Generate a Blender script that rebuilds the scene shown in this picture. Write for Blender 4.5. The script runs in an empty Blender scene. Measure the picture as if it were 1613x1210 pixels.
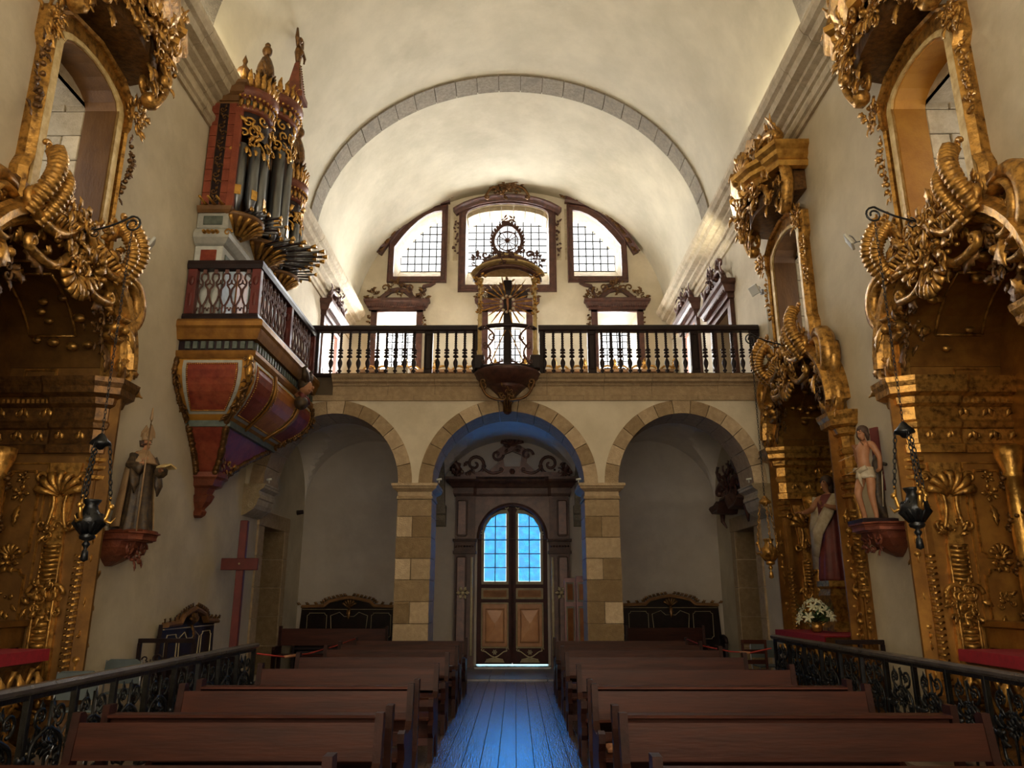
import bpy, math, random
import numpy as np
from mathutils import Vector, Matrix
from mathutils.geometry import delaunay_2d_cdt
PI = math.pi
sc = bpy.context.scene
COL = sc.collection
R = random.Random(7)

# ------------------------------------------------------------ camera
cd = bpy.data.cameras.new('camera'); cam = bpy.data.objects.new('camera', cd); COL.objects.link(cam)
cd.sensor_width = 36.0; cd.lens = 36.0 * 1200 / 1613; cd.clip_end = 200
cam.location = (0.14, 0, 1.72)
cam.rotation_euler = (PI / 2 + math.atan(331 / 1200), 0, math.atan(5.5 / 1243))
sc.camera = cam
# ------------------------------------------------------------ world, lamps, exposure
w = bpy.data.worlds.new('world'); sc.world = w; w.use_nodes = True
w.node_tree.nodes['Background'].inputs[0].default_value = (1.0, .97, .92, 1)
w.node_tree.nodes['Background'].inputs[1].default_value = 1.5
vs = sc.view_settings
vs.view_transform = 'Standard'; vs.look = 'None'; vs.exposure = 0.45; vs.gamma = 1; vs.use_curve_mapping = False

def area(name, loc, rot, sx, sy, e, col):
    l = bpy.data.lights.new(name, 'AREA'); l.shape = 'RECTANGLE'; l.size = sx; l.size_y = sy; l.energy = e; l.color = col
    o = bpy.data.objects.new(name, l); o.location = loc; o.rotation_euler = rot; COL.objects.link(o); return o
DAY = (1, .97, .9)
# daylight outside each window of the choir (facing -Y, into the church)
area('daylight_centre_window', (-.12, 24.6, 13.3), (-PI / 2, 0, 0), 3.2, 3.0, 950, DAY)
area('daylight_left_lunette', (-3.25, 24.6, 13.1), (-PI / 2, 0, 0), 2.2, 3.0, 430, DAY)
area('daylight_right_lunette', (2.95, 24.6, 13.1), (-PI / 2, 0, 0), 2.2, 3.0, 430, DAY)
for n, x, e in (('left', -3.7, 2600), ('middle', -.12, 900), ('right', 3.45, 900)):
    area('daylight_%s_choir_window' % n, (x, 24.7, 8.9), (-PI / 2, 0, 0), 1.3, 3.6, e, DAY)
area('daylight_choir_side_right', (6.9, 20.5, 8.2), (0, PI / 2, 0), 3.0, 2.0, 1500, DAY)
area('daylight_choir_side_left', (-6.9, 20.5, 8.2), (0, -PI / 2, 0), 3.0, 2.0, 1600, DAY)
# daylight outside the entrance door
area('daylight_door', (.05, 20.4, 2.4), (-PI / 2, 0, 0), 3.4, 4.6, 520, (.25, .75, 1))
# daylight of the side windows above the altars
for s in (-1, 1):
    for cy in ((8.05,) if s < 0 else (8.05, 12.85)):
        area('daylight_side_window', (s * 6.75, cy, 7.1), (0, s * PI / 2, 0), 2.2, 1.3, 9, (1, .95, .85))
# large warm fill added behind the camera to brighten the nave
area('added_rear_fill', (0, -3.2, 5.2), (PI / 2, 0, 0), 9, 9, 3600, (1, .87, .66))
for s in (-1, 1): area('added_vault_fill', (s * 4.9, 6.0, 10.72), (PI, -s * .75, 0), .25, 16, 120, (1, .88, .64))  # unseen strips added above the cornices so the vault bounces fill downwards
def spot(name, loc, target, e, col, ang, blend=.6, size=.1):
    l = bpy.data.lights.new(name, 'SPOT'); l.energy = e; l.color = col; l.spot_size = ang; l.spot_blend = blend; l.shadow_soft_size = size
    o = bpy.data.objects.new(name, l); o.location = loc; COL.objects.link(o)
    o.rotation_euler = (Vector(target) - Vector(loc)).to_track_quat('-Z', 'Y').to_euler(); return o
spot('vault_flood_right', (4.62, 14.5, 7.85), (4.35, 19.4, 12.3), 900, (1, .93, .72), .55, .9)

# ------------------------------------------------------------ materials
MATS = {}
def mat(name, c1, c2=None, scale=6, rough=.7, metal=0, bump=0, bscale=40, c3=None, stretch=(1, 1, 1), lo=.35, hi=.65, edge=None, spec=None, detail=5):
    m = bpy.data.materials.new(name); m.use_nodes = True; nt = m.node_tree; N = nt.nodes; L = nt.links
    b = N['Principled BSDF']; b.inputs['Roughness'].default_value = rough; b.inputs['Metallic'].default_value = metal
    if spec is not None: b.inputs['Specular IOR Level'].default_value = spec
    b.inputs['Base Color'].default_value = (*c1, 1)
    geo = N.new('ShaderNodeNewGeometry'); mp = N.new('ShaderNodeMapping'); mp.inputs['Scale'].default_value = stretch
    L.new(geo.outputs['Position'], mp.inputs['Vector'])
    out = None
    if c2:
        n = N.new('ShaderNodeTexNoise'); n.inputs['Scale'].default_value = scale; n.inputs['Detail'].default_value = detail; n.inputs['Roughness'].default_value = .6
        L.new(mp.outputs[0], n.inputs['Vector'])
        r = N.new('ShaderNodeValToRGB'); r.color_ramp.elements[0].position = lo; r.color_ramp.elements[1].position = hi
        r.color_ramp.elements[0].color = (*c1, 1); r.color_ramp.elements[1].color = (*c2, 1)
        L.new(n.outputs[0], r.inputs[0]); out = r.outputs[0]
        if c3:
            n2 = N.new('ShaderNodeTexNoise'); n2.inputs['Scale'].default_value = scale * .22; n2.inputs['Detail'].default_value = 6; n2.inputs['Roughness'].default_value = .7
            L.new(mp.outputs[0], n2.inputs['Vector'])
            r2 = N.new('ShaderNodeValToRGB'); r2.color_ramp.elements[0].position = .5; r2.color_ramp.elements[1].position = .72
            r2.color_ramp.elements[0].color = (0, 0, 0, 1); r2.color_ramp.elements[1].color = (1, 1, 1, 1)
            L.new(n2.outputs[0], r2.inputs[0])
            mx = N.new('ShaderNodeMixRGB'); mx.inputs[2].default_value = (*c3, 1); L.new(r2.outputs[0], mx.inputs[0]); L.new(out, mx.inputs[1]); out = mx.outputs[0]
        L.new(out, b.inputs['Base Color'])
    if bump:
        n3 = N.new('ShaderNodeTexNoise'); n3.inputs['Scale'].default_value = bscale; n3.inputs['Detail'].default_value = 4
        L.new(mp.outputs[0], n3.inputs['Vector'])
        bp = N.new('ShaderNodeBump'); bp.inputs['Strength'].default_value = bump; bp.inputs['Distance'].default_value = .02
        L.new(n3.outputs[0], bp.inputs['Height']); L.new(bp.outputs[0], b.inputs['Normal'])
    MATS[name] = m; return m
mat('plaster', (.62, .545, .41), (.53, .46, .335), 1.6, .85, bump=.25, bscale=9, c3=(.42, .36, .26))
mat('vault_plaster', (.57, .51, .375), (.48, .43, .31), 1.1, .75, bump=.3, bscale=5, c3=(.40, .355, .25))
mat('narthex_plaster', (.78, .72, .66), (.70, .64, .58), 2, .9, bump=.2, bscale=9, c3=(.60, .54, .50))
mat('stone', (.48, .36, .225), (.37, .27, .165), 11, .85, bump=.7, bscale=45, c3=(.37, .27, .165))
mat('stone_pale', (.55, .46, .32), (.43, .35, .23), 7, .8, bump=.5, bscale=40, c3=(.33, .26, .17))
mat('rib_stone', (.27, .23, .17), (.19, .16, .115), 14, .85, bump=.9, bscale=45, c3=(.16, .13, .10))
mat('mortar', (.12, .09, .06), rough=.95)
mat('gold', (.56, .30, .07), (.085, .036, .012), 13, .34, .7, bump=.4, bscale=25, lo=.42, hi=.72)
mat('gold_bright', (.75, .44, .11), (.38, .19, .045), 6, .3, .8, bump=.25, bscale=30)
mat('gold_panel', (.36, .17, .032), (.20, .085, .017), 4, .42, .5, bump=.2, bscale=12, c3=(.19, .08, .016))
mat('gold_panel_shaded', (.23, .11, .026), (.13, .06, .015), 3, .45, .45, bump=.2, bscale=12, c3=(.08, .035, .012))  # gilt panel copy with the left altar's weaker light put into its colour
mat('gold_dark', (.20, .095, .025), (.075, .036, .013), 12, .42, .55, bump=.4, bscale=25)
mat('cream_gilt', (.72, .56, .27), (.50, .33, .12), 9, .5, .25, bump=.3, bscale=30)
mat('ochre', (.52, .25, .035), (.40, .17, .022), 3, .6, .1, bump=.2, c3=(.20, .09, .02))
mat('brown_wood', (.20, .095, .03), (.12, .055, .018), 4, .5, 0, bump=.2, stretch=(1, 1, .3))
mat('pew_wood', (.066, .018, .010), (.035, .010, .007), 5, .42, 0, bump=.1, stretch=(.3, 3, 3), bscale=18, spec=.18)
mat('pew_end', (.040, .013, .010), (.022, .008, .006), 6, .45, 0, bump=.1, spec=.15)
mat('black_wood', (.024, .012, .013), (.012, .006, .008), 6, .42, 0, bump=.15, spec=.3)
mat('choir_frame', (.115, .045, .032), (.055, .022, .018), 8, .45, .1, bump=.3)
mat('red_marble', (.25, .045, .024), (.15, .024, .015), 7, .5, 0, bump=.1, c3=(.33, .09, .04), spec=.3)
mat('red_tile', (.30, .07, .035), (.20, .04, .02), 6, .5, 0, bump=.2)
mat('orange_panel', (.42, .15, .03), (.30, .09, .02), 6, .45, 0, c3=(.5, .2, .05))
mat('grey_paint', (.42, .42, .38), (.33, .33, .30), 8, .5)
mat('verdigris', (.07, .09, .075), (.12, .14, .12), 10, .5)
mat('pipe_metal', (.24, .25, .27), (.14, .15, .165), 4, .3, .85, stretch=(1, 1, .2))
mat('iron', (.032, .034, .038), (.016, .017, .02), 12, .32, .6, bump=.2)
mat('rail_top', (.14, .13, .13), (.08, .075, .08), 6, .25, .4)
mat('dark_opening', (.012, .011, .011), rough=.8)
mat('portal_wood', (.085, .042, .034), (.045, .024, .020), 6, .5, 0, bump=.2, c3=(.12, .07, .05), spec=.25)
mat('door_maroon', (.062, .014, .014), (.035, .009, .010), 6, .5, 0, bump=.1, spec=.2)
mat('door_panel', (.50, .24, .10), (.40, .17, .065), 5, .45, 0, c3=(.3, .12, .05))
mat('door_trim', (.50, .42, .26), (.38, .30, .18), 8, .5)
mat('red_cloth', (.30, .005, .018), (.22, .004, .014), 20, .9)
mat('red_paint', (.12, .018, .014), (.08, .012, .010), 6, .45, bump=.1)
mat('grey_chair', (.10, .125, .13), (.085, .105, .11), 6, .55)
mat('chair_metal', (.3, .31, .34), rough=.3, metal=.8)
mat('skin', (.42, .20, .10), (.34, .15, .07), 9, .55, c3=(.3, .11, .06))
mat('robe_black', (.022, .014, .012), (.09, .055, .025), 14, .55, bump=.2)
mat('robe_gold', (.34, .22, .11), (.24, .14, .07), 7, .55, bump=.2)
mat('robe_red', (.17, .035, .03), (.10, .02, .02), 7, .55)
mat('linen', (.55, .48, .36), (.36, .28, .18), 7, .7)
mat('hair', (.06, .03, .018), rough=.6)
mat('corbel_red', (.23, .065, .03), (.12, .03, .018), 7, .4, .15, bump=.3)
mat('lily', (.75, .72, .55), (.6, .6, .4), 9, .6)
mat('leaf_green', (.06, .12, .03), (.03, .07, .02), 9, .6)
mat('niche_green', (.012, .045, .038), (.008, .03, .03), 4, .7)
mat('card', (.8, .74, .62), rough=.7)
mat('lamp_white', (.6, .6, .55), rough=.4)
mat('rope_red', (.4, .04, .03), rough=.7)
mat('cushion', (.5, .24, .14), (.42, .2, .1), 9, .8)
mat('white_ball', (.7, .6, .45), rough=.4)
mat('step_stone', (.16, .14, .13), (.09, .08, .08), 6, .3, bump=.4, bscale=12)
mat('side_floor', (.20, .15, .11), (.13, .095, .07), 4, .5, bump=.2)
def floor_mat():
    m = mat('floor_board', (.16, .125, .115), (.09, .068, .064), 5, .24, 0, bump=.35, bscale=14, stretch=(4, .35, 1), c3=(.06, .045, .045), spec=.8)
floor_mat()
def glass_mat(name, col, gloss=.08, noise=False):
    m = bpy.data.materials.new(name); m.use_nodes = True; nt = m.node_tree; N = nt.nodes; L = nt.links; N.clear()
    o = N.new('ShaderNodeOutputMaterial'); t = N.new('ShaderNodeBsdfTransparent'); g = N.new('ShaderNodeBsdfGlossy'); mx = N.new('ShaderNodeMixShader')
    t.inputs[0].default_value = (*col, 1); g.inputs['Roughness'].default_value = .15; mx.inputs[0].default_value = gloss
    if noise:
        n = N.new('ShaderNodeTexNoise'); n.inputs['Scale'].default_value = 7; n.inputs['Detail'].default_value = 6
        ge = N.new('ShaderNodeNewGeometry'); L.new(ge.outputs['Position'], n.inputs['Vector'])
        r = N.new('ShaderNodeValToRGB'); r.color_ramp.elements[0].position = .35; r.color_ramp.elements[1].position = .7
        r.color_ramp.elements[0].color = (*col, 1); r.color_ramp.elements[1].color = (col[0] + .04, min(1, col[1] * 1.3), min(1, col[2] * 1.25), 1)
        L.new(n.outputs[0], r.inputs[0]); L.new(r.outputs[0], t.inputs[0])
    L.new(t.outputs[0], mx.inputs[1]); L.new(g.outputs[0], mx.inputs[2]); L.new(mx.outputs[0], o.inputs[0]); MATS[name] = m
glass_mat('clear_glass', (.95, .97, 1)); glass_mat('blue_glass', (.0, .44, .72), .03, True)

# ------------------------------------------------------------ toolkit
V3 = lambda *a: np.array(a, float)
ID = (np.eye(3), np.zeros(3))
class MB:
    def __init__(s, T=None): s.v = []; s.f = []; s.n = 0; s.T = T or ID; s.sm = []
    def add(s, v, f, smooth=False):
        v = np.asarray(v, float) @ s.T[0].T + s.T[1]
        if np.linalg.det(s.T[0]) < 0: f = [tuple(reversed(q)) for q in f]
        s.v.append(v); n = s.n; s.f += [tuple(i + n for i in q) for q in f]; s.sm += [smooth] * len(f); s.n += len(v); return s
    def box(s, x0, x1, y0, y1, z0, z1):
        v = [(x0, y0, z0), (x1, y0, z0), (x1, y1, z0), (x0, y1, z0), (x0, y0, z1), (x1, y0, z1), (x1, y1, z1), (x0, y1, z1)]
        return s.add(v, [(0, 3, 2, 1), (4, 5, 6, 7), (0, 1, 5, 4), (1, 2, 6, 5), (2, 3, 7, 6), (3, 0, 4, 7)])
    def bbox(s, x0, x1, y0, y1, z0, z1, b=.01):  # box with chamfered front/back edges (all 12 edges)
        v = []; 
        for ix, iy, iz in ((0,0,0),(1,0,0),(1,1,0),(0,1,0),(0,0,1),(1,0,1),(1,1,1),(0,1,1)):
            X = (x0, x1)[ix]; Y = (y0, y1)[iy]; Z = (z0, z1)[iz]; dx = b if ix == 0 else -b; dy = b if iy == 0 else -b; dz = b if iz == 0 else -b
            v += [(X, Y + dy, Z + dz), (X + dx, Y, Z + dz), (X + dx, Y + dy, Z)]
        f = []
        F = lambda c, k: c * 3 + k
        f += [tuple(F(c, 2) for c in q) for q in ((0, 3, 2, 1), (4, 5, 6, 7))]
        f += [tuple(F(c, 1) for c in q) for q in ((0, 1, 5, 4), (2, 3, 7, 6))]
        f += [tuple(F(c, 0) for c in q) for q in ((1, 2, 6, 5), (3, 0, 4, 7))]
        for a, c in ((0, 1), (3, 2), (4, 5), (7, 6)): f.append((F(a, 1), F(c, 1), F(c, 2), F(a, 2)))
        for a, c in ((0, 3), (1, 2), (4, 7), (5, 6)): f.append((F(a, 0), F(c, 0), F(c, 2), F(a, 2)))
        for a, c in ((0, 4), (1, 5), (2, 6), (3, 7)): f.append((F(a, 0), F(c, 0), F(c, 1), F(a, 1)))
        for c in range(8): f.append((F(c, 0), F(c, 1), F(c, 2)))
        return s.add(v, f)
    def plate(s, outer, holes, h0, h1, plane='uv'):  # outline with holes, extruded
        vs = [Vector(p) for p in outer]; edges = []; k = 0
        loops = [outer] + list(holes); allp = []
        for l in loops:
            n = len(l); edges += [(k + i, k + (i + 1) % n) for i in range(n)]; allp += [Vector((float(p[0]), float(p[1]))) for p in l]; k += n
        r = delaunay_2d_cdt(allp, edges, [], 0, 1e-6)
        P = [tuple(p) for p in r[0]]
        def inside(pt, poly):
            c = False; n = len(poly); j = n - 1
            for i in range(n):
                xi, yi = poly[i][:2]; xj, yj = poly[j][:2]
                if (yi > pt[1]) != (yj > pt[1]) and pt[0] < (xj - xi) * (pt[1] - yi) / (yj - yi) + xi: c = not c
                j = i
            return c
        T = []
        for t in r[2]:
            c = (sum(P[i][0] for i in t) / 3, sum(P[i][1] for i in t) / 3)
            if inside(c, outer) and not any(inside(c, h) for h in holes): T.append(tuple(t))
        m = len(P)
        g = {'uv': lambda a, b, h: (a, b, h), 'xz': lambda a, b, h: (a, h, b), 'yz': lambda a, b, h: (h, a, b)}[plane]
        v = [g(*p, h0) for p in P] + [g(*p, h1) for p in P]
        f = T + [tuple(i + m for i in reversed(t)) for t in T]
        s.add(v, f)
        for l in loops:
            n = len(l); vv = [g(p[0], p[1], h0) for p in l] + [g(p[0], p[1], h1) for p in l]
            s.add(vv, [(i, (i + 1) % n, n + (i + 1) % n, n + i) for i in range(n)])
        return s
    def prism(s, poly, h0, h1, plane='uv'):
        g = {'uv': lambda a, b, h: (a, b, h), 'xz': lambda a, b, h: (a, h, b), 'yz': lambda a, b, h: (h, a, b), 'uw': lambda a, b, h: (a, h, b)}[plane]
        n = len(poly); v = [g(*p, h0) for p in poly] + [g(*p, h1) for p in poly]
        return s.add(v, [tuple(range(n)), tuple(range(2 * n - 1, n - 1, -1))] + [(i, (i + 1) % n, n + (i + 1) % n, n + i) for i in range(n)])
    def sweep(s, P, wa, ta=None, nrm=(0, 0, 1), n=6, caps=True):
        # elliptical section swept along P; wa = half width across, ta = half thickness along nrm
        P = np.asarray(P, float); m = len(P); wa = np.broadcast_to(np.asarray(wa, float), (m,)); ta = wa if ta is None else np.broadcast_to(np.asarray(ta, float), (m,))
        t = np.gradient(P, axis=0); t /= np.linalg.norm(t, axis=1)[:, None] + 1e-9
        nr = np.broadcast_to(np.asarray(nrm, float), (m, 3)); sd = np.cross(t, nr); l = np.linalg.norm(sd, axis=1)
        bad = l < 1e-3
        if bad.any(): sd[bad] = np.cross(t[bad], np.array([1., .1, 0])); l = np.linalg.norm(sd, axis=1)
        sd /= l[:, None]; nn = np.cross(sd, t)
        a = np.arange(n) * 2 * PI / n + PI / n
        v = (P[:, None] + sd[:, None] * (np.cos(a)[None, :, None] * wa[:, None, None]) + nn[:, None] * (np.sin(a)[None, :, None] * ta[:, None, None])).reshape(-1, 3)
        f = [(i * n + j, i * n + (j + 1) % n, (i + 1) * n + (j + 1) % n, (i + 1) * n + j) for i in range(m - 1) for j in range(n)]
        if caps: f += [tuple(range(n - 1, -1, -1)), tuple((m - 1) * n + j for j in range(n))]
        return s.add(v, f, True)
    def lathe(s, prof, c=(0, 0, 0), n=12, ax='z', a0=0, a1=2 * PI, twist=None, smooth=True):
        full = abs(a1 - a0 - 2 * PI) < 1e-6; k = n if full else n + 1
        a = a0 + (a1 - a0) * np.arange(k) / n; v = []
        for i, (r, z) in enumerate(prof):
            ox, oy = (0, 0) if twist is None else twist(z)
            for q in a:
                p = (r * math.cos(q) + ox, r * math.sin(q) + oy, z)
                if ax == 'y': p = (p[0], p[2], p[1])
                if ax == 'x': p = (p[2], p[0], p[1])
                v.append((p[0] + c[0], p[1] + c[1], p[2] + c[2]))
        f = [(i * k + j, i * k + (j + 1) % k, (i + 1) * k + (j + 1) % k, (i + 1) * k + j) for i in range(len(prof) - 1) for j in range(k if full else k - 1)]
        if full: f += [tuple(range(k - 1, -1, -1)), tuple((len(prof) - 1) * k + j for j in range(k))]
        return s.add(v, f, smooth)
    def mold(s, pts, prof, closed=False, plane='uv', flip=1):
        # moulding: prof = [(offset to the right of travel, height)] mitred round pts
        g = {'uv': lambda a, b, h: (a, b, h), 'uw': lambda a, b, h: (a, h, b), 'xy': lambda a, b, h: (a, b, h), 'xz': lambda a, b, h: (a, h, b), 'yz': lambda a, b, h: (h, a, b)}[plane]
        p = np.array(pts, float); m = len(p); d = []
        for i in range(m):
            a = p[i] - p[i - 1] if (closed or i > 0) else p[1] - p[0]
            b = p[(i + 1) % m] - p[i] if (closed or i < m - 1) else p[-1] - p[-2]
            a = a / (np.linalg.norm(a) + 1e-9); b = b / (np.linalg.norm(b) + 1e-9)
            na = np.array([a[1], -a[0]]); nb = np.array([b[1], -b[0]]); q = na + nb; q /= np.linalg.norm(q) + 1e-9
            d.append(q / max(.35, float(q @ na)) * flip)
        k = len(prof); v = [g(*(p[i] + d[i] * o), h) for i in range(m) for o, h in prof]
        f = [(i * k + j, i * k + (j + 1) % k, ((i + 1) % m) * k + (j + 1) % k, ((i + 1) % m) * k + j) for i in range(m if closed else m - 1) for j in range(k)]
        if not closed: f += [tuple(range(k)), tuple((m - 1) * k + j for j in range(k - 1, -1, -1))]
        return s.add(v, f)
    def loft(s, secs, cap=True):  # list of equal-length closed sections
        k = len(secs[0]); v = [p for q in secs for p in q]
        f = [(i * k + j, i * k + (j + 1) % k, (i + 1) * k + (j + 1) % k, (i + 1) * k + j) for i in range(len(secs) - 1) for j in range(k)]
        if cap: f += [tuple(range(k - 1, -1, -1)), tuple((len(secs) - 1) * k + j for j in range(k))]
        return s.add(v, f)
    def sqprof(s, x0, x1, y0, y1, prof):
        return s.loft([[(x0 - o, y0 - o, z), (x1 + o, y0 - o, z), (x1 + o, y1 + o, z), (x0 - o, y1 + o, z)] for o, z in prof])
    def ball(s, c, r, n=6, m=4, sc3=(1, 1, 1)):
        v = [];
        for i in range(m + 1):
            ph = PI * i / m
            for j in range(n):
                a = 2 * PI * j / n; v.append((c[0] + r * sc3[0] * math.sin(ph) * math.cos(a), c[1] + r * sc3[1] * math.sin(ph) * math.sin(a), c[2] + r * sc3[2] * math.cos(ph)))
        return s.add(v, [(i * n + j, (i + 1) * n + j, (i + 1) * n + (j + 1) % n, i * n + (j + 1) % n) for i in range(m) for j in range(n)], True)
    # ---- carving (in the u v plane, bulging along +w)
    def scroll(s, c, r, a0, turns, rad, w0=0, wb=.0, grow=1, n=22, dirn=1, tt=.8):
        # spiral winding outwards from c to radius r
        t = np.linspace(0.08, 1, n); a = a0 + dirn * turns * 2 * PI * (1 - t)
        P = np.c_[c[0] + r * t * np.cos(a), c[1] + r * t * np.sin(a), w0 + wb * t]
        return s.sweep(P, rad * (.55 + .45 * t * grow), rad * tt * (.8 + .2 * t))
    def cscroll(s, p0, p1, bulge, rad, w0=0, eye=.28, n=10, tt=1.0, wb=0.0):
        # band from p0 to p1 bowing to the left by bulge, with a curled eye at each end
        p0 = np.array(p0, float); p1 = np.array(p1, float); d = p1 - p0; L = np.linalg.norm(d); d /= L; nn = np.array([-d[1], d[0]])
        sg = 1 if bulge > 0 else -1; e = eye * L * .5
        t = np.linspace(0, 1, n); mid = p0 + np.outer(t, d) * L + np.outer(np.sin(PI * t) * bulge, nn)
        q = np.linspace(0, 1, 9)[1:]
        # curls turn inward (to the -bulge side)
        def curl(P, tdir):
            out = []; rr = e; cen = P - sg * nn * rr * .9
            ang0 = math.atan2(*(P - cen)[::-1]); dr = -sg * (1 if tdir > 0 else -1)
            for x in q:
                a = ang0 + dr * x * 1.35 * 2 * PI * .8; rad_ = rr * .9 * (1 - .72 * x); out.append(cen + rad_ * np.array([math.cos(a), math.sin(a)]))
            return np.array(out)
        c1 = curl(mid[-1], 1); c0 = curl(mid[0], -1)[::-1]
        P2 = np.vstack([c0, mid, c1]); m = len(P2); x = np.linspace(0, 1, m); ww = .45 + .55 * np.sin(PI * x)
        P = np.c_[P2, w0 + wb * np.sin(PI * x)]
        return s.sweep(P, rad * ww, rad * tt * (.6 + .4 * ww))
    def leaf(s, b, ang, L, wd, w0=0, curl=.4, lift=.25, n=9, side=0):
        t = np.linspace(0, 1, n); a = ang + side * t * t * 1.6
        du = np.cumsum(np.cos(a)) * L / n; dv = np.cumsum(np.sin(a)) * L / n
        P = np.c_[b[0] + du, b[1] + dv, w0 + lift * L * np.sin(t * PI * .8) * (1 - .3 * t) + curl * L * .3 * t ** 3]
        ser = 1 + .28 * np.where(np.arange(n) % 2 == 0, 1, -1)
        return s.sweep(P, wd * np.maximum(.12, np.sin(PI * np.clip(t * .85 + .12, 0, 1))) * ser, wd * .34 * (1.1 - .8 * t), n=5)
    def shell(s, c, r, a0, a1, k=7, w0=0, rad=None, bulge=.3):
        for i in range(k):
            a = a0 + (a1 - a0) * i / (k - 1); t = np.linspace(0.1, 1, 6)
            P = np.c_[c[0] + r * t * math.cos(a), c[1] + r * t * math.sin(a), w0 + bulge * r * np.sin(t * PI * .75)]
            rr = (rad or r * abs(a1 - a0) / k * .52); s.sweep(P, rr * (.25 + .8 * t), rr * .6 * (.4 + .6 * t), n=5)
        return s
    def rosette(s, c, r, w0=0, k=6):
        for i in range(k):
            a = 2 * PI * i / k; s.leaf((c[0] + .15 * r * math.cos(a), c[1] + .15 * r * math.sin(a)), a, r * .95, r * .3, w0, lift=.3, n=5)
        return s.ball((c[0], c[1], w0 + r * .2), r * .3)
    def foliage(s, c, ru, rv, n, rnd, w0=0, size=.14, wj=.08, rad=.03):
        for i in range(n):
            q = math.sqrt(rnd.random()); a = rnd.random() * 2 * PI; u = c[0] + ru * q * math.cos(a); v = c[1] + rv * q * math.sin(a); z = w0 + rnd.random() * wj + (1 - q) * wj
            k = rnd.random()
            if k < .62: s.leaf((u, v), a + rnd.uniform(-.9, .9), size * rnd.uniform(.7, 1.35), size * rnd.uniform(.2, .34), z, side=rnd.choice((-1, 1)) * rnd.random(), n=7)
            elif k < .86: s.scroll((u, v), size * rnd.uniform(.35, .6), rnd.random() * 6.3, 1.2, size * .12, z, n=12, dirn=rnd.choice((-1, 1)))
            else: s.ball((u, v, z + size * .1), size * rnd.uniform(.14, .24), 5, 4)
        return s
    def garland(s, P, n, rnd, size=.09, rad=.04):  # foliage drop along 3D points
        P = np.asarray(P, float); m = len(P) - 1
        for i in range(n):
            x = (i + .5) / n * m; k = min(m - 1, int(x)); p = P[k] + (P[k + 1] - P[k]) * (x - k); a = rnd.random() * 6.3
            if i % 3 == 2: s.ball((p[0] + rad * math.cos(a) * .6, p[1], p[2] + .03), size * .3, 5, 4)
            else: s.leaf((p[0], p[1]), a, size * rnd.uniform(.8, 1.3), size * .28, p[2], side=rnd.uniform(-1, 1), n=6)
        return s

def mesh_of(name, mb, m, org=(0, 0, 0)):
    me = bpy.data.meshes.new(name); v = np.vstack(mb.v) - np.array(org, float)
    me.from_pydata(v.tolist(), [], mb.f); me.polygons.foreach_set('use_smooth', mb.sm); me.materials.append(MATS[m]); me.update(); return me
ORG = {}
def link(name, me, parent=None, loc=(0, 0, 0), rz=0):
    o = bpy.data.objects.new(name, me); COL.objects.link(o)
    if parent is not None: o.parent = parent; ORG[o.name] = ORG.get(parent.name, V3(0, 0, 0)); 
    o.location = loc; o.rotation_euler = (0, 0, rz)
    if parent is None: ORG[o.name] = V3(*loc)
    return o
def part(name, mb, m, parent, label=None):
    # world-space builder data, stored relative to the thing's origin (things built this way are not rotated)
    o = link(name, mesh_of(name, mb, m, ORG[parent.name]), parent)
    if label: o['label'] = label
    return o
def struct(name, mb, m):
    o = link(name, mesh_of(name, mb, m)); o['kind'] = 'structure'; return o
def thing(name, label, cat, loc=(0, 0, 0), group=None, mesh=None):
    o = link(name, mesh, None, loc); o['label'] = label; o['category'] = cat
    if group: o['group'] = group
    return o
def single(name, mb, m, label, cat, loc, group=None):
    return thing(name, label, cat, loc, group, mesh_of(name, mb, m, loc))
def copy_tree(o, loc=None, label=None, rz=None, parent=None):
    c = o.copy(); COL.objects.link(c); ORG[c.name] = V3(*(loc if loc is not None else o.location))
    if parent is not None: c.parent = parent
    if loc is not None: c.location = loc
    if label: c['label'] = label
    if rz is not None: c.rotation_euler = (0, 0, rz)
    for ch in [q for q in ALLCH.get(o.name, [])]: copy_tree(ch, parent=c)
    return c
ALLCH = {}
def index_children(o):
    for q in list(o.children): ALLCH.setdefault(o.name, []); ALLCH[o.name].append(q) if q not in ALLCH[o.name] else None; index_children(q)
def frame(side, cy, cz=0, X=5.2):  # (u,v,w) -> world for a side wall; side -1 left, +1 right
    return (np.array([[0, 0, -side], [1, 0, 0], [0, 1, 0]], float), V3(side * X, cy, cz))
def back(y, cx=0, cz=0):           # (u,v,w) -> world for a wall facing the camera
    return (np.array([[1, 0, 0], [0, 0, -1], [0, 1, 0]], float), V3(cx, y, cz))
def arcpts(cx, cz, a, b, t0, t1, n): return [(cx + a * math.cos(t0 + (t1 - t0) * i / n), cz + b * math.sin(t0 + (t1 - t0) * i / n)) for i in range(n + 1)]
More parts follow.
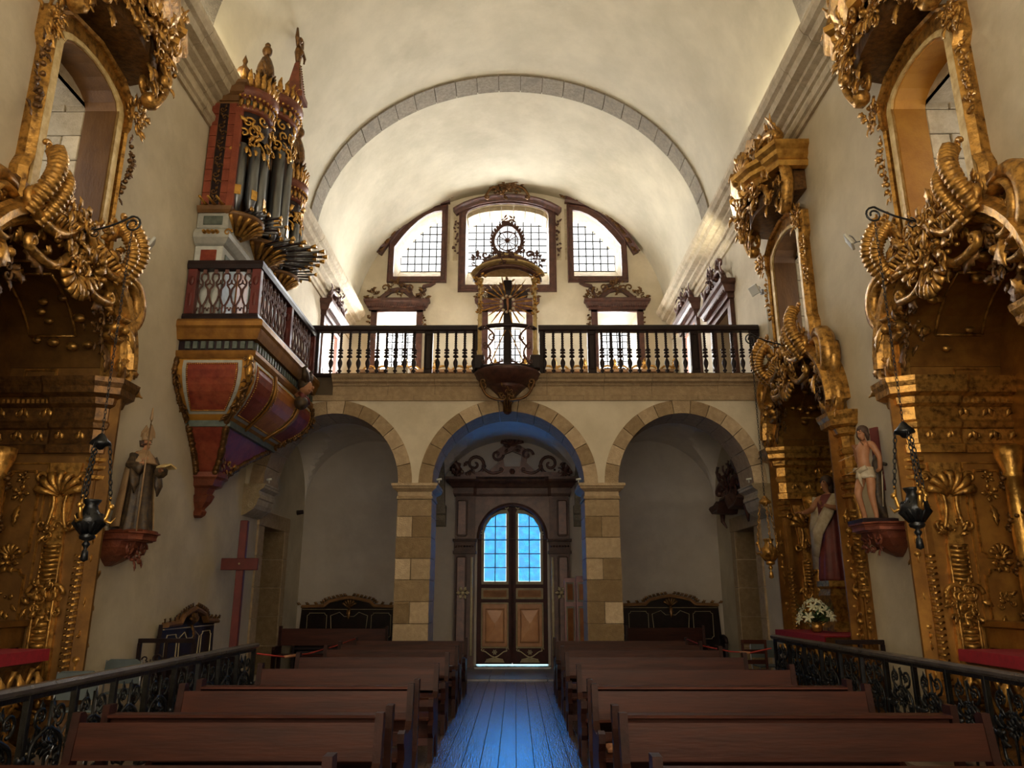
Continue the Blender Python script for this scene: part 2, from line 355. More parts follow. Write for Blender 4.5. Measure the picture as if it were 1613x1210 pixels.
# ============================================================ SETTING
WX = 5.2; YA = 15.0; YB = 15.9; YN = 19.4; YL = 23.3
VA, VZ, VB = 5.05, 10.45, 4.5
def vz(x): return VZ + VB * math.sqrt(max(0, 1 - (x / VA) ** 2))
ALT = [(-1, 8.05), (1, 8.05), (1, 12.85)]     # side altars: wall side, centre along the nave
def arch_hole(c, hw, z0, zs, rise, n=14): return [(c - hw, z0), (c + hw, z0)] + arcpts(c, zs, hw, rise, 0, PI, n)
for side, nm in ((-1, 'wall_left'), (1, 'wall_right')):
    holes = []
    for s, c in ALT:
        if s == side: holes += [arch_hole(c, 1.45, .02, 4.55, 1.15), arch_hole(c, .66, 6.0, 7.85, .28, 8)]
    holes.append([(16.3, .02), (17.8, .02), (17.8, 3.12), (16.3, 3.12)])
    if side > 0: holes.append([(16.75, 6.05), (18.1, 6.05), (18.1, 8.2), (16.75, 8.2)])
    holes.append([(19.8, 6.9), (21.4, 6.9), (21.4, 9.0), (19.8, 9.0)])
    mb = MB(); mb.plate([(-3.2, 0), (24.3, 0), (24.3, 10.6), (-3.2, 10.6)], holes, side * WX, side * (WX + 1.3), 'yz')
    wl = struct(nm, mb, 'plaster')
# reveal stones of the altar windows (blocks that line the far and near jambs)
def course_blocks(z0, z1, a0, a1, h, rnd, gap=.012):
    z = z0; k = 0; out = []
    while z < z1 - .05:
        hh = min(h, z1 - z); cut = a0 + (a1 - a0) * (.34 if k % 2 else .62) + rnd.uniform(-.05, .05)
        out += [(a0, cut, z, z + hh), (cut, a1, z, z + hh)]; z += hh; k += 1
    return [(p + gap / 2, q - gap / 2, r + gap / 2, t - gap / 2) for p, q, r, t in out]
mb = MB(); mb.box(-6.5, 6.5, -3.5, -3.2, 0, 15.2); struct('wall_chancel', mb, 'plaster')
# vault
mb = MB(); n = 40; ys = [-3.2, 2, 8, 14, 20, YL + .05]
xs = [-VA * math.cos(PI * i / n) for i in range(n + 1)]
v = [(x, y, vz(x)) for y in ys for x in xs]; f = [(j * (n + 1) + i, j * (n + 1) + i + 1, (j + 1) * (n + 1) + i + 1, (j + 1) * (n + 1) + i) for j in range(len(ys) - 1) for i in range(n)]
mb.add(v, f, True); 
for s in (-1, 1): mb.add([(s * VA, -3.2, VZ), (s * 6.5, -3.2, VZ + .1), (s * 6.5, YL, VZ + .1), (s * VA, YL, VZ)], [(0, 1, 2, 3)])
struct('ceiling', mb, 'vault_plaster')
for k, (y0, y1) in enumerate(((10.1, 10.8), (17.22, 17.88))):
    core = MB(); N_ = 27
    P = [(vz(x) + .12, x) for x in xs]
    ring = [(x * .997, vz(x) - .012) for x in xs[1:-1]]
    core.add([(a, y0 + .02, b) for a, b in ring] + [(a, y1 - .02, b) for a, b in ring], [(i, i + 1, len(ring) + i + 1, len(ring) + i) for i in range(len(ring) - 1)])
    t = struct('trim_%d' % (k + 1), core, 'mortar')
    for i in range(N_):
        t0 = PI * i / N_ + .0022; t1 = PI * (i + 1) / N_ - .0022; mb = MB(); sub = 3
        aa = [t0 + (t1 - t0) * j / sub for j in range(sub + 1)]; dd = .05 + R.uniform(-.006, .006)
        inn = [((VA - dd) * math.cos(a), VZ + (VB - dd) * math.sin(a)) for a in aa]; out = [((VA + .12) * math.cos(a), VZ + (VB + .12) * math.sin(a)) for a in aa]
        mb.prism(inn + out[::-1], y0, y1, 'xz'); part('stone', mb, 'rib_stone', t)
# nave cornices, stone by stone
CPR = [(-.05, 9.58), (.05, 9.58), (.06, 9.66), (.10, 9.69), (.11, 9.78), (.02, 9.80), (.02, 9.98), (.07, 10.0), (.09, 10.08), (.19, 10.13), (.20, 10.19), (.33, 10.22), (.36, 10.30), (.37, 10.33), (.44, 10.36), (.49, 10.44), (.50, 10.52), (.30, 10.56), (-.05, 10.56)]
for side, nm in ((-1, 'trim_3'), (1, 'trim_4')):
    core = MB(); core.box(side * (WX - .015), side * (WX + .1), -3, YL - .02, 9.6, 10.5); t = struct(nm, core, 'mortar')
    L_ = .92; me = None; y = -2.6
    while y < YL - .3:
        ln = min(L_, YL - y)
        if me is None or ln != L_:
            mb = MB(); k = len(CPR); g = .005
            v = [(-side * a, g, z) for a, z in CPR] + [(-side * a, ln - g, z) for a, z in CPR]
            mb.add(v, [tuple(range(k)), tuple(range(2 * k - 1, k - 1, -1))] + [(i, (i + 1) % k, k + (i + 1) % k, k + i) for i in range(k)]); me_ = mesh_of('stone', mb, 'stone_pale')
            if ln == L_: me = me_
        o = link('stone', me if ln == L_ else me_, t); o.location = (side * WX + R.uniform(-.003, .003), y, R.uniform(-.003, .003)); y += L_
# ---------------- floor
mb = MB(); mb.box(-6.5, 6.5, -3, YN + .2, -.3, -.045); fl = struct('floor', mb, 'side_floor')
for x0, x1 in ((-5.2, -3.47), (4.43, 5.2)):
    mb = MB(); mb.box(x0, x1, -3, 16.69, -.05, -.002); part('side_paving', mb, 'side_floor', fl)
mb = MB(); mb.bbox(-.093, .093, -3, 16.68, -.04, 0, .003); me = mesh_of('floor_board', mb, 'floor_board')
k = 0; x = -3.37
while x < 4.35:
    o = link('floor_board', me, fl); o.location = (x, 0, R.uniform(-.0012, .0012)); o.rotation_euler = (0, R.uniform(-.006, .006), 0); x += .19
xk = -5.2
for j, (y0, y1) in enumerate(((16.7, 17.35), (17.36, 18.1), (18.11, 18.8), (18.81, 19.45))):
    xk = -5.2; q = .5 + .3 * (j % 2)
    while xk < 5.19:
        x1 = min(5.2, xk + q + .7); mb = MB(); mb.bbox(xk + .004, x1 - .004, y0, y1, -.04, .035, .006); part('paving_stone', mb, 'step_stone', fl); xk = x1; q = .5
mb = MB(); mb.bbox(-.84, .98, 18.98, 19.7, .0, .075, .012); part('door_sill', mb, 'step_stone', fl)
# ---------------- arcade
BAYS = [(-3.5, 1.33, 1.42), (0, 1.5, 1.46), (3.5, 1.33, 1.42)]; ZS = 3.82; RT = .27
PIERS = [(-2.17, -1.5), (1.5, 2.17)]
out = [(-5.2, ZS), (-3.5 - 1.33 - RT, ZS)] if False else None
poly = [(5.2, 5.98), (-5.2, 5.98), (-5.2, ZS)]
for c, hw, rs in BAYS: poly += [(c + (hw + RT) * math.cos(a), ZS + (rs + RT) * math.sin(a)) for a in np.linspace(PI, 0, 25)]
poly += [(5.2, ZS)]
poly = [(max(-5.2, min(5.2, a)), b) for a, b in poly]
mb = MB(); mb.plate(poly, [], YA, YB, 'xz'); ar = struct('wall_arcade', mb, 'plaster')
for c, hw, rs in BAYS:
    nv = 13
    for i in range(nv):
        t0 = PI * i / nv + .004; t1 = PI * (i + 1) / nv - .004; aa = np.linspace(t0, t1, 4); pr = R.uniform(.018, .03)
        inn = [(c + hw * math.cos(a), ZS + rs * math.sin(a)) for a in aa]; ou = [(c + (hw + RT) * math.cos(a), ZS + (rs + RT) * math.sin(a)) for a in aa]
        if c < -1: ou = [(max(-5.19, a), b) for a, b in ou]
        if c > 1: ou = [(min(5.19, a), b) for a, b in ou]
        mb = MB(); mb.prism(inn + ou[::-1], YA - pr, YB + .02, 'xz'); part('voussoir', mb, 'stone', ar)
IMP = [(0, 3.52), (.02, 3.52), (.02, 3.56), (.0, 3.58), (.0, 3.66), (.03, 3.68), (.09, 3.72), (.10, 3.76), (.12, 3.77), (.12, 3.82), (0, 3.82)]
mbc = None
for k, (x0, x1) in enumerate(PIERS):
    mb = MB(); mb.box(x0 + .012, x1 - .012, YA + .012, YB - .012, -.02, 3.8); t = struct('column_%d' % (k + 1), mb, 'mortar')
    mb = MB(); mb.sqprof(x0, x1, YA, YB, IMP); part('capital', mb, 'stone', t)
    z = -.02; j = 0; H_ = .40
    while z < 3.5:
        zz = min(z + H_, 3.515); cut = None if (j % 2 == 0) else x0 + (x1 - x0) * (.47 + R.uniform(-.03, .06))
        segs = [(x0, x1)] if cut is None else [(x0, cut - .004), (cut + .004, x1)]
        if zz - z < .12: segs = [(x0, x1)]
        for a, b in segs:
            e = R.uniform(0, .006); mb = MB(); mb.bbox(a + (.0 if a > x0 else -e), b + (0 if b < x1 else e), YA - e, YB, z + .004, zz - .004, .008); part('block', mb, 'stone', t)
        z = zz; j += 1
for k, s in enumerate((-1, 1)):   # corbelled imposts on the side walls
    mb = MB(); x = s * WX
    pf = [(.0, 3.2), (.10, 3.24), (.24, 3.34), (.28, 3.42), (.30, 3.52), (.33, 3.54), (.33, 3.6), (.31, 3.62), (.31, 3.68), (.40, 3.74), (.41, 3.78), (.43, 3.79), (.43, 3.82), (0, 3.82)]
    mb.prism([(x - s * a, z) for a, z in pf], YA - .05, YB + .02, 'xz')
    mb.T = back(YA - .05); mb.scroll((x - s * .17, 3.41), .085, 0 if s < 0 else PI, 1.5, .016, .01, n=16, dirn=s)
    struct('trim_%d' % (5 + k), mb, 'stone_pale')
# string course of the choir loft
SPR = [(-.02, 5.50), (.05, 5.50), (.06, 5.60), (.03, 5.62), (.02, 5.80), (.05, 5.82), (.07, 5.85), (.14, 5.88), (.15, 5.92), (.20, 5.95), (.22, 5.98), (.22, 6.02), (-.02, 6.02)]
core = MB(); core.box(-4.05, 5.19, YA - .012, YA + .2, 5.51, 6.0); t = struct('trim_7', core, 'mortar')
x = -4.0; 
while x < 5.15:
    ln = R.uniform(.95, 1.35); ln = 5.19 - x if x + ln > 4.9 else ln
    for lo_, hi_, sh in ((0, 4, 0), (3, 13, .42)):
        a0 = max(-4.0, x + sh); a1 = min(5.19, x + ln + sh)
        if a1 - a0 < .05: continue
        pr = SPR[lo_:hi_]; pr = [(-.02, pr[0][1])] + pr + [(-.02, pr[-1][1])]
        mb = MB(); q = len(pr); v = [(a0 + .004, YA - a, z) for a, z in pr] + [(a1 - .004, YA - a, z) for a, z in pr]
        mb.add(v, [tuple(range(q)), tuple(range(2 * q - 1, q - 1, -1))] + [(i, (i + 1) % q, q + (i + 1) % q, q + i) for i in range(q)]); part('stone', mb, 'stone', t)
    x += ln
mb = MB(); mb.box(-5.2, 5.2, YA + .02, YL, 5.86, 5.99); struct('floor_choir_loft', mb, 'brown_wood')
# ---------------- narthex: back wall, groin vaults, cross arches
DC = .06; DH = .87
mb = MB(); mb.plate([(-5.2, 0), (5.2, 0), (5.2, 5.9), (-5.2, 5.9)], [arch_hole(DC, DH, .02, 3.05, .87)], YN, YN + .7, 'xz'); struct('wall_narthex', mb, 'narthex_plaster')
mb = MB(); yc = (YB + YN) / 2
for x0, x1 in ((-5.2, -1.85), (-1.85, 1.85), (1.85, 5.2)):
    cx = (x0 + x1) / 2; hw = (x1 - x0) / 2; nx, ny = 26, 26; v = []
    for j in range(ny + 1):
        y = yc - math.cos(PI * j / ny) * 1.75
        for i in range(nx + 1):
            x = cx - math.cos(PI * i / nx) * hw
            v.append((x, y, 3.86 + max(1.68 * math.sqrt(max(0, 1 - ((x - cx) / hw) ** 2)), 1.5 * math.sqrt(max(0, 1 - ((y - yc) / 1.75) ** 2)))))
    mb.add(v, [(j * (nx + 1) + i, (j + 1) * (nx + 1) + i, (j + 1) * (nx + 1) + i + 1, j * (nx + 1) + i + 1) for j in range(ny) for i in range(nx)], False)
struct('ceiling_narthex', mb, 'narthex_plaster')
for k, x in enumerate((-1.84, 1.84)):
    mb = MB(); o_ = [(yc + 1.74 * math.cos(a), 3.86 + 1.52 * math.sin(a)) for a in np.linspace(0, PI, 21)]; i_ = [(yc + 1.56 * math.cos(a), 3.86 + 1.34 * math.sin(a)) for a in np.linspace(PI, 0, 21)]
    mb.prism(o_ + i_, x - .2, x + .2, 'yz')
    mb.T = ID; mb.prism([(YN, 3.35), (YN - .1, 3.38), (YN - .2, 3.5), (YN - .22, 3.62), (YN - .28, 3.66), (YN - .28, 3.86), (YN, 3.86)], x - .24, x + .24, 'yz')
    struct('trim_%d' % (8 + k), mb, 'rib_stone')
# side doors of the narthex
for k, s in enumerate((-1, 1)):
    mb = MB(); y0, y1, zt = 16.3, 17.8, 3.12; X_ = s * (WX + .55)
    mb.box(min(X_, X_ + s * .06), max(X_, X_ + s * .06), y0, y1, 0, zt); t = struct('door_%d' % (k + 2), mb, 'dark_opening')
    for j in range(3):
        mb = MB(); a = y0 + .04 + j * .48; mb.bbox(min(X_ - s * .03, X_), max(X_ - s * .03, X_), a, a + .44, .05, zt - .05, .008); part('door_plank', mb, 'black_wood', t)
    fr = MB(); fr.box(min(s * WX, s * (WX - .0)), max(s * WX, s * WX + .001), y0 - .3, y0, 0, .01)
    rz = 0; 
    for yy0, yy1 in ((y0 - .36, y0), (y1, y1 + .3)):
        z = 0
        while z < zt - .02:
            h = min(.62, zt - z); mb = MB(); mb.bbox(min(s * (WX - .04), s * (WX + .56)), max(s * (WX - .04), s * (WX + .56)), yy0 if yy0 < y0 else yy0 - .02, yy1 + (.02 if yy0 < y0 else 0), z + .004, z + h - .004, .01); part('jamb_stone', mb, 'stone', t); z += h
    mb = MB(); mb.bbox(min(s * (WX - .05), s * (WX + .56)), max(s * (WX - .05), s * (WX + .56)), y0 - .38, y1 + .32, zt - .02, zt + .3, .012); part('lintel', mb, 'stone', t)
# ---------------- great west wall above the choir
def ruled(mb, A, B, ya, yb):
    n = len(A); mb.add([(a[0], ya, a[1]) for a in A] + [(b[0], yb, b[1]) for b in B], [(i, (i + 1) % n, n + (i + 1) % n, n + i) for i in range(n)])
def clip(poly, C):  # clip rectangle poly by convex polygon C (counter-clockwise)
    for i in range(len(C)):
        a, b = C[i], C[(i + 1) % len(C)]; o = []
        ins = lambda p: (b[0] - a[0]) * (p[1] - a[1]) - (b[1] - a[1]) * (p[0] - a[0]) >= -1e-9
        for j in range(len(poly)):
            p, q = poly[j - 1], poly[j]; ip, iq = ins(p), ins(q)
            if ip != iq:
                d1 = (b[0] - a[0]) * (p[1] - a[1]) - (b[1] - a[1]) * (p[0] - a[0]); d2 = (b[0] - a[0]) * (q[1] - a[1]) - (b[1] - a[1]) * (q[0] - a[0]); tt = d1 / (d1 - d2)
                o.append((p[0] + (q[0] - p[0]) * tt, p[1] + (q[1] - p[1]) * tt))
            if iq: o.append(q)
        poly = o
        if not poly: return []
    return poly
CWc = -.12
cw_out = [(CWc - 1.38, 11.55), (CWc + 1.38, 11.55), (CWc + 1.38, 14.05)] + [(CWc + 1.38 * math.cos(a), 14.05 + .42 * math.sin(a)) for a in np.linspace(0, PI, 13)][1:-1] + [(CWc - 1.38, 14.05)]
def side_poly(s, x_in, x_out, zb, z_in, z_out):  # lunette side light with a curved slope
    P = [(x_in, zb), (x_out, zb), (x_out, z_out)]
    for k in range(1, 6):
        t_ = k / 6; P.append((x_out + (x_in - x_out) * t_, z_out + (z_in - z_out) * math.sin(t_ * PI / 2) ** .92))
    P.append((x_in, z_in)); return P
lw_out = side_poly(-1, -2.32, -3.88, 11.8, 14.2, 12.85); rw_out = side_poly(1, 2.08, 3.66, 11.8, 14.2, 12.9)
lw_out = [(x, z) for x, z in lw_out]
low = [(-3.7, .64), (CWc, .62), (3.45, .64)]
outer = [(-5.2, 5.9), (5.2, 5.9), (5.2, VZ - .1), (VA, VZ - .1)] + [(x, vz(x) + .05) for x in reversed(xs[1:-1])] + [(-VA, VZ - .1), (-5.2, VZ - .1)]
lh = [[(c - h, 7.1), (c + h, 7.1), (c + h, 10.55), (c - h, 10.55)] for c, h in low]
mb = MB(); mb.plate(outer, [cw_out, lw_out, rw_out] + lh, YL, YL + .06, 'xz'); lu = struct('wall_lunette', mb, 'plaster')
def window(idx, A, B, yg, nx, nz, x0, x1, z0, z1, revm='stone_pale'):
    mb = MB(); ruled(mb, A, B, YL + .05, yg); t = struct('window_%d' % idx, mb, revm)
    area_ = sum(B[i - 1][0] * B[i][1] - B[i][0] * B[i - 1][1] for i in range(len(B))); C = B if area_ > 0 else B[::-1]
    bars = MB(); dx = (x1 - x0) / nx; dz = (z1 - z0) / nz; shared = None
    for i in range(nx):
        for j in range(nz):
            r = [(x0 + dx * i + .012, z0 + dz * j + .012), (x0 + dx * (i + 1) - .012, z0 + dz * j + .012), (x0 + dx * (i + 1) - .012, z0 + dz * (j + 1) - .012), (x0 + dx * i + .012, z0 + dz * (j + 1) - .012)]
            q = clip(r, C)
            if len(q) < 3: continue
            full = len(q) == 4 and abs(abs(q[0][0] - q[2][0]) - (dx - .024)) < 1e-6 and abs(abs(q[0][1] - q[2][1]) - (dz - .024)) < 1e-6
            if full:
                if shared is None:
                    m_ = MB(); m_.box(-(dx - .024) / 2, (dx - .024) / 2, -.004, .004, -(dz - .024) / 2, (dz - .024) / 2); shared = mesh_of('pane', m_, 'clear_glass')
                o = link('pane', shared, t); o.location = (x0 + dx * (i + .5), yg, z0 + dz * (j + .5))
            else:
                m_ = MB(); m_.prism(q, yg - .004, yg + .004, 'xz'); part('pane', m_, 'clear_glass', t)
    for i in range(nx + 1):
        q = clip([(x0 + dx * i - .02, z0 - .02), (x0 + dx * i + .02, z0 - .02), (x0 + dx * i + .02, z1 + .02), (x0 + dx * i - .02, z1 + .02)], C)
        if len(q) > 2: bars.prism(q, yg - .02, yg + .02, 'xz')
    for j in range(nz + 1):
        q = clip([(x0 - .02, z0 + dz * j - .02), (x1 + .02, z0 + dz * j - .02), (x1 + .02, z0 + dz * j + .02), (x0 - .02, z0 + dz * j + .02)], C)
        if len(q) > 2: bars.prism(q, yg - .022, yg + .022, 'xz')
    part('glazing_bars', bars, 'iron', t)
    return t
def shrink(P, cx, cz, fx, fz, dz=0): return [(cx + (x - cx) * fx, cz + (z - cz) * fz + dz) for x, z in P]
A = cw_out; B = [(CWc - 1.36, 12.35), (CWc + 1.36, 12.35), (CWc + 1.36, 14.0)] + [(CWc + 1.36 * math.cos(a), 13.98 + .34 * math.sin(a)) for a in np.linspace(0, PI, 13)][1:-1] + [(CWc - 1.36, 14.0)]
win1 = window(1, A, B, YL + .9, 10, 8, CWc - 1.36, CWc + 1.36, 12.35, 14.35)
for idx, A, s in ((2, lw_out, -1), (3, rw_out, 1)):
    x_in, x_out = A[0][0], A[1][0]; B = [(p[0] + (x_in - p[0]) * .06 - .0, p[1]) for p in A]; B[0] = (B[0][0], 12.35); B[1] = (B[1][0], 12.35)
    window(idx, A, B, YL + .8, 6, 7, min(x_in, B[1][0]), max(x_in, B[1][0]), 12.35, 14.3)
for idx, (c, h), A in zip((4, 5, 6), low, lh):
    B = [(c - .43, 7.3), (c + .43, 7.3), (c + .43, 10.28), (c - .43, 10.28)]
    window(idx, A, B, YL + .85, 5, 13, c - .43, c + .43, 7.3, 10.28, 'plaster')
# masonry edge beside the lunette windows
mb0 = MB()
for x0, x1, z0, z1 in ((-1.93, -1.78, 12.4, 14.3), (1.53, 1.68, 12.4, 14.3), (-2.18, -2.05, 12.4, 14.3), (1.80, 1.93, 12.4, 14.3)):
    z = z0
    while z < z1 - .05:
        m_ = MB(); m_.bbox(x0, x1, YL - .012, YL + .02, z + .006, min(z1, z + .36) - .006, .004); part('quoin_stone', m_, 'stone_pale', lu); z += .36
for i in range(9):
    t0 = PI * (.06 + .88 * i / 9) + .012; t1 = PI * (.06 + .88 * (i + 1) / 9) - .012; aa = np.linspace(t0, t1, 3)
    q = [(CWc + 1.375 * math.cos(a), 14.04 + .40 * math.sin(a)) for a in aa] + [(CWc + 1.36 * math.cos(a), 13.9 + .40 * math.sin(a)) for a in aa[::-1]]
    m_ = MB(); m_.prism(q, YL + .1, YL + .88, 'xz'); part('arch_stone', m_, 'stone_pale', win1)
# side windows of the choir loft
for idx, s, y0, y1, z0, z1 in ((7, -1, 19.8, 21.4, 6.9, 9.0), (8, 1, 19.8, 21.4, 6.9, 9.0)):
    mb = MB(); X_ = s * (WX + 1.1); ny, nz = 6, 8; dy = (y1 - y0) / ny; dz = (z1 - z0) / nz
    for i in range(ny + 1): mb.box(X_ - .02, X_ + .02, y0 + dy * i - .013, y0 + dy * i + .013, z0, z1)
    for i in range(nz + 1): mb.box(X_ - .02, X_ + .02, y0, y1, z0 + dz * i - .013, z0 + dz * i + .013)
    t = struct('window_%d' % idx, mb, 'iron')
    m_ = MB(); m_.box(-.004, .004, -dy / 2 + .013, dy / 2 - .013, -dz / 2 + .013, dz / 2 - .013); me = mesh_of('pane', m_, 'clear_glass')
    for i in range(ny):
        for j in range(nz): o = link('pane', me, t); o.location = (X_, y0 + dy * (i + .5), z0 + dz * (j + .5))
# deep windows over the side altars: iron grille and panes at the back of the reveal, stone blocks on the jambs
for k, (s, c) in enumerate(ALT):
    mb = MB(); X_ = s * (WX + 1.2)
    for i in range(5): mb.box(X_ - .012, X_ + .012, c - .62 + .31 * i - .01, c - .62 + .31 * i + .01, 6.0, 8.1)
    for i in range(7): mb.box(X_ - .012, X_ + .012, c - .66, c + .66, 6.02 + .34 * i - .01, 6.02 + .34 * i + .01)
    t = struct('window_%d' % (9 + k), mb, 'iron'); m_ = MB(); m_.box(-.004, .004, -.145, .145, -.16, .16); me = mesh_of('pane', m_, 'clear_glass')
    for i in range(4):
        for j in range(6): o = link('pane', me, t); o.location = (X_, c - .465 + .31 * i, 6.19 + .34 * j)
    for sd in (1, -1):
        for a0, a1, z0, z1 in course_blocks(6.03, 7.95, .30, 1.16, .36, R):
            m_ = MB(); yy = c + sd * .655; xa, xb = sorted((s * (WX + a0), s * (WX + a1))); ya, yb = sorted((yy, yy - sd * R.uniform(.035, .05)))
            m_.bbox(xa, xb, ya, yb, z0, z1, .01); part('reveal_stone', m_, 'stone_pale', t)
    m_ = MB(T=frame(s, c)); m_.prism([(-.64, 7.93)] + arcpts(0, 7.87, .645, .24, PI, 0, 8) + [(.64, 7.93)], -1.16, -.30); part('soffit_stone', m_, 'stone_pale', t)
# ============================================================ SIDE ALTARS
def comp(A, B): return (A[0] @ B[0], A[0] @ B[1] + A[1])   # A after B
MIR = (np.diag([-1., 1, 1]), V3(0, 0, 0))
def jambT(T, sg, uj=1.40):    # (p along w, q up, r out of the jamb face) -> (u, v, w)
    return comp(T, (np.array([[0, 0, -sg], [0, 1, 0], [1, 0, 0]], float), V3(sg * uj, 0, 0)))
def rect(x0, x1, y0, y1, cut=0):
    if not cut: return [(x0, y0), (x1, y0), (x1, y1), (x0, y1)]
    o = []
    for cx, cy, a in ((x0, y0, 0), (x1, y0, 1), (x1, y1, 2), (x0, y1, 3)):
        sx = 1 if cx == x0 else -1; sy = 1 if cy == y0 else -1
        p = [(cx + sx * cut * math.cos(t), cy + sy * cut * math.sin(t)) for t in np.linspace(0, PI / 2, 4)]
        o += p if a in (0, 2) and False else (p[::-1] if a in (0, 2) else p)
    return o
BEAD = [(-.018, 0), (-.012, .022), (.012, .022), (.018, 0)]
def altar(side, c, kind):
    T = frame(side, c); rd = random.Random(int(c * 10) + side)
    lab = {'L': 'tall gilded baroque side altar on the left wall with arched recess and framed window above',
           'R': 'tall gilded baroque side altar nearest on the right wall, amber-lit panels under its window',
           'F': 'gilded side altar farther along the right wall, holding a statue before dark green backing'}[kind]
    root = thing('side_altar', lab, 'altar', (side * WX, c, 0), 'carved side altars')
    def P(name, mb, m, label=None):
        if kind == 'L' and m == 'gold_panel': m = 'gold_panel_shaded'
        o = part(name, mb, m, root, label)
        if any(q in name for q in ('carving', 'foliage', 'frame', 'rose', 'drop', 'volute', 'crest', 'scroll')): o['kind'] = 'stuff'
        return o
    two = ((1, T), (-1, comp(T, MIR))); CPOS = (1.0, 0, -.86) if kind != 'F' else (1.12, 0, -.34)
    # recess lining
    mb = MB(T=T); mb.box(-1.45, 1.45, 0, 5.72, -1.28, -1.2); P('back_panel', mb, 'niche_green' if kind == 'F' else 'gold_panel')
    mb = MB(T=T); aa = np.linspace(0, PI, 17)
    o_ = [(1.44 * math.cos(a), 4.55 + 1.14 * math.sin(a)) for a in aa]; i_ = [(1.38 * math.cos(a), 4.55 + 1.08 * math.sin(a)) for a in aa[::-1]]
    mb.prism(o_ + i_, -1.2, .02); P('arch_lining', mb, 'gold_panel')
    mb = MB(T=T)
    for a0, a1 in ((.12, .36), (.42, .58), (.64, .88)):   # raised frames and carving on the soffit
        for wq in (-.95, -.35): mb.sweep([((1.36) * math.cos(PI * a), 4.55 + 1.06 * math.sin(PI * a), wq) for a in np.linspace(a0, a1, 6)], .02, nrm=(0, .3, 1))
        for a in (a0, a1): mb.sweep([(1.36 * math.cos(PI * a), 4.55 + 1.06 * math.sin(PI * a), wq) for wq in (-.95, -.35)], .02, nrm=(1, 0, .2))
    for i in range(26):
        a = PI * rd.uniform(.05, .95); q = rd.uniform(-.9, -.1)
        mb.ball((1.3 * math.cos(a), 4.55 + 1.0 * math.sin(a), q), rd.uniform(.04, .08), 6, 4, (1, 1, 1.3))
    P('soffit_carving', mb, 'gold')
    for sg, TT in two:
        J = jambT(T, sg)
        mb = MB(T=J); mb.box(-1.2, .28, 0, 4.56, -.04, 0); P('jamb_panel', mb, 'gold_panel')
        mb = MB(T=J)   # raised frames of the jamb: upper with ears, middle and lower panels
        for f in (rect(-1.0, -.58, 2.15, 3.2, .07), rect(-1.0, -.58, 1.25, 2.0, .07), rect(-1.0, -.58, .45, 1.1, .05), rect(-1.0, -.6, 4.42, 4.52)):
            mb.mold(f, BEAD, True)
        mb.mold(rect(-1.08, -.5, .38, 3.3), [(-.014, 0), (-.01, .016), (.01, .016), (.014, 0)], True)
        mb.rosette((-.79, 2.92), .11, .01, 5); mb.rosette((-.79, 2.08), .12, .01, 6); mb.leaf((-.79, 2.8), -PI / 2, .28, .045, .0); mb.shell((-.79, 2.16), .15, PI * .15, PI * .85, 6, .0); mb.foliage((-.79, 1.62), .12, .16, 10, rd, .0, .1, .02)
        mb.foliage((-.79, .78), .12, .16, 10, rd, .0, .1, .02); mb.rosette((-.79, 3.12), .08, .01, 5)
        P('jamb_frame', mb, 'gold')
        mb = MB(T=J)   # strap pilaster on the jamb: shell, tapering strap, swags
        x = -.26
        mb.prism([(x - .17, .35), (x + .17, .35), (x + .15, 1.6), (x + .09, 2.4), (x + .2, 3.3), (x - .2, 3.3), (x - .09, 2.4), (x - .15, 1.6)], 0, .05)
        mb.shell((x, 2.88), .3, PI * .1, PI * .9, 7, .05, bulge=.35)
        for q in (-1, 1):
            mb.cscroll((x + q * .1, 2.55), (x + q * .2, 3.12), q * .08, .03, .07, n=8); mb.sweep([(x + q * .11, z, .07) for z in (.5, 1.2, 1.9, 2.3)], .018, nrm=(0, 0, 1))
            mb.scroll((x + q * .09, 1.72), .13, 0 if q > 0 else PI, 1.5, .03, .08, dirn=q)
        for k in range(8): mb.sweep([(x - .1, 1.9 + k * .055, .07), (x, 1.885 + k * .055, .12), (x + .1, 1.9 + k * .055, .07)], .022, n=5)
        for k in range(13): mb.sweep([(x - .075, .5 + k * .08, .06), (x, .49 + k * .08, .10), (x + .075, .5 + k * .08, .06)], .032, n=5)
        mb.foliage((x, 1.62), .2, .22, 24, rd, .06, .13, .05); mb.foliage((x, 2.42), .12, .2, 12, rd, .06, .11, .04); mb.foliage((x, .45), .18, .2, 18, rd, .05, .13, .05)
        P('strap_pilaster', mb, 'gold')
        # entablature wrapping jamb and front pilaster
        EN = [(0, 3.42), (.05, 3.42), (.06, 3.52), (.02, 3.54), (.02, 3.72), (.05, 3.74), (.07, 3.80), (.04, 3.84), (.04, 4.0), (.10, 4.04), (.12, 4.12), (.21, 4.16), (.22, 4.24), (.25, 4.30), (.26, 4.36), (0, 4.38)]
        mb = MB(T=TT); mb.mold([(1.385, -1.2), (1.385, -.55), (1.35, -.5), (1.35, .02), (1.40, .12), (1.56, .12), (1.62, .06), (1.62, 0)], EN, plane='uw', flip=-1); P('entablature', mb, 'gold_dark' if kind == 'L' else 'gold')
        mb = MB(T=J)
        for zz, n_ in ((3.63, 9), (3.92, 8)):
            for k in range(n_):
                p = -1.12 + 1.05 * k / (n_ - 1); mb.leaf((p, zz - .08), PI / 2 + .4 * (-1) ** k, .17, .035, .04, n=5)
                if k % 2: mb.scroll((p, zz), .055, 0, 1.1, .014, .05, n=9)
        for k in range(18): mb.box(-1.15 + k * .062, -1.12 + k * .062, 4.05, 4.11, .08, .13)
        P('frieze_carving', mb, 'gold')
        # front pilaster
        mb = MB(T=TT)
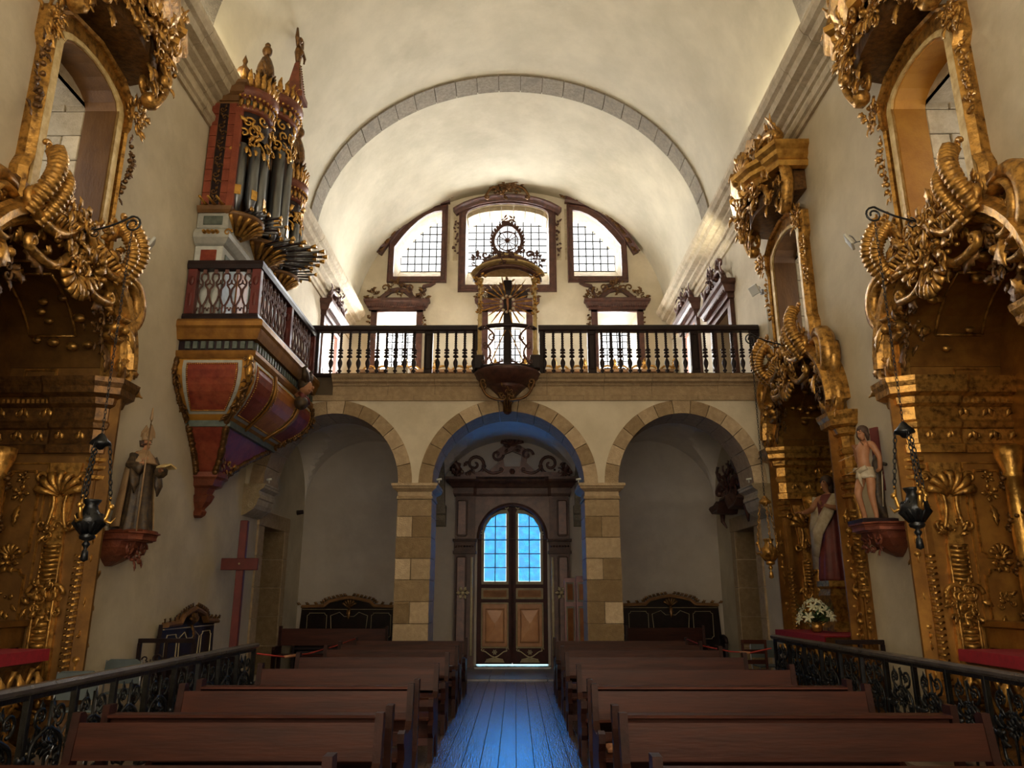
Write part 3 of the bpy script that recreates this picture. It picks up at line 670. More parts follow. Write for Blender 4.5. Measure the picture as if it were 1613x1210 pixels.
        mb.mold([(1.36, 0), (1.36, .08), (1.42, .15), (1.54, .15), (1.62, .08), (1.62, 0)], [(0, .5), (.0, 3.42), (-.2, 3.42), (-.2, .5)], plane='uw', flip=-1)
        mb.box(1.37, 1.61, .3, 3.42, 0, .12); P('pilaster', mb, 'gold_panel')
        mb = MB(T=TT)
        for z in (3.3, 3.2, 3.08): mb.mold([(1.36, 0), (1.36, .08), (1.42, .15), (1.54, .15), (1.62, .08), (1.62, 0)], [(0, z), (.05, z + .02), (.06, z + .06), (0, z + .08)], plane='uw', flip=-1)
        mb.cscroll((1.60, 2.25), (1.68, 3.05), -.1, .045, .08, n=12); mb.scroll((1.66, 2.52), .12, 0, 1.4, .04, .08, dirn=-1)
        mb.garland([(1.47, 3.0, .15), (1.47, 2.2, .17), (1.49, 1.4, .15), (1.46, .7, .16)], 34, rd, .15, .12)
        mb.garland([(1.63, 2.1, .08), (1.66, 1.3, .07), (1.6, .6, .08)], 22, rd, .13, .08)
        for k in range(22): mb.sweep([(1.36, .7 + k * .07, .02), (1.33, .69 + k * .07, .08), (1.37, .7 + k * .07, .13)], .018, n=5)
        for k in range(16): mb.sweep([(1.56, 1.7 + k * .08, .15), (1.61, 1.69 + k * .08, .11), (1.63, 1.7 + k * .08, .04)], .026, n=5)
        P('pilaster_carving', mb, 'gold')
        mb = MB(T=TT)
        mb.mold([(1.42, -.5), (1.36, -.3), (1.36, .08), (1.42, .18), (1.54, .18), (1.64, .1), (1.64, 0)], [(0, 0), (.08, 0), (.08, .12), (.04, .2), (.02, .42), (.07, .48), (.07, .55), (0, .6)], plane='uw', flip=-1); mb.box(1.37, 1.62, 0, .58, -.1, .14)
        P('pedestal', mb, 'gold_dark')
        # volutes on the entablature and the big shoulder scroll of the arch
        mb = MB(T=TT)
        mb.scroll((1.5, 4.56), .17, -PI * .5, 1.6, .06, .2, dirn=1, tt=1.4); mb.cscroll((1.56, 4.42), (1.5, 5.0), -.12, .06, .14, tt=1.5)
        mb.leaf((1.58, 4.42), -.6, .3, .08, .2, curl=1.2); mb.leaf((1.55, 4.5), .3, .26, .07, .2); mb.leaf((1.4, 4.4), 2.2, .3, .07, .22)
        mb.prism([(1.34, 4.38), (1.55, 4.38), (1.52, 4.7), (1.45, 4.9), (1.48, 5.05), (1.25, 5.1)], 0, .12)
        P('volute', mb, 'gold')
        mb = MB(T=TT)
        t = np.linspace(0, 1, 20); a = -1.9 + t * 3.9
        mb.sweep(np.c_[1.24 + .36 * np.cos(a), 5.40 + .38 * np.sin(a), .13 + .08 * np.sin(PI * t)], .07 + .045 * np.sin(PI * t), .13, n=8)
        mb.sweep(np.c_[1.22 + .25 * np.cos(a), 5.40 + .26 * np.sin(a), .2 + .05 * np.sin(PI * t)], .05, .1)
        mb.sweep(np.c_[1.22 + .42 * np.cos(a * .6 - .8), 5.34 + .46 * np.sin(a * .6 - .8), .14 + 0 * t], .06 * (.4 + np.sin(PI * t)), .1)
        mb.foliage((1.22, 5.38), .2, .2, 16, rd, .1, .16, .08); mb.leaf((1.2, 5.1), -1.2, .4, .09, .3); mb.ball((1.16, 4.98, .34), .06)
        P('shoulder_scroll', mb, 'gold')
        # ribbed horn rising from the arch to the window frame
        for (u0, u1, v0, v1, ww) in ((.98, .80, 5.55, 6.35, .105), (.78, .60, 5.5, 6.18, .085)):
            mb = MB(T=TT); t = np.linspace(0, 1, 73)
            Pp = np.c_[u0 + (u1 - u0) * t + .07 * np.sin(PI * t), v0 + (v1 - v0) * t, .30 + .22 * np.sin(PI * t * .9)]
            mb.sweep(Pp, ww * (.55 + .5 * np.sin(PI * (t * .8 + .12))) * .85 * (1 + .10 * np.cos(t * 2 * PI * 15)), ww * .95 * (1 + .10 * np.cos(t * 2 * PI * 15)), n=8)
            mb.scroll((u1 + .02, v1 + .03), .07, 0, 1.2, .03, .3); P('ribbed_horn', mb, 'gold')
        mb = MB(T=TT)   # attic bracket inside the arch, hanging swag
        mb.foliage((.98, 5.0), .2, .3, 30, rd, .02, .15, .14); mb.leaf((.75, 5.25), -2.4, .35, .1, .18); mb.leaf((1.15, 4.8), -1.7, .4, .1, .1)
        P('arch_foliage', mb, 'gold_dark')
        # column with flower spiral, standing at the back of the recess
        mb = MB(T=comp(TT, (np.eye(3), V3(*CPOS)))); 
        mb.T = (mb.T[0] @ np.array([[1, 0, 0], [0, 0, 1], [0, 1, 0]], float), mb.T[1])
        mb.lathe([(.15, 1.12), (.15, 1.2), (.12, 1.22), (.14, 1.27), (.11, 1.33), (.12, 1.8), (.11, 2.6), (.1, 3.05), (.13, 3.08), (.1, 3.12), (.16, 3.3), (.17, 3.42)], n=12); cl = P('column', mb, 'gold_bright' if kind == 'R' else 'gold')
        mb = MB(T=comp(TT, (np.eye(3), V3(*CPOS))))
        for k in range(34):
            a = k * .62; z = 1.4 + k * .05
            mb.ball((.13 * math.cos(a), z, .13 * math.sin(a)), .028 + .012 * (k % 2), 5, 4)
            if k % 2: mb.leaf((.12 * math.cos(a), z), a, .1, .03, .13 * math.sin(a), n=5)
        o = link('flower_spiral', mesh_of('flower_spiral', mb, 'gold_dark', ORG[root.name]), cl)
        mb = MB(T=comp(TT, (np.eye(3), V3(*CPOS)))); mb.box(-.17, .17, .0, 1.12, -.17, .17); mb.foliage((0, .75), .12, .25, 12, rd, .17, .1, .03); mb.mold(rect(-.13, .13, .3, 1.05), [(-.012, .17), (0, .19), (.012, .17)], True); P('column_pedestal', mb, 'gold_dark')
        # window surround, side drops
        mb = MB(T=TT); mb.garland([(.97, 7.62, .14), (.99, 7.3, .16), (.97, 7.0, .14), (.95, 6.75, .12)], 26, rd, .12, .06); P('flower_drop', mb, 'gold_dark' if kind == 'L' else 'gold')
        mb = MB(T=TT); mb.foliage((.96, 7.95), .13, .2, 24, rd, .12, .15, .1); mb.rosette((.97, 7.9), .13, .2, 6); P('corner_rose', mb, 'gold')
        mb = MB(T=TT); mb.scroll((.86, 8.42), .14, -1, 1.5, .05, .3, dirn=-1); mb.cscroll((.98, 8.2), (1.02, 9.0), -.16, .07, .38, tt=1.6); mb.leaf((.9, 8.5), -2.0, .35, .08, .35, curl=1)
        P('canopy_scroll', mb, 'gold')
    # archivolt
    mb = MB(T=T); aa = np.linspace(.0, PI, 25)
    pts = [(1.40 * math.cos(a), 4.55 + 1.12 * math.sin(a)) for a in aa]
    mb.mold(pts, [(0, 0), (0, .2), (.05, .26), (.09, .24), (.12, .32), (.2, .34), (.24, .26), (.28, .24), (.3, 0)], flip=1); P('archivolt', mb, 'gold')
    mb = MB(T=T)
    for k in range(17):
        a = PI * (.1 + .8 * k / 16); mb.leaf((1.24 * math.cos(a), 4.5 + 1.0 * math.sin(a)), a + .8 * (-1) ** k, .2, .05, .16, n=6)
    for q in (-1, 1): mb.cscroll((q * .1, 5.45), (q * .75, 5.2), -q * .14, .055, .28)
    mb.foliage((0, 5.42), .5, .2, 44, rd, .2, .19, .16); mb.shell((0, 5.3), .34, PI * 1.15, PI * 1.85, 7, .26)
    P('keystone_carving', mb, 'gold')
    mb = MB(T=T); mb.foliage((0, 5.82), 1.0, .2, 70, rd, .12, .2, .2)
    for q in (-1, 1):
        mb.cscroll((q * .15, 5.75), (q * .95, 5.6), -q * .16, .06, .34); mb.leaf((q * .5, 5.9), PI / 2 - q * .5, .35, .09, .3)
        for k in range(9): mb.sweep([(q * (.2 + k * .085), 5.62 - k * .012, .3), (q * (.24 + k * .085), 5.72 - k * .012, .42), (q * (.22 + k * .085), 5.82 - k * .015, .3)], .032, n=5)
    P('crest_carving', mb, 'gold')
    # wall strip between the arch and the window frame
    mb = MB(T=T); mb.prism([(-1.3, 5.2), (-1.0, 5.95), (1.0, 5.95), (1.3, 5.2), (.9, 5.62), (0, 5.74), (-.9, 5.62)], 0, .14); P('apron', mb, 'gold_panel')
    # window surround
    hole = arch_hole(0, .64, 6.02, 7.85, .26, 8)
    o2 = [(-.92, 5.72), (.92, 5.72), (.92, 6.1), (.86, 6.25), (.86, 7.62), (.93, 7.74), (.93, 8.12), (.62, 8.34), (0, 8.44), (-.62, 8.34), (-.93, 8.12), (-.93, 7.74), (-.86, 7.62), (-.86, 6.25), (-.92, 6.1)]
    mb = MB(T=T); mb.plate(o2, [hole], 0, .1); mb.mold(o2, [(-.06, .08), (-.06, .15), (-.03, .18), (.0, .14), (.02, .1), (.02, 0)], True); P('window_surround', mb, 'gold')
    mb = MB(T=T); h2 = arch_hole(0, .76, 5.9, 7.86, .3, 8); mb.plate(h2, [hole], .08, .135); P('inner_frame', mb, 'cream_gilt')
    mb = MB(T=T); n_ = len(hole); h3 = [(x * .96, 6.02 + (z - 6.02) * .985 + .01) for x, z in hole]
    v = [(x, z, w_) for w_ in (.10, -.30) for x, z in hole] + [(x, z, w_) for w_ in (.10, -.30) for x, z in h3]; ff = []
    for i in range(n_):
        j = (i + 1) % n_; ff += [(i, j, n_ + j, n_ + i), (2 * n_ + i, 3 * n_ + i, 3 * n_ + j, 2 * n_ + j), (i, 2 * n_ + i, 2 * n_ + j, j), (n_ + i, n_ + j, 3 * n_ + j, 3 * n_ + i)]
    mb.add(v, ff); P('reveal_lining', mb, 'ochre' if kind == 'R' else 'brown_wood', 'ochre painted boards of the window reveal' if kind == 'R' else None)
    mb = MB(T=T); mb.prism([(-.66, 0)], 0, 0) if False else mb.loft([[(-.68, 5.94, .14), (-.68, 6.0, .16), (-.68, 6.06, -.4), (-.68, 5.98, -.4)], [(.68, 5.94, .14), (.68, 6.0, .16), (.68, 6.06, -.4), (.68, 5.98, -.4)]]); P('window_sill', mb, 'cream_gilt')
    # canopy over the window
    path = [(-1.16, 0), (-1.16, .5), (-.86, .62), (-.74, .5), (-.42, .72), (0, .84), (.42, .72), (.74, .5), (.86, .62), (1.16, .5), (1.16, 0)]
    mb = MB(T=T); mb.mold(path, [(-.12, 8.86), (0, 8.86), (.03, 8.95), (.0, 9.0), (.06, 9.06), (.07, 9.14), (.14, 9.2), (.15, 9.28), (-.12, 9.3)], plane='uw', flip=-1)
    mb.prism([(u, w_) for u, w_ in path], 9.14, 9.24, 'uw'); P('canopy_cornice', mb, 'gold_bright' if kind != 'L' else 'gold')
    mb = MB(T=T); mb.prism([(-1.0, 0), (-.9, .4), (-.4, .55), (0, .6), (.4, .55), (.9, .4), (1.0, 0)], 8.5, 8.9, 'uw'); P('canopy_soffit', mb, 'gold_dark')
    mb = MB(T=T)
    for k in range(9):
        a = -1 + 2 * k / 8; mb.foliage((a * .95, 8.72 + .06 * math.cos(a * 3)), .15, .24, 13, rd, .62 - .28 * a * a, .2, .16)
    for q in (-1, 1):
        mb.cscroll((q * .12, 8.75), (q * .8, 8.5), q * .18, .06, .72 - .1); mb.leaf((q * .5, 8.5), -PI / 2, .3, .08, .5); mb.leaf((q * .75, 8.5), -PI / 2 + q * .3, .3, .08, .42)
    P('canopy_foliage', mb, 'gold')
    mb = MB(T=T); mb.shell((0, 9.25), .5, PI * .08, PI * .92, 9, .68, bulge=.3); mb.foliage((0, 9.45), .55, .35, 46, rd, .5, .22, .2); mb.ball((0, 9.2, .85), .14)
    for q in (-1, 1):
        mb.cscroll((q * .55, 9.35), (q * 1.12, 9.5), q * .2, .09, .5, tt=1.5); mb.scroll((q * 1.0, 9.55), .2, 0, 1.4, .06, .45, dirn=q); mb.leaf((q * 1.1, 9.4), PI / 2, .45, .1, .4, curl=1.4); mb.foliage((q * .95, 9.55), .25, .22, 16, rd, .4, .2, .15)
    mb.prism([(-.5, 9.24), (.5, 9.24), (.36, 9.9), (0, 10.1), (-.36, 9.9)], .15, .62); P('canopy_crest', mb, 'gold')
    # altar table
    W_ = .2 if kind != 'F' else .62; u0, u1 = (-.7, .75) if kind != 'F' else (-1.35, .75)
    mb = MB(T=T); pf = [(-.6, 0), (W_ - .1, 0), (W_ - .08, .1), (W_ - .25, .2), (W_ - .3, .45), (W_ - .12, .8), (W_ - .08, .95), (W_ - .03, 1.0), (W_, 1.06), (W_, 1.12), (-.6, 1.12)]
    mb.loft([[(u0, z, a) for a, z in pf], [(u1, z, a) for a, z in pf]]); P('altar_table', mb, 'gold_dark')
    mb = MB(T=T)
    for u in np.linspace(u0 + .1, u1 - .1, 5):
        mb.sweep([(u, z, a + .02) for a, z in pf[3:7]], .03, nrm=(1, 0, 0)); mb.leaf((u, .95), -PI / 2, .3, .07, W_ - .02, n=7)
    for k in range(4): mb.foliage((u0 + .45 + k * (u1 - u0 - .9) / 3, .6), .18, .12, 10, rd, W_ - .22, .12, .04)
    P('table_carving', mb, 'gold')
    # predella steps behind the table
    mb = MB(T=T); mb.box(-1.36, 1.36, 1.12, 1.4, -1.2, -.45); mb.box(-1.0, 1.0, 1.4, 1.75, -1.2, -.8); mb.mold([(-1.36, -.45), (1.36, -.45)], [(0, 1.34), (-.05, 1.36), (-.05, 1.42), (0, 1.43)], plane='uw', flip=1); P('predella', mb, 'gold_panel')
    if kind == 'F':   # arched shrine frame round the green niche
        mb = MB(T=T); hh = arch_hole(0, .72, 1.75, 3.9, .6, 10); mb.mold(hh[1:] + hh[:1], [(-.1, -1.2), (-.1, -1.1), (-.04, -1.06), (.04, -1.06), (.1, -1.1), (.1, -1.2)]); mb.garland([(.72, 1.9, -1.05), (.74, 3.9, -1.05)], 26, rd, .12, .04); mb.garland([(-.72, 1.9, -1.05), (-.74, 3.9, -1.05)], 26, rd, .12, .04); P('shrine_frame', mb, 'gold')
    else:
        mb = MB(T=T)
        for u in (-.5, 0, .5): mb.mold(rect(u - .2, u + .2, 1.9, 3.3, .06), [(-.02, -1.2), (-.01, -1.17), (.01, -1.17), (.02, -1.2)], True); mb.foliage((u, 2.6), .12, .3, 12, rd, -1.19, .14, .04)
        P('back_carving', mb, 'gold')
    # cloth: a thing of its own
    mb = MB(T=T); g = .012; mb.prism([(-.45, 1.12), (W_ + g, 1.12), (W_ + .02, 1.0), (W_ + .035, 1.0), (W_ + .03, 1.14), (-.45, 1.14)], 0, 1) if False else None
    pc = [(-.44, 1.124), (W_ + .008, 1.124), (W_ + .012, 1.02), (W_ + .03, 1.02), (W_ + .026, 1.142), (-.44, 1.142)]
    e0 = u0 - .02; e1 = u1 + .02
    mb.loft([[(e0, z, a) for a, z in pc], [(e1, z, a) for a, z in pc]])
    lab = {'L': 'red cloth on the altar table at the left edge', 'R': 'red cloth on the altar table at the right edge', 'F': 'red cloth on the farther right altar, under the white lilies'}[kind]
    loc = T[0] @ V3(0, 1.12, W_ / 2) + T[1]; single('altar_cloth', mb, 'red_cloth', lab, 'cloth', tuple(loc), 'altar cloths')
    return root
for (s, c), kd in zip(ALT, 'LRF'): altar(s, c, kd)
# ============================================================ CHOIR: carved window frames
def put(root, name, mb, m, label=None, stuff=False, parent=None):
    if parent is not None: o = link(name, mesh_of(name, mb, m, ORG[root.name]), parent)
    else: o = part(name, mb, m, root, label)
    if stuff: o['kind'] = 'stuff'
    return o
rd = random.Random(3)
T = back(YL)
r_ = thing('window_frame', 'large carved wooden frame of the central choir window, gilt cartouche at its arched top', 'window frame', (CWc, YL, 11.4))
fr = [(CWc - 1.38, 11.5), (CWc + 1.38, 11.5), (CWc + 1.38, 14.05)] + [(CWc + 1.38 * math.cos(a), 14.05 + .42 * math.sin(a)) for a in np.linspace(0, PI, 13)][1:-1] + [(CWc - 1.38, 14.05)]
o2 = [(CWc - 1.6, 11.3), (CWc + 1.6, 11.3), (CWc + 1.6, 14.2)] + [(CWc + 1.6 * math.cos(a), 14.2 + .44 * math.sin(a)) for a in np.linspace(0, PI, 13)][1:-1] + [(CWc - 1.6, 14.2)]
mb = MB(T=T); mb.plate(o2, [fr], 0, .1); mb.mold(o2, [(-.05, .1), (-.02, .15), (.02, .12), (.03, 0)], True); put(r_, 'architrave', mb, 'choir_frame')
mb = MB(T=T); hp = [(CWc - 1.78, 14.12)] + [(CWc + 1.75 * x, 14.12 + .52 * (1 - x * x) ** .8) for x in np.linspace(-.95, .95, 15)] + [(CWc + 1.78, 14.12)]
mb.mold(hp, [(-.12, 0), (-.12, .16), (-.03, .2), (.02, .3), (.07, .32), (.09, 0)], flip=-1); put(r_, 'hood', mb, 'choir_frame')
mb = MB(T=T); mb.foliage((CWc, 14.85), .5, .22, 60, rd, .3, .2, .2); mb.shell((CWc, 14.85), .32, PI * .1, PI * .9, 7, .42); 
for q in (-1, 1): mb.cscroll((CWc + q * .1, 14.9), (CWc + q * .7, 14.6), q * .16, .05, .4); mb.leaf((CWc + q * .3, 15.0), PI / 2 - q * .4, .3, .08, .4)
put(r_, 'cartouche', mb, 'gold_dark', None, True)
mb = MB(T=T)
for q in (-1, 1): mb.garland([(CWc + q * 1.72, 13.9, .06), (CWc + q * 1.7, 13.2, .06), (CWc + q * 1.7, 12.6, .06)], 16, rd, .14, .05)
put(r_, 'side_drops', mb, 'choir_frame', None, True)
for s, A, nm in ((-1, lw_out, 'left'), (1, rw_out, 'right')):
    x_in, x_out = A[0][0], A[1][0]
    r_ = thing('window_frame', 'carved wooden frame of the %s lunette window with sloping gilt top edge' % nm, 'window frame', ((x_in + x_out) / 2, YL, 11.2))
    cx_, cz_ = (x_in + x_out) / 2, 12.9
    O = [(x_in - s * .18, 11.62), (x_out + s * .18, 11.62)] + [(x + s * .16 * (0.6 if abs(x - x_in) < .5 else 1), z + .17) for x, z in A[2:-1]] + [(x_in - s * .18, A[-1][1] + .2)]
    mb = MB(T=T); mb.plate(O, [A], 0, .1); mb.mold(O, [(-.05 * s, .1), (-.02 * s, .15), (.02 * s, .12), (.02 * s, 0)] , True); put(r_, 'architrave', mb, 'choir_frame')
    sl = [(x_out + s * .5, 12.62)] + [(x + s * .2, z + .28) for x, z in A[2:-1]] + [(x_in - s * .25, A[-1][1] + .38)]
    mb = MB(T=T); mb.mold(sl, [(-.1, 0), (-.1, .16), (-.02, .2), (.03, .28), (.08, .3), (.1, 0)], flip=-1 * -s if False else (s)); put(r_, 'hood', mb, 'choir_frame')
    mb = MB(T=T)
    for i in range(13):
        k = i / 12 * (len(sl) - 1); a = int(min(k, len(sl) - 2)); f_ = k - a; p = (sl[a][0] * (1 - f_) + sl[a + 1][0] * f_, sl[a][1] * (1 - f_) + sl[a + 1][1] * f_)
        mb.leaf(p, PI / 2 + s * .9, .26, .07, .2, n=6); mb.scroll(p, .09, 0, 1, .025, .25, n=10)
    put(r_, 'cresting', mb, 'gold_dark', None, True)
    mb = MB(T=T); mx_ = cx_; mb.mold([(mx_ - .6, 11.6), (mx_ - .45, 11.5), (mx_ - .25, 11.46), (mx_ - .12, 11.1), (mx_, 10.98), (mx_ + .12, 11.1), (mx_ + .25, 11.46), (mx_ + .45, 11.5), (mx_ + .6, 11.6)], [(-.05, 0), (-.05, .1), (.05, .1), (.05, 0)]); mb.scroll((mx_ - .25, 11.3), .12, 0, 1.2, .03, .1); mb.scroll((mx_ + .25, 11.3), .12, PI, 1.2, .03, .1, dirn=-1); mb.leaf((mx_, 11.1), -PI / 2, .25, .07, .08)
    put(r_, 'apron', mb, 'choir_frame')
for k, (c, h) in enumerate(low):
    nm = ('left', 'middle', 'right')[k]
    r_ = thing('window_frame', 'carved pedimented frame of the %s lower choir window above the balustrade' % nm, 'window frame', (c, YL, 7.0), 'lower choir window frames')
    mb = MB(T=T)
    for q in (-1, 1): mb.box(c + q * (h + .1) - .1, c + q * (h + .1) + .1, 7.1, 10.62, 0, .1)
    mb.box(c - h - .2, c + h + .2, 10.55, 10.62, 0, .1); put(r_, 'architrave', mb, 'choir_frame')
    mb = MB(T=T); mb.mold([(c - h - .28, 0), (c - h - .28, .14), (c + h + .28, .14), (c + h + .28, 0)], [(-.12, 10.62), (0, 10.62), (.0, 10.70), (.05, 10.72), (.1, 10.84), (.15, 10.88), (.15, 10.95), (-.12, 10.97)], plane='uw', flip=-1)
    for i in range(24): mb.box(c - h - .26 + i * (2 * h + .52) / 23.5, c - h - .26 + i * (2 * h + .52) / 23.5 + .03, 10.71, 10.80, .1, .22)
    put(r_, 'cornice', mb, 'choir_frame')
    mb = MB(T=T); pz = 10.97
    mb.plate([(c - .72, pz), (c + .72, pz), (c + .6, pz + .1), (c + .28, pz + .38), (c, pz + .44), (c - .28, pz + .38), (c - .6, pz + .1)], [[(c - .42, pz + .08), (c + .42, pz + .08), (c + .2, pz + .26), (c, pz + .3), (c - .2, pz + .26)]], 0, .12)
    put(r_, 'pediment', mb, 'choir_frame')
    mb = MB(T=T); mb.foliage((c, pz + .42), .2, .24, 22, rd, .1, .14, .1); mb.leaf((c, pz + .5), PI / 2, .25, .06, .15)
    for q in (-1, 1):
        mb.scroll((c + q * .42, pz + .42), .16, -PI / 2, 1.3, .035, .1, dirn=-q); mb.foliage((c + q * .78, pz + .16), .18, .15, 14, rd, .06, .14, .08); mb.leaf((c + q * .8, pz + .2), PI / 2, .28, .05, .1, side=q); mb.leaf((c + q * .9, pz + .06), .2 if q > 0 else PI - .2, .22, .05, .1)
        mb.garland([(c + q * (h + .24), 10.5, .05), (c + q * (h + .22), 10.0, .05)], 9, rd, .13, .04)
    put(r_, 'cresting', mb, 'gold_dark', None, True)
# pediments of the doors in the side walls of the choir
for s, c, nm in ((1, 17.42, 'dark doorway beside the balustrade end'), (1, 20.6, 'bright side window far along the right choir wall'), (-1, 20.6, 'bright side window far along the left choir wall')):
    Ts = frame(s, c); z0 = 8.2 if c < 18 else 9.0
    r_ = thing('door_surround' if c < 18 else 'window_frame', 'carved dark wood surround with scrolled pediment round the ' + nm, 'surround', (s * WX, c, 6.0))
    mb = MB(T=Ts)
    for q in (-1, 1): mb.box(q * .82 - .12, q * .82 + .12, 6.0, z0, 0, .1)
    mb.box(-.94, .94, z0 - .02, z0 + .12, 0, .1); put(r_, 'architrave', mb, 'choir_frame')
    mb = MB(T=Ts); mb.mold([(-.98, 0), (-.98, .16), (.98, .16), (.98, 0)], [(-.14, z0 + .12), (0, z0 + .12), (0, z0 + .24), (.06, z0 + .26), (.12, z0 + .4), (.18, z0 + .44), (.18, z0 + .54), (-.14, z0 + .56)], plane='uw', flip=-1)
    for i in range(22): mb.box(-.96 + i * .088, -.92 + i * .088, z0 + .26, z0 + .36, .1, .25)
    put(r_, 'cornice', mb, 'choir_frame')
    mb = MB(T=Ts); mb.plate([(-.8, z0 + .55), (.8, z0 + .55), (.6, z0 + .7), (.25, z0 + 1.0), (0, z0 + 1.05), (-.25, z0 + 1.0), (-.6, z0 + .7)], [], 0, .14); put(r_, 'pediment', mb, 'choir_frame')
    mb = MB(T=Ts); mb.foliage((0, z0 + 1.0), .25, .3, 26, rd, .12, .17, .14)
    for q in (-1, 1): mb.cscroll((q * .3, z0 + .95), (q * .85, z0 + .7), q * .12, .05, .18, tt=1.6); mb.scroll((q * .45, z0 + 1.2), .2, -PI / 2, 1.2, .045, .14, dirn=-q, tt=1.6); mb.leaf((q * .85, z0 + .7), PI / 2, .42, .07, .16, side=-q)
    put(r_, 'cresting', mb, 'choir_frame', None, True)
mb = MB(T=frame(1, 17.42)); mb.bbox(-.67, .67, 6.05, 8.2, -.6, -.54, .01)
for z in (6.3, 7.3): mb.mold(rect(-.5, .5, z, z + .8), [(-.03, -.54), (0, -.5), (.03, -.54)], True)
struct('door_4', mb, 'choir_frame')
# choir stalls along the west wall: panelled back with gilt scroll cresting
r_ = thing('choir_stalls', 'wooden choir stalls with gilt scroll cresting glimpsed behind the balusters', 'choir stall', (0, 22.6, 6.0))
mb = MB()
for k in range(11): x = -4.6 + k * .92; mb.box(x + .02, x + .9, 22.75, 22.85, 6.0, 8.28)
put(r_, 'back_panels', mb, 'brown_wood', None, True)
mb = MB(); mb.box(-4.7, 5.0, 22.35, 22.88, 8.28, 8.36); mb.box(-4.7, 5.0, 22.3, 22.75, 6.4, 6.46); put(r_, 'canopy', mb, 'brown_wood')
mb = MB(T=back(22.6))
for k in range(11):
    x = -4.15 + k * .92
    for q in (-1, 1): mb.cscroll((x + q * .08, 8.5), (x + q * .42, 8.42), q * .07, .035, 0, n=8)
    mb.leaf((x, 8.4), PI / 2, .36, .07, 0); mb.ball((x, 8.52, .04), .07)
put(r_, 'cresting', mb, 'gold', None, True)
# lectern-like dark case and white peak behind the balusters at the left
mb = MB(); mb.sqprof(-3.05, -2.85, 19.4, 19.6, [(.2, 6.0), (.2, 6.1), (.02, 6.3), (.02, 7.0), (.16, 7.08), (.16, 7.5), (0, 7.52)]); single('choir_lectern', mb, 'linen', 'pale cloth-draped lectern behind the left balusters of the loft', 'lectern', (-2.95, 19.5, 6.0))

# ============================================================ LOFT BALUSTRADE
bal = MB(); prof = [(.03, 0), (.03, .02), (.018, .035), (.045, .06), (.048, .075), (.018, .10), (.02, .115), (.04, .17), (.052, .22), (.05, .26), (.03, .31), (.016, .335), (.02, .345), (.058, .36), (.06, .375), (.045, .40), (.02, .42), (.022, .435), (.055, .445), (.055, .465), (.022, .475), (.022, .49), (.055, .50), (.055, .525), (.022, .54), (.03, .555)]
bal.lathe(prof, n=9)
zt = np.linspace(.545, .94, 34); 
for ph in (0, PI): bal.sweep(np.c_[.014 * np.cos(zt * 62 + ph), .014 * np.sin(zt * 62 + ph), zt], .017, nrm=(1, 0, 0), n=5)
BME = mesh_of('baluster', bal, 'black_wood')
r_ = thing('loft_balustrade', 'long dark turned-wood balustrade along the edge of the choir loft', 'balustrade', (0, YA, 6.02))
for x0, x1 in ((-4.08, -.62), (.62, 5.18)):
    mb = MB(); mb.bbox(x0, x1, YA - .09, YA + .09, 6.0, 6.07, .008); put(r_, 'bottom_rail', mb, 'black_wood')
    mb = MB(); mb.loft([[(x, YA - a, z) for a, z in ((-.08, 6.98), (.08, 6.98), (.10, 7.0), (.10, 7.07), (.07, 7.11), (-.07, 7.11), (-.10, 7.07), (-.10, 7.0))] for x in (x0, x1)]); put(r_, 'top_rail', mb, 'black_wood')
for x in (-4.0, -1.65, -.66, .68, 1.72, 3.84, 5.1):
    mb = MB(); w_ = .085 if abs(x) > .9 else .04; mb.bbox(x - w_, x + w_, YA - .07, YA + .07, 6.07, 6.98, .01); mb.mold([(x - w_ + .03, 6.16), (x + w_ - .03, 6.16), (x + w_ - .03, 6.9), (x - w_ + .03, 6.9)], [(-.01, -YA) for _ in ()] or [(-.012, YA - .07), (0, YA - .082), (.012, YA - .07)], True, 'xz') if w_ > .05 else None
    put(r_, 'post', mb, 'black_wood')
bx = list(-3.66 + .19 * np.arange(10)) + list(-1.46 + .186 * np.arange(5)) + list(.70 + .19 * np.arange(5) + .04) + list(1.93 + .19 * np.arange(10)) + list(4.06 + .19 * np.arange(6))
for x in bx: o = link('baluster', BME, r_); o.location = (x, 0, .05)

# ============================================================ TRIBUNE with crucifix in the middle of the loft front
TX = -.02; TY = 14.95
r_ = thing('crucifix_tribune', 'carved canopied tribune bulging from the middle of the loft front, topped by a spoked ring', 'tribune', (TX, TY, 5.2))
H0 = (PI, 2 * PI)
mb = MB(); mb.lathe([(.0, 5.72), (.28, 5.74), (.5, 5.8), (.56, 5.86), (.62, 5.9), (.68, 5.98), (.70, 6.02), (.66, 6.06), (0, 6.06)], (TX, TY, 0), 20, a0=H0[0], a1=H0[1]); put(r_, 'balcony_base', mb, 'choir_frame')
mb = MB(); mb.lathe([(0.02, 5.20), (.07, 5.23), (.09, 5.3), (.06, 5.34), (.07, 5.38), (.14, 5.5), (.2, 5.6), (.3, 5.7), (.4, 5.78), (0, 5.78)], (TX, TY, 0), 14, a0=H0[0], a1=H0[1]); put(r_, 'pendant', mb, 'choir_frame')
Tt = back(TY, TX)
mb = MB(T=Tt)
for q in (-1, 1):
    mb.cscroll((q * .12, 5.42), (q * .52, 5.74), -q * .10, .03, .36, n=10); mb.scroll((q * .5, 5.72), .09, -PI / 2, 1.4, .025, .34, dirn=-q)
for a in (-.9, -.45, 0, .45, .9): mb.sweep([(.06 * math.sin(a) + .02 * a, 5.24, .08), (.09 * math.sin(a), 5.4, .12), (.22 * math.sin(a), 5.6, .26)], .018, nrm=(1, 0, 0))
mb.foliage((0, 5.62), .16, .08, 14, rd, .3, .1, .08); put(r_, 'pendant_carving', mb, 'gold_dark', None, True)
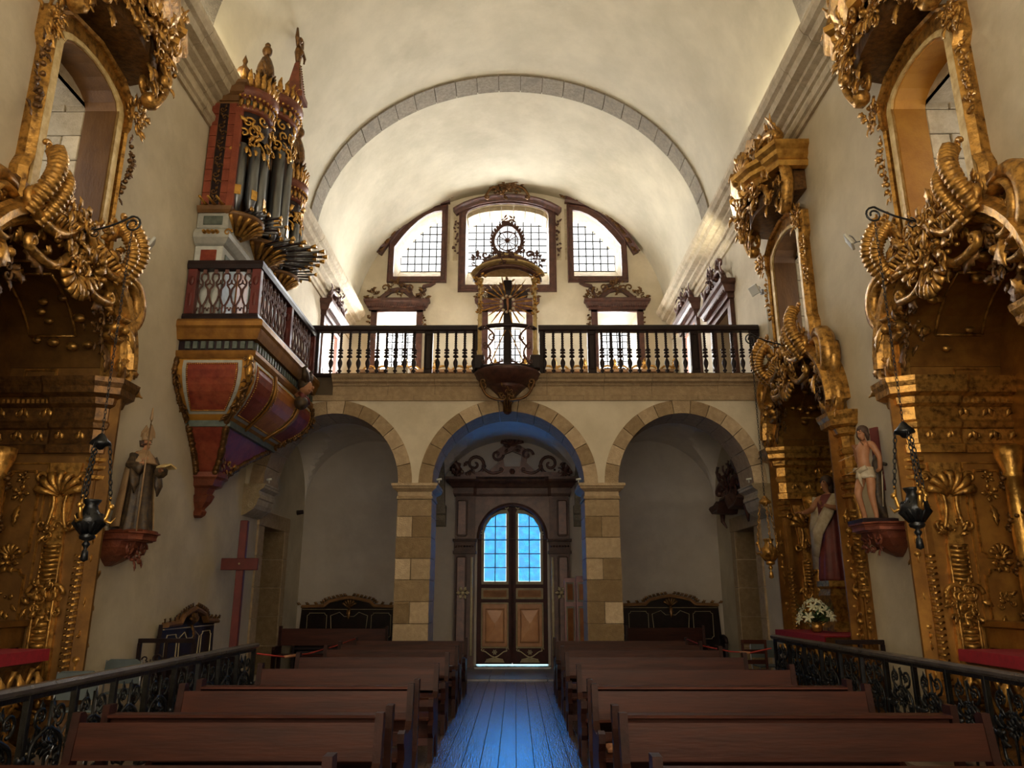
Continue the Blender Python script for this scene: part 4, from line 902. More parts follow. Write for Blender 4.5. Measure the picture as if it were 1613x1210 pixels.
for q in (-1, 1):
    mb = MB(); cx_ = TX + q * .56; mb.lathe([(.075, 6.06), (.075, 6.36), (.05, 6.38), (.06, 6.44), (.042, 6.48), (.045, 7.2), (.04, 7.8), (.055, 7.86), (.04, 7.9), (.075, 8.02)], (cx_, TY - .3, 0), 10); cl = put(r_, 'column', mb, 'cream_gilt')
    mb = MB(T=back(TY - .3, TX)); mb.garland([(q * .56, 7.9, .06), (q * .58, 7.5, .06), (q * .57, 7.2, .05)], 14, rd, .1, .05); mb.foliage((q * .56, 8.0), .09, .1, 12, rd, .03, .1, .05); put(r_, 'column_carving', mb, 'gold', None, True, parent=cl)
    mb = MB(); mb.bbox(cx_ - .1, cx_ + .1, TY - .42, TY - .2, 6.06, 6.34, .01); put(r_, 'pedestal', mb, 'black_wood')
    mb = MB(T=back(TY - .42, TX)) # pierced balcony panel
    mb.cscroll((q * .42, 6.14), (q * .4, 6.5), q * .08, .02, .02 + .16, n=9); mb.cscroll((q * .42, 6.85), (q * .38, 6.45), -q * .14, .02, .2, n=9); mb.cscroll((q * .12, 6.12), (q * .34, 6.2), -q * .1, .018, .26, n=8); mb.scroll((q * .3, 6.62), .08, PI / 2, 1.1, .018, .22)
    put(r_, 'pierced_panel', mb, 'choir_frame')
for z0_, z1_, ra in ((6.88, 6.96, .60), (6.06, 6.1, .6)):
    mb = MB()
    pa = [(TX + (ra) * math.cos(a) * .95, TY - .25 + ra * .5 * math.sin(a), 0) for a in np.linspace(PI, 2 * PI, 17)]
    mb.sweep([(x, y, (z0_ + z1_) / 2) for x, y, _ in pa], .045, .045, nrm=(0, 0, 1), n=8); put(r_, 'balcony_rail', mb, 'black_wood')
# canopy
mb = MB(); 
for i_, (z_, ra, hh) in enumerate(((8.05, .66, .08), (8.17, .72, .05), (8.24, .62, .12))):
    mb = MB()
    aa = np.linspace(PI, 2 * PI, 17); rise = lambda a: .16 * math.sin(-a) if False else .16 * abs(math.sin(a)) ** 1.5
    mb.sweep([(TX + ra * math.cos(a), TY - .12 + ra * .6 * math.sin(a), z_ + rise(a)) for a in aa], .07 if i_ < 2 else .04, hh * .6, nrm=(0, 0, 1), n=8); put(r_, 'canopy_cornice', mb, ('choir_frame', 'cream_gilt', 'choir_frame')[i_])
mb = MB(); aa = np.linspace(PI, 2 * PI, 17)
mb.loft([[(TX + ra * math.cos(a), TY - .12 + ra * .6 * math.sin(a), z_ + .16 * abs(math.sin(a)) ** 1.5) for a in aa] + [(TX + ra * .98, TY, z_), (TX - ra * .98, TY, z_)] for ra, z_ in ((.68, 8.2), (.60, 8.32), (.45, 8.42), (.2, 8.47))]); put(r_, 'canopy_roof', mb, 'cream_gilt')
mb = MB(T=back(TY - .12, TX)); aa = np.linspace(.05, PI - .05, 22)
for a in aa: mb.ball((.68 * math.cos(a), 8.19 + .15 * math.sin(a) ** 1.5, .42 * math.sin(a) + .04), .022, 5, 3)
mb.foliage((0, 8.42), .13, .17, 20, rd, .38, .12, .1)
for q in (-1, 1): mb.foliage((q * .62, 8.42), .1, .12, 12, rd, .12, .11, .08); mb.scroll((q * .46, 8.56), .09, 0, 1.2, .025, .2, dirn=q); mb.leaf((q * .62, 8.48), PI / 2, .2, .04, .15)
put(r_, 'canopy_carving', mb, 'choir_frame', None, True)
# spoked ring with leafy rim
cz_ = 8.93; mb = MB(T=back(TY - .2, TX))
t = np.linspace(0, 2 * PI, 33); rr = lambda a: .30 * (1 + .16 * max(0, math.sin(a)) ** 6)
mb.sweep([(rr(a) * math.cos(a), cz_ + rr(a) * 1.12 * math.sin(a), 0) for a in t], .03, .05, n=6)
mb.sweep([(.22 * math.cos(a), cz_ + .22 * math.sin(a), 0) for a in t], .012, .02, n=5); rg = put(r_, 'ring', mb, 'choir_frame')
for k in range(12):
    a = PI * 2 * k / 12; m_ = MB(T=back(TY - .2, TX)); m_.sweep([(.03 * math.cos(a), cz_ + .03 * math.sin(a), 0), (.23 * math.cos(a), cz_ + .23 * math.sin(a), 0)], .009, n=5); put(r_, 'spoke', m_, 'choir_frame', parent=rg)
mb = MB(T=back(TY - .2, TX)); mb.ball((0, cz_, .02), .045, 8, 6); mb.rosette((0, cz_), .06, .02)
for k in range(30):
    a = 2 * PI * k / 30 + .1; mb.leaf((rr(a) * math.cos(a), cz_ + rr(a) * 1.1 * math.sin(a)), a + 1.0 * (1 if math.cos(a) > 0 else -1), .12, .03, .03, n=5)
for q in (-1, 1):
    mb.scroll((q * .075, cz_ + .44), .07, 0, 1.2, .022, 0, dirn=q); mb.foliage((q * .09, cz_ + .46), .06, .06, 6, rd, 0, .09, .03); mb.foliage((q * .34, cz_ - .32), .1, .1, 10, rd, 0, .11, .05)
mb.foliage((0, cz_ - .4), .14, .1, 14, rd, .0, .12, .08); put(r_, 'ring_foliage', mb, 'choir_frame', None, True)
# the crucifix with its sunburst
r_ = thing('crucifix', 'dark wooden crucifix with gilded sunburst rays inside the tribune', 'crucifix', (TX, TY - .02, 6.06))
mb = MB(); mb.bbox(TX - .085, TX + .085, TY - .02, TY + .06, 6.06, 8.12, .01); mb.bbox(TX - .42, TX + .42, TY - .021, TY + .061, 7.74, 7.88, .01); put(r_, 'cross', mb, 'black_wood')
for k in range(22):
    a = 2 * PI * k / 22 + .07
    if abs(math.sin(a)) > .985: continue
    L_ = (.5, .36, .44)[k % 3]; mb = MB(T=back(TY - .03, TX)); p0 = (.15 * math.cos(a), 7.6 + .15 * math.sin(a), 0); p1 = ((.15 + L_) * math.cos(a), 7.6 + (.15 + L_) * math.sin(a), .02); mb.sweep([p0, ((p0[0] + p1[0]) / 2, (p0[1] + p1[1]) / 2, .03), p1], [.012, .024, .003], [.01, .012, .003], n=4); put(r_, 'ray', mb, 'gold')
for k in range(11):
    a = 2 * PI * k / 11; mb = MB(T=back(TY - .06, TX)); mb.ball((.14 * math.cos(a), 7.56 + .18 * math.sin(a), 0), .034, 8, 6); put(r_, 'cherub_ball', mb, 'white_ball')
mb = MB(T=back(TY - .06, TX)); mb.sweep([(0, 7.68, .02), (0, 7.6, .03), (.01, 7.5, .03), (0, 7.38, .02)], [.02, .03, .024, .012]); mb.ball((0, 7.72, .03), .026)
for q in (-1, 1): mb.sweep([(q * .02, 7.67, .02), (q * .2, 7.78, .02)], [.012, .008])
put(r_, 'corpus', mb, 'skin')
for q in (-1, 1):
    mb = MB(T=back(TY - .3, TX)); mb.sweep([(q * .04, 6.9, 0), (q * .36, 6.14, 0)], .012); put(r_, 'crossed_staff', mb, 'gold')
# ============================================================ ORGAN GALLERY
GX = -3.97; GY0 = 11.42; GY1 = 14.93; rd = random.Random(11)
r_ = thing('organ_gallery', 'red and gilt bombe gallery with pierced balustrade carrying the organ on the left wall', 'gallery', (-5.2, 13.1, 2.95))
mb = MB(); mb.box(-5.2, GX, GY0, GY1, 5.84, 5.93); put(r_, 'deck', mb, 'brown_wood')
gp = [(-5.2, GY0), (GX, GY0), (GX, GY1)]
mb = MB(); mb.mold(gp, [(-.1, 5.60), (.04, 5.60), (.08, 5.70), (.10, 5.76), (.13, 5.80), (.13, 5.88), (.10, 5.92), (-.1, 5.93)], plane='xy'); put(r_, 'cornice', mb, 'gold_panel')
mb = MB(); mb.mold(gp, [(-.1, 5.44), (-.05, 5.44), (-.05, 5.60), (-.1, 5.60)], plane='xy'); put(r_, 'frieze', mb, 'black_wood')
mb = MB()
for k in range(9): x = -5.08 + k * .125; mb.box(x, x + .07, GY0 - .0, GY0 + .06, 5.46, 5.58)
for k in range(26): y = GY0 + .1 + k * .135; mb.box(GX - .06, GX + .0, y, y + .07, 5.46, 5.58)
put(r_, 'dentils', mb, 'verdigris', None, True)
mb = MB(); mb.mold(gp, [(-.1, 5.30), (.0, 5.30), (.03, 5.36), (.03, 5.42), (-.1, 5.44)], plane='xy'); put(r_, 'architrave', mb, 'gold_panel')
SEC = [(5.30, GY0 + .03, 14.92, -3.99), (5.12, GY0 + .0, 14.93, -3.96), (4.95, GY0 + .06, 14.9, -3.99), (4.80, GY0 + .17, 14.8, -4.08), (4.66, GY0 + .33, 14.68, -4.22), (4.54, GY0 + .5, 14.52, -4.38), (4.44, GY0 + .66, 14.42, -4.52)]
mb = MB(); mb.loft([[(-5.2, a, z), (x, a, z), (x, b, z), (-5.2, b, z)] for z, a, b, x in SEC]); put(r_, 'body', mb, 'ochre')
def S_at(t):
    k = min(len(SEC) - 2, int(t)); f_ = t - k; return [SEC[k][i] * (1 - f_) + SEC[k + 1][i] * f_ for i in range(4)]
def face(which, s_, t, off=0.0):
    z, a, b, x = S_at(t)
    if which == 'f': return (-5.2 + (x + 5.2) * s_, a - off, z - off * .2)
    return (x + off, a + (b - a) * s_, z - off * .3)
def patch(which, s0, s1, t0, t1, m, name, off=.015, nt=7, ns=2):
    mb = MB(); P = [[face(which, s0 + (s1 - s0) * i / ns, t0 + (t1 - t0) * j / nt, off) for i in range(ns + 1)] for j in range(nt + 1)]; Q = [[face(which, s0 + (s1 - s0) * i / ns, t0 + (t1 - t0) * j / nt, 0) for i in range(ns + 1)] for j in range(nt + 1)]
    fl_ = [p for r in P for p in r]; ql = [p for r in Q for p in r]; n = ns + 1; m0 = len(fl_)
    f = [(j * n + i, j * n + i + 1, (j + 1) * n + i + 1, (j + 1) * n + i) for j in range(nt) for i in range(ns)]
    bd = [i for i in range(n)] + [j * n + ns for j in range(1, nt + 1)] + [nt * n + i for i in range(ns - 1, -1, -1)] + [j * n for j in range(nt - 1, 0, -1)]
    f += [(bd[i], bd[(i + 1) % len(bd)], m0 + bd[(i + 1) % len(bd)], m0 + bd[i]) for i in range(len(bd))]
    mb.add(fl_ + ql, f); return put(r_, name, mb, m)
def edge(which, s0, s1, t0, t1, rad, m, name, off=.03, bead=False):
    for (a, b, c, d) in ((s0, t0, s1, t0), (s1, t0, s1, t1), (s1, t1, s0, t1), (s0, t1, s0, t0)):
        pass
    pts = []
    for (a, b, c, d) in ((s0, t0, s1, t0), (s1, t0, s1, t1), (s1, t1, s0, t1), (s0, t1, s0, t0)):
        pts += [face(which, a + (c - a) * i / 8, b + (d - b) * i / 8, off) for i in range(8)]
    pts.append(pts[0]); mb = MB(); P = np.array(pts)
    if bead:
        for i in range(len(P) - 1):
            for q in (0, .33, .66): p = P[i] + (P[i + 1] - P[i]) * q; mb.ball(tuple(p), rad, 4, 3)
        o = put(r_, name, mb, m, None, True)
    else: mb.sweep(P, rad, nrm=(0.3, -.3, .8), n=4); o = put(r_, name, mb, m)
patch('f', .1, .86, .15, 5.2, 'grey_paint', 'panel_border', .012); patch('f', .15, .81, .4, 4.9, 'red_marble', 'panel', .022); edge('f', .165, .795, .5, 4.8, .014, 'gold_bright', 'panel_rope', .03, True)
for a, b, m in ((.04, .27, 'red_marble'), (.33, .66, 'orange_panel'), (.72, .96, 'red_marble')):
    patch('l', a - .012, b + .012, .12, 5.5, 'grey_paint', 'panel_border', .012, ns=4); patch('l', a, b, .35, 5.2, m, 'panel', .022, ns=4); edge('l', a + .008, b - .008, .5, 5.1, .014, 'gold_bright', 'panel_rope', .03, True)
for s_ in (.30, .69):
    mb = MB(); mb.sweep([face('l', s_, t, .04) for t in np.linspace(0, 6, 12)], .05, .03, nrm=(1, 0, 0)); put(r_, 'rib', mb, 'gold_panel')
for w_, s_, nm in (('f', .02, 'wall_edge'), ('f', .98, 'corner'), ('l', .985, 'corner')):
    mb = MB()
    for t in np.linspace(.1, 6, 26):
        p = face(w_, s_, t, .04); mb.ball(p, rd.uniform(.03, .055), 5, 4, (1, 1, 1.3)); a = rd.random() * 6; mb.T = (np.eye(3), V3(0, 0, 0)); mb.sweep([p, (p[0] + .07 * math.cos(a), p[1] - .04, p[2] + .07 * math.sin(a)), (p[0] + .1 * math.cos(a), p[1] - .08, p[2] + .05 * math.sin(a) - .04)], [.03, .025, .008], n=5)
    put(r_, 'edge_carving', mb, 'gold_dark', None, True)
mb = MB(); p = face('f', .97, .5, .06); mb.ball((p[0], p[1], p[2] + .08), .055, 8, 6, (.9, 1, 1.25)); mb.sweep([(p[0], p[1], p[2] + .02), (p[0], p[1], p[2] - .1), (p[0], p[1] + .02, p[2] - .3)], [.05, .07, .03]); put(r_, 'herm', mb, 'gold_bright')
# beam, hanging console and pendant
mb = MB(); z, a, b, x = SEC[-1]; mb.loft([[(-5.2, a - .03, z_), (x + .04, a - .03, z_), (x + .04, b + .02, z_), (-5.2, b + .02, z_)] for z_ in (4.34, 4.44)]); put(r_, 'beam', mb, 'verdigris')
S2 = [(4.34, 12.10, 14.32, -4.55), (4.22, 12.2, 14.02, -4.6), (4.08, 12.32, 13.72, -4.66), (3.94, 12.43, 13.42, -4.72), (3.80, 12.52, 13.2, -4.78), (3.68, 12.58, 13.04, -4.84)]
mb = MB(); mb.loft([[(-5.2, a, z), (x, a, z), (x, b, z), (-5.2, b, z)] for z, a, b, x in S2]); put(r_, 'hanging_console', mb, 'red_marble')
for nm, fn in (('f0', lambda q: (-5.17, q[1] - .01, q[0])), ('f1', lambda q: (q[3], q[1] - .01, q[0])), ('l0', lambda q: (q[3] + .01, q[2], q[0]))):
    mb = MB(); P = [fn(q) for q in S2]; mb.sweep(P, .045, .045, nrm=(.5, -.5, .2)); 
    for i in range(20):
        t = i / 19 * (len(P) - 1); k = min(len(P) - 2, int(t)); p = np.array(P[k]) * (1 - t + k) + np.array(P[k + 1]) * (t - k); mb.ball(tuple(p), rd.uniform(.045, .07), 5, 4)
    put(r_, 'console_carving', mb, 'gold_dark', None, True)
mb = MB(); mb.T = frame(-1, 12.8); mb.foliage((.1, 3.85), .2, .14, 16, rd, .36, .13, .08); put(r_, 'console_mask', mb, 'gold', None, True)
mb = MB(); mb.loft([[(-5.2, 12.8 - h, z), (-5.2 + d, 12.8 - h, z), (-5.2 + d + .05, 12.8, z), (-5.2 + d, 12.8 + h, z), (-5.2, 12.8 + h, z)] for z, h, d in ((2.94, .02, .06), (2.98, .07, .12), (3.04, .08, .14), (3.08, .05, .1), (3.2, .12, .2), (3.3, .15, .24), (3.33, .12, .2), (3.42, .14, .24), (3.46, .2, .32), (3.56, .22, .36), (3.60, .25, .40), (3.68, .25, .40))]); put(r_, 'pendant', mb, 'corbel_red')
# balustrade of the gallery
def pierced():
    mb = MB(); q = lambda pts, r=.017: mb.sweep([(x, 0, z) for x, z in pts], r, .02, nrm=(0, 1, 0), n=5)
    for s_ in (-1, 1):
        q([(s_ * .02, .02), (s_ * .03, .10), (s_ * .02, .18), (s_ * .06, .27), (s_ * .082, .36), (s_ * .07, .46), (s_ * .03, .52), (s_ * .02, .58), (s_ * .055, .64), (s_ * .05, .71), (s_ * .015, .75)])
        q([(s_ * .02, .12), (s_ * .07, .14), (s_ * .085, .09)], .012); q([(s_ * .06, .24), (s_ * .0, .17)], .012); q([(s_ * .03, .53), (s_ * .08, .56), (s_ * .09, .62)], .012)
    mb.box(-.035, .035, -.02, .02, 0, .05); mb.box(-.03, .03, -.02, .02, .73, .82); return mb
PME = mesh_of('pierced_baluster', pierced(), 'choir_frame')
for nm, z0, z1, o_, m in (('bottom_rail', 5.93, 6.05, .06, 'black_wood'), ('top_rail', 6.83, 6.97, .07, 'black_wood')):
    mb = MB(); mb.mold([(-5.19, GY0 + .07), (GX - .07, GY0 + .07), (GX - .07, GY1 + .02)], [(-o_, z0), (o_, z0), (o_ + .015, (z0 + z1) / 2), (o_, z1), (-o_, z1)], plane='xy'); put(r_, nm, mb, m)
for x, y in ((-5.1, GY0 + .07), (GX - .09, GY0 + .07), (GX - .07, 13.2), (GX - .07, 14.86)):
    mb = MB(); mb.bbox(x - .075, x + .075, y - .06, y + .06, 6.05, 6.83, .01); mb.ball((x, y - .06, 6.62), .06, 8, 5, (.8, .35, 1.4)); mb.ball((x + .06, y, 6.62), .06, 8, 5, (.35, .8, 1.4)); mb.ball((x, y - .055, 6.3), .05, 8, 5, (.7, .3, 2.6)); put(r_, 'post', mb, 'red_paint')
for k in range(5): o = link('pierced_baluster', PME, r_); o.location = (-4.915 + k * .178 + 5.2, GY0 + .07 - 13.1, 6.03 - 2.95)
for k in range(15):
    y = GY0 + .27 + k * .205 + (.05 if k > 7 else 0)
    if abs(y - 13.2) < .08: continue
    o = link('pierced_baluster', PME, r_); o.location = (GX - .07 + 5.2, y - 13.1, 6.03 - 2.95); o.rotation_euler = (0, 0, PI / 2)
# carved head leaning out of the gallery cornice
hx, hy, hz = -3.78, 13.75, 5.45
hd = thing('carved_head', 'carved moustached head with dark winged headdress leaning out under the gallery rail', 'carving', (hx - .1, hy, hz - .3))
mb = MB(); mb.ball((hx, hy, hz), .12, 12, 9, (1.05, .85, 1.25)); mb.ball((hx + .13, hy - .01, hz - .01), .03, 6, 4, (1.2, .8, 1.2)); mb.sweep([(hx - .14, hy, hz - .2), (hx - .04, hy, hz - .1), (hx, hy, hz)], [.11, .07, .07])
for q in (-1, 1): mb.ball((hx + .09, hy + q * .05, hz - .06), .035, 6, 4)
put(hd, 'face', mb, 'skin'); mb = MB()
for q in (-1, 1): mb.sweep([(hx, hy + q * .05, hz + .12), (hx + .02, hy + q * .16, hz + .24), (hx + .0, hy + q * .2, hz + .32), (hx + .06, hy + q * .17, hz + .38)], [.09, .07, .04, .015]); mb.ball((hx + .08, hy + q * .045, hz + .035), .016, 5, 4)
mb.ball((hx - .04, hy, hz + .06), .13, 10, 7); put(hd, 'headdress', mb, 'robe_black')
mb = MB()
for k in range(7): a = -1.2 + k * .4; mb.sweep([(hx - .08, hy + .1 * math.sin(a), hz - .14), (hx + .0, hy + .2 * math.sin(a), hz - .2), (hx + .02, hy + .26 * math.sin(a), hz - .27)], [.04, .05, .02])
put(hd, 'ruff', mb, 'robe_red'); mb = MB(); mb.ball((hx - .02, hy - .16, hz - .34), .13, 12, 8); put(hd, 'black_ball', mb, 'robe_black')

# ============================================================ ORGAN
OX = -4.72; OY0 = 11.6; OY1 = 14.75
org = thing('pipe_organ', 'tall red and gilt pipe organ with three towers and horizontal trumpets on the left gallery', 'organ', (-5.2, 13.1, 5.93))
mb = MB(); mb.bbox(-5.19, OX, OY0, OY1, 5.95, 7.32, .01); put(org, 'lower_case', mb, 'grey_paint')
mb = MB(); mb.bbox(-5.08, OX - .1, OY0 - .02, OY0 + .01, 6.98, 7.24, .006); put(org, 'case_panel', mb, 'red_marble')
for k in range(5): mb = MB(); y = OY0 + .1 + k * .62; mb.bbox(OX - .01, OX + .02, y, y + .5, 6.1, 7.2, .006); put(org, 'case_panel', mb, ('verdigris', 'orange_panel')[k % 2])
mb = MB(); mb.loft([[(-5.19, OY0 - a, z), (OX + a, OY0 - a, z), (OX + a, OY1, z), (-5.19, OY1, z)] for a, z in ((0, 7.32), (.04, 7.34), (.12, 7.42), (.13, 7.5), (.09, 7.58), (.02, 7.62))]); put(org, 'scroll_band', mb, 'grey_paint')
mb = MB(); mb.T = back(OY0 - .12); 
for k in range(4): mb.ball((-5.0 + k * .07, 7.5, .02), .06, 6, 5, (.6, .6, 1.3))
mb.scroll((OX + .1, 7.5), .07, 0, 1.3, .02, .0); put(org, 'scroll_carving', mb, 'gold', None, True)
mb = MB(); mb.bbox(-5.19, OX + .05, OY0 - .04, OY1, 7.62, 7.9, .01); put(org, 'middle_case', mb, 'grey_paint')
mb = MB(); mb.bbox(-5.08, OX - .04, OY0 - .06, OY0 - .03, 7.68, 7.84, .006); put(org, 'case_panel', mb, 'verdigris')
mb = MB(); mb.mold([(-5.19, OY0), (OX, OY0), (OX, OY1)], [(-.1, 7.9), (.06, 7.9), (.1, 7.94), (.12, 8.0), (.06, 8.03), (-.1, 8.04)], plane='xy'); put(org, 'middle_cornice', mb, 'brown_wood')
mb = MB(); mb.bbox(-5.19, OX, OY0, OY1, 8.03, 10.1, .01); put(org, 'upper_case', mb, 'brown_wood')
for x0, x1, m in ((-5.17, -5.05, 'red_tile'), (OX - .15, OX - .02, 'red_tile')):
    for k in range(9): mb = MB(); mb.bbox(x0, x1, OY0 - .02, OY0 + .01, 8.08 + k * .22, 8.08 + k * .22 + .21, .004); put(org, 'red_tile', mb, m)
mb = MB(); mb.bbox(-5.04, OX - .16, OY0 - .015, OY0 + .01, 8.08, 10.05, .005); put(org, 'carved_panel', mb, 'black_wood')
mb = MB(T=back(OY0 - .02, -4.955)); 
for k in range(12): z = 8.16 + k * .16; mb.scroll((.025 * (-1) ** k, z), .06, 0, 1.2, .014, 0, n=10, dirn=(-1) ** k); mb.leaf((0, z), PI / 2 + .5 * (-1) ** k, .1, .025, 0, n=5)
put(org, 'vine_carving', mb, 'gold_dark', None, True)
mb = MB(); mb.mold([(-5.19, OY0), (OX, OY0), (OX, OY1)], [(-.3, 10.1), (.02, 10.1), (.04, 10.2), (.1, 10.24), (.12, 10.34), (.16, 10.38), (.16, 10.44), (-.3, 10.46)], plane='xy'); put(org, 'top_cornice', mb, 'brown_wood')
for k in range(3):
    mb = MB(); x = -5.05 + k * .14; mb.lathe([(.018, 0), (.02, .16), (.035, .3)], (x, OY0 - .38, 8.03), 10, ax='y'); put(org, 'small_trumpet', mb, 'gold_bright')
HALF = (-PI / 2, PI / 2)
def tower(yc, r, z0, zp, zc, zt, npipe):
    mb = MB(); mb.lathe([(.02, z0 - .32), (r * .3, z0 - .28), (r * .35, z0 - .2), (r * .8, z0 - .1), (r * 1.12, z0 - .06), (r * 1.14, z0), (0, z0)], (OX, yc, 0), 16, a0=HALF[0], a1=HALF[1]); put(org, 'tower_base', mb, 'brown_wood')
    mb = MB()
    for k in range(9): a = -1.4 + 2.8 * k / 8; mb.sweep([(OX + r * .3 * math.cos(a), yc + r * .3 * math.sin(a), z0 - .28), (OX + r * .8 * math.cos(a), yc + r * .8 * math.sin(a), z0 - .13), (OX + r * 1.1 * math.cos(a), yc + r * 1.1 * math.sin(a), z0 - .07)], .04, n=5)
    put(org, 'base_gadroons', mb, 'gold', None, True)
    for k in range(npipe):   # pipes: foot, mouth, body
        a = -PI / 2 + PI * (k + .5) / npipe; x = OX + r * .86 * math.cos(a); y = yc + r * .86 * math.sin(a); pr = r * 2.35 / npipe * .5; zm = z0 + .28 + .06 * abs(k - (npipe - 1) / 2) * .5
        mb = MB(); mb.lathe([(pr * .3, z0), (pr, zm), (pr, zp + .12)], (x, y, 0), 10); pp = put(org, 'organ_pipe', mb, 'pipe_metal')
        mb = MB(); nx, ny = math.cos(a), math.sin(a); c_ = V3(x + nx * pr * .98, y + ny * pr * .98, 0); tx, ty = -ny, nx
        v = [(c_[0] + tx * q * pr * .55 + nx * .004 * e, c_[1] + ty * q * pr * .55 + ny * .004 * e, z_) for z_ in (zm - .02, zm + .16) for q, e in ((-1, 0), (1, 0), (1, 2), (-1, 2))]
        mb.add(v, [(0, 1, 2, 3), (4, 7, 6, 5), (0, 4, 5, 1), (1, 5, 6, 2), (2, 6, 7, 3), (3, 7, 4, 0)]); put(org, 'pipe_mouth', mb, 'gold_bright', parent=pp)
    for s_ in (-1, 1):
        mb = MB(); y = yc + s_ * (r + .02); mb.bbox(OX - .02, OX + .1, y - .04, y + .04, z0, zc, .006); put(org, 'tower_stile', mb, 'red_tile')
    mb = MB()   # pierced carving over the pipes, wrapped round the tower
    for k in range(26):
        a = rd.uniform(-1.35, 1.35); zz = rd.uniform(zp + .12, zc - .05) - .22 * abs(a) * rd.random(); Rr = r * 1.02
        Tq = (np.array([[-math.sin(a), 0, math.cos(a)], [math.cos(a), 0, math.sin(a)], [0, 1, 0]], float), V3(OX + Rr * math.cos(a), yc + Rr * math.sin(a), zz)); mb.T = Tq
        if k % 2: mb.scroll((0, 0), .11, rd.random() * 6, 1.3, .026, 0, n=12, dirn=rd.choice((-1, 1)))
        else: mb.leaf((0, 0), rd.random() * 6, .2, .045, 0, side=rd.uniform(-1, 1), n=7)
    for a in np.linspace(-1.45, 1.45, 9):
        mb.T = (np.array([[-math.sin(a), 0, math.cos(a)], [math.cos(a), 0, math.sin(a)], [0, 1, 0]], float), V3(OX + r * 1.0 * math.cos(a), yc + r * math.sin(a), zp)); mb.cscroll((-.08, .25 - .16 * abs(a)), (.08, .05 - .1 * abs(a)), .04, .022, 0, n=7); mb.leaf((0, .1), -PI / 2, .18, .04, 0, n=6)
    put(org, 'pipe_shade', mb, 'gold_bright', None, True)
    mb = MB(); mb.lathe([(r * 1.02, zp + .25), (r * 1.02, zc), (0, zc)], (OX, yc, 0), 16, a0=HALF[0], a1=HALF[1]) if False else mb.lathe([(r * .95, zp + .3), (r * .95, zc)], (OX, yc, 0), 14, a0=HALF[0], a1=HALF[1]); put(org, 'tower_drum', mb, 'black_wood')
    mb = MB(); mb.lathe([(r * .9, zc - .04), (r * 1.08, zc - .02), (r * 1.1, zc + .06), (r * 1.0, zc + .1), (r * 1.0, zc + .2), (r * 1.12, zc + .24), (r * 1.25, zc + .32), (r * 1.28, zc + .4), (r * .9, zc + .44), (r * .85, zc + .55), (r * .7, zc + .62), (r * .68, zc + .74), (.0, zc + .8)], (OX, yc, 0), 18, a0=HALF[0], a1=HALF[1] if False else PI / 2); put(org, 'tower_cornice', mb, 'corbel_red')
    mb = MB()
    for a in np.linspace(-1.5, 1.5, 19):
        mb.ball((OX + r * 1.2 * math.cos(a), yc + r * 1.2 * math.sin(a), zc + .22), .03, 5, 4); mb.ball((OX + r * .8 * math.cos(a), yc + r * .8 * math.sin(a), zc + .58), .035, 5, 4); mb.ball((OX + r * 1.04 * math.cos(a), yc + r * 1.04 * math.sin(a), zc + .02), .025, 5, 4)
    put(org, 'cornice_beads', mb, 'gold_bright', None, True)
    mb = MB()
    for k in range(13):
        a = -1.45 + 2.9 * k / 12; ca, sa = math.cos(a), math.sin(a); q = lambda r0, z: (OX + r0 * ca, yc + r0 * sa, z)
        mb.sweep([q(r * 1.1, zc + .44), q(r * 1.2, zc + .56), q(r * 1.12, zc + .68), q(r * 1.25, zc + .76)], [.05, .06, .045, .01], .02, nrm=(ca, sa, 0), n=5)
        mb.sweep([q(r * 1.06, zc + .2), q(r * 1.14, zc + .12), q(r * 1.06, zc + .02)], [.04, .05, .02], .02, nrm=(ca, sa, 0), n=5)
    put(org, 'cornice_leaves', mb, 'gold', None, True)
    mb = MB(); mb.lathe([(r * 1.015, zc + .1), (r * 1.02, zc + .19)], (OX, yc, 0), 16, a0=HALF[0], a1=HALF[1]); put(org, 'green_band', mb, 'verdigris')
    return zc + .74
zt1 = tower(12.02, .42, 7.95, 9.15, 9.95, 0, 5)
zt2 = tower(13.12, .5, 7.95, 9.75, 10.6, 0, 5)
zt3 = tower(14.4, .38, 7.95, 8.95, 9.6, 0, 4)
# flats between the towers with small pipes
for y0, y1 in ((12.54, 12.66), (13.64, 13.78)):
    for k in range(3): mb = MB(); mb.lathe([(.012, 8.08), (.024, 8.25), (.024, 9.0 + k * .08)], (OX + .04, y0 + .02 + k * (y1 - y0 - .04) / 2, 0), 8); put(org, 'organ_pipe', mb, 'pipe_metal')
    mb = MB(); mb.bbox(OX - .02, OX + .03, y0 - .03, y1 + .03, 9.3, 10.1, .005); put(org, 'flat_panel', mb, 'red_tile')
# crowning figures
def bust(yc, z, h, m='gold_dark', x=OX + .12):
    mb = MB(); mb.lathe([(.14, z), (.16, z + .05), (.1, z + .1), (.13, z + .2), (.17, z + .3 * h), (.15, z + .45 * h), (.10, z + .6 * h), (.06, z + .68 * h), (.04, z + .72 * h)], (x, yc, 0), 10); mb.ball((x, yc, z + .82 * h), .10 * h, 9, 7, (1, .9, 1.2)); mb.ball((x, yc, z + .95 * h), .06 * h, 7, 5, (1, 1, 1.1))
    for q in (-1, 1): mb.sweep([(x, yc + q * .12, z + .55 * h), (x + .05, yc + q * .19, z + .4 * h), (x + .08, yc + q * .12, z + .22 * h)], [.05, .04, .03])
    for k in range(12): a = k * .52; mb.sweep([(x + .16 * math.cos(a), yc + .16 * math.sin(a), z + .02), (x + .15 * math.cos(a), yc + .15 * math.sin(a), z + .16), (x + .2 * math.cos(a), yc + .2 * math.sin(a), z + .24)], [.035, .03, .012], n=5)
    put(org, 'crowning_bust', mb, m)
bust(12.02, zt1, .95, x=OX + .25); bust(14.4, zt3, 1.2, x=OX + .2)
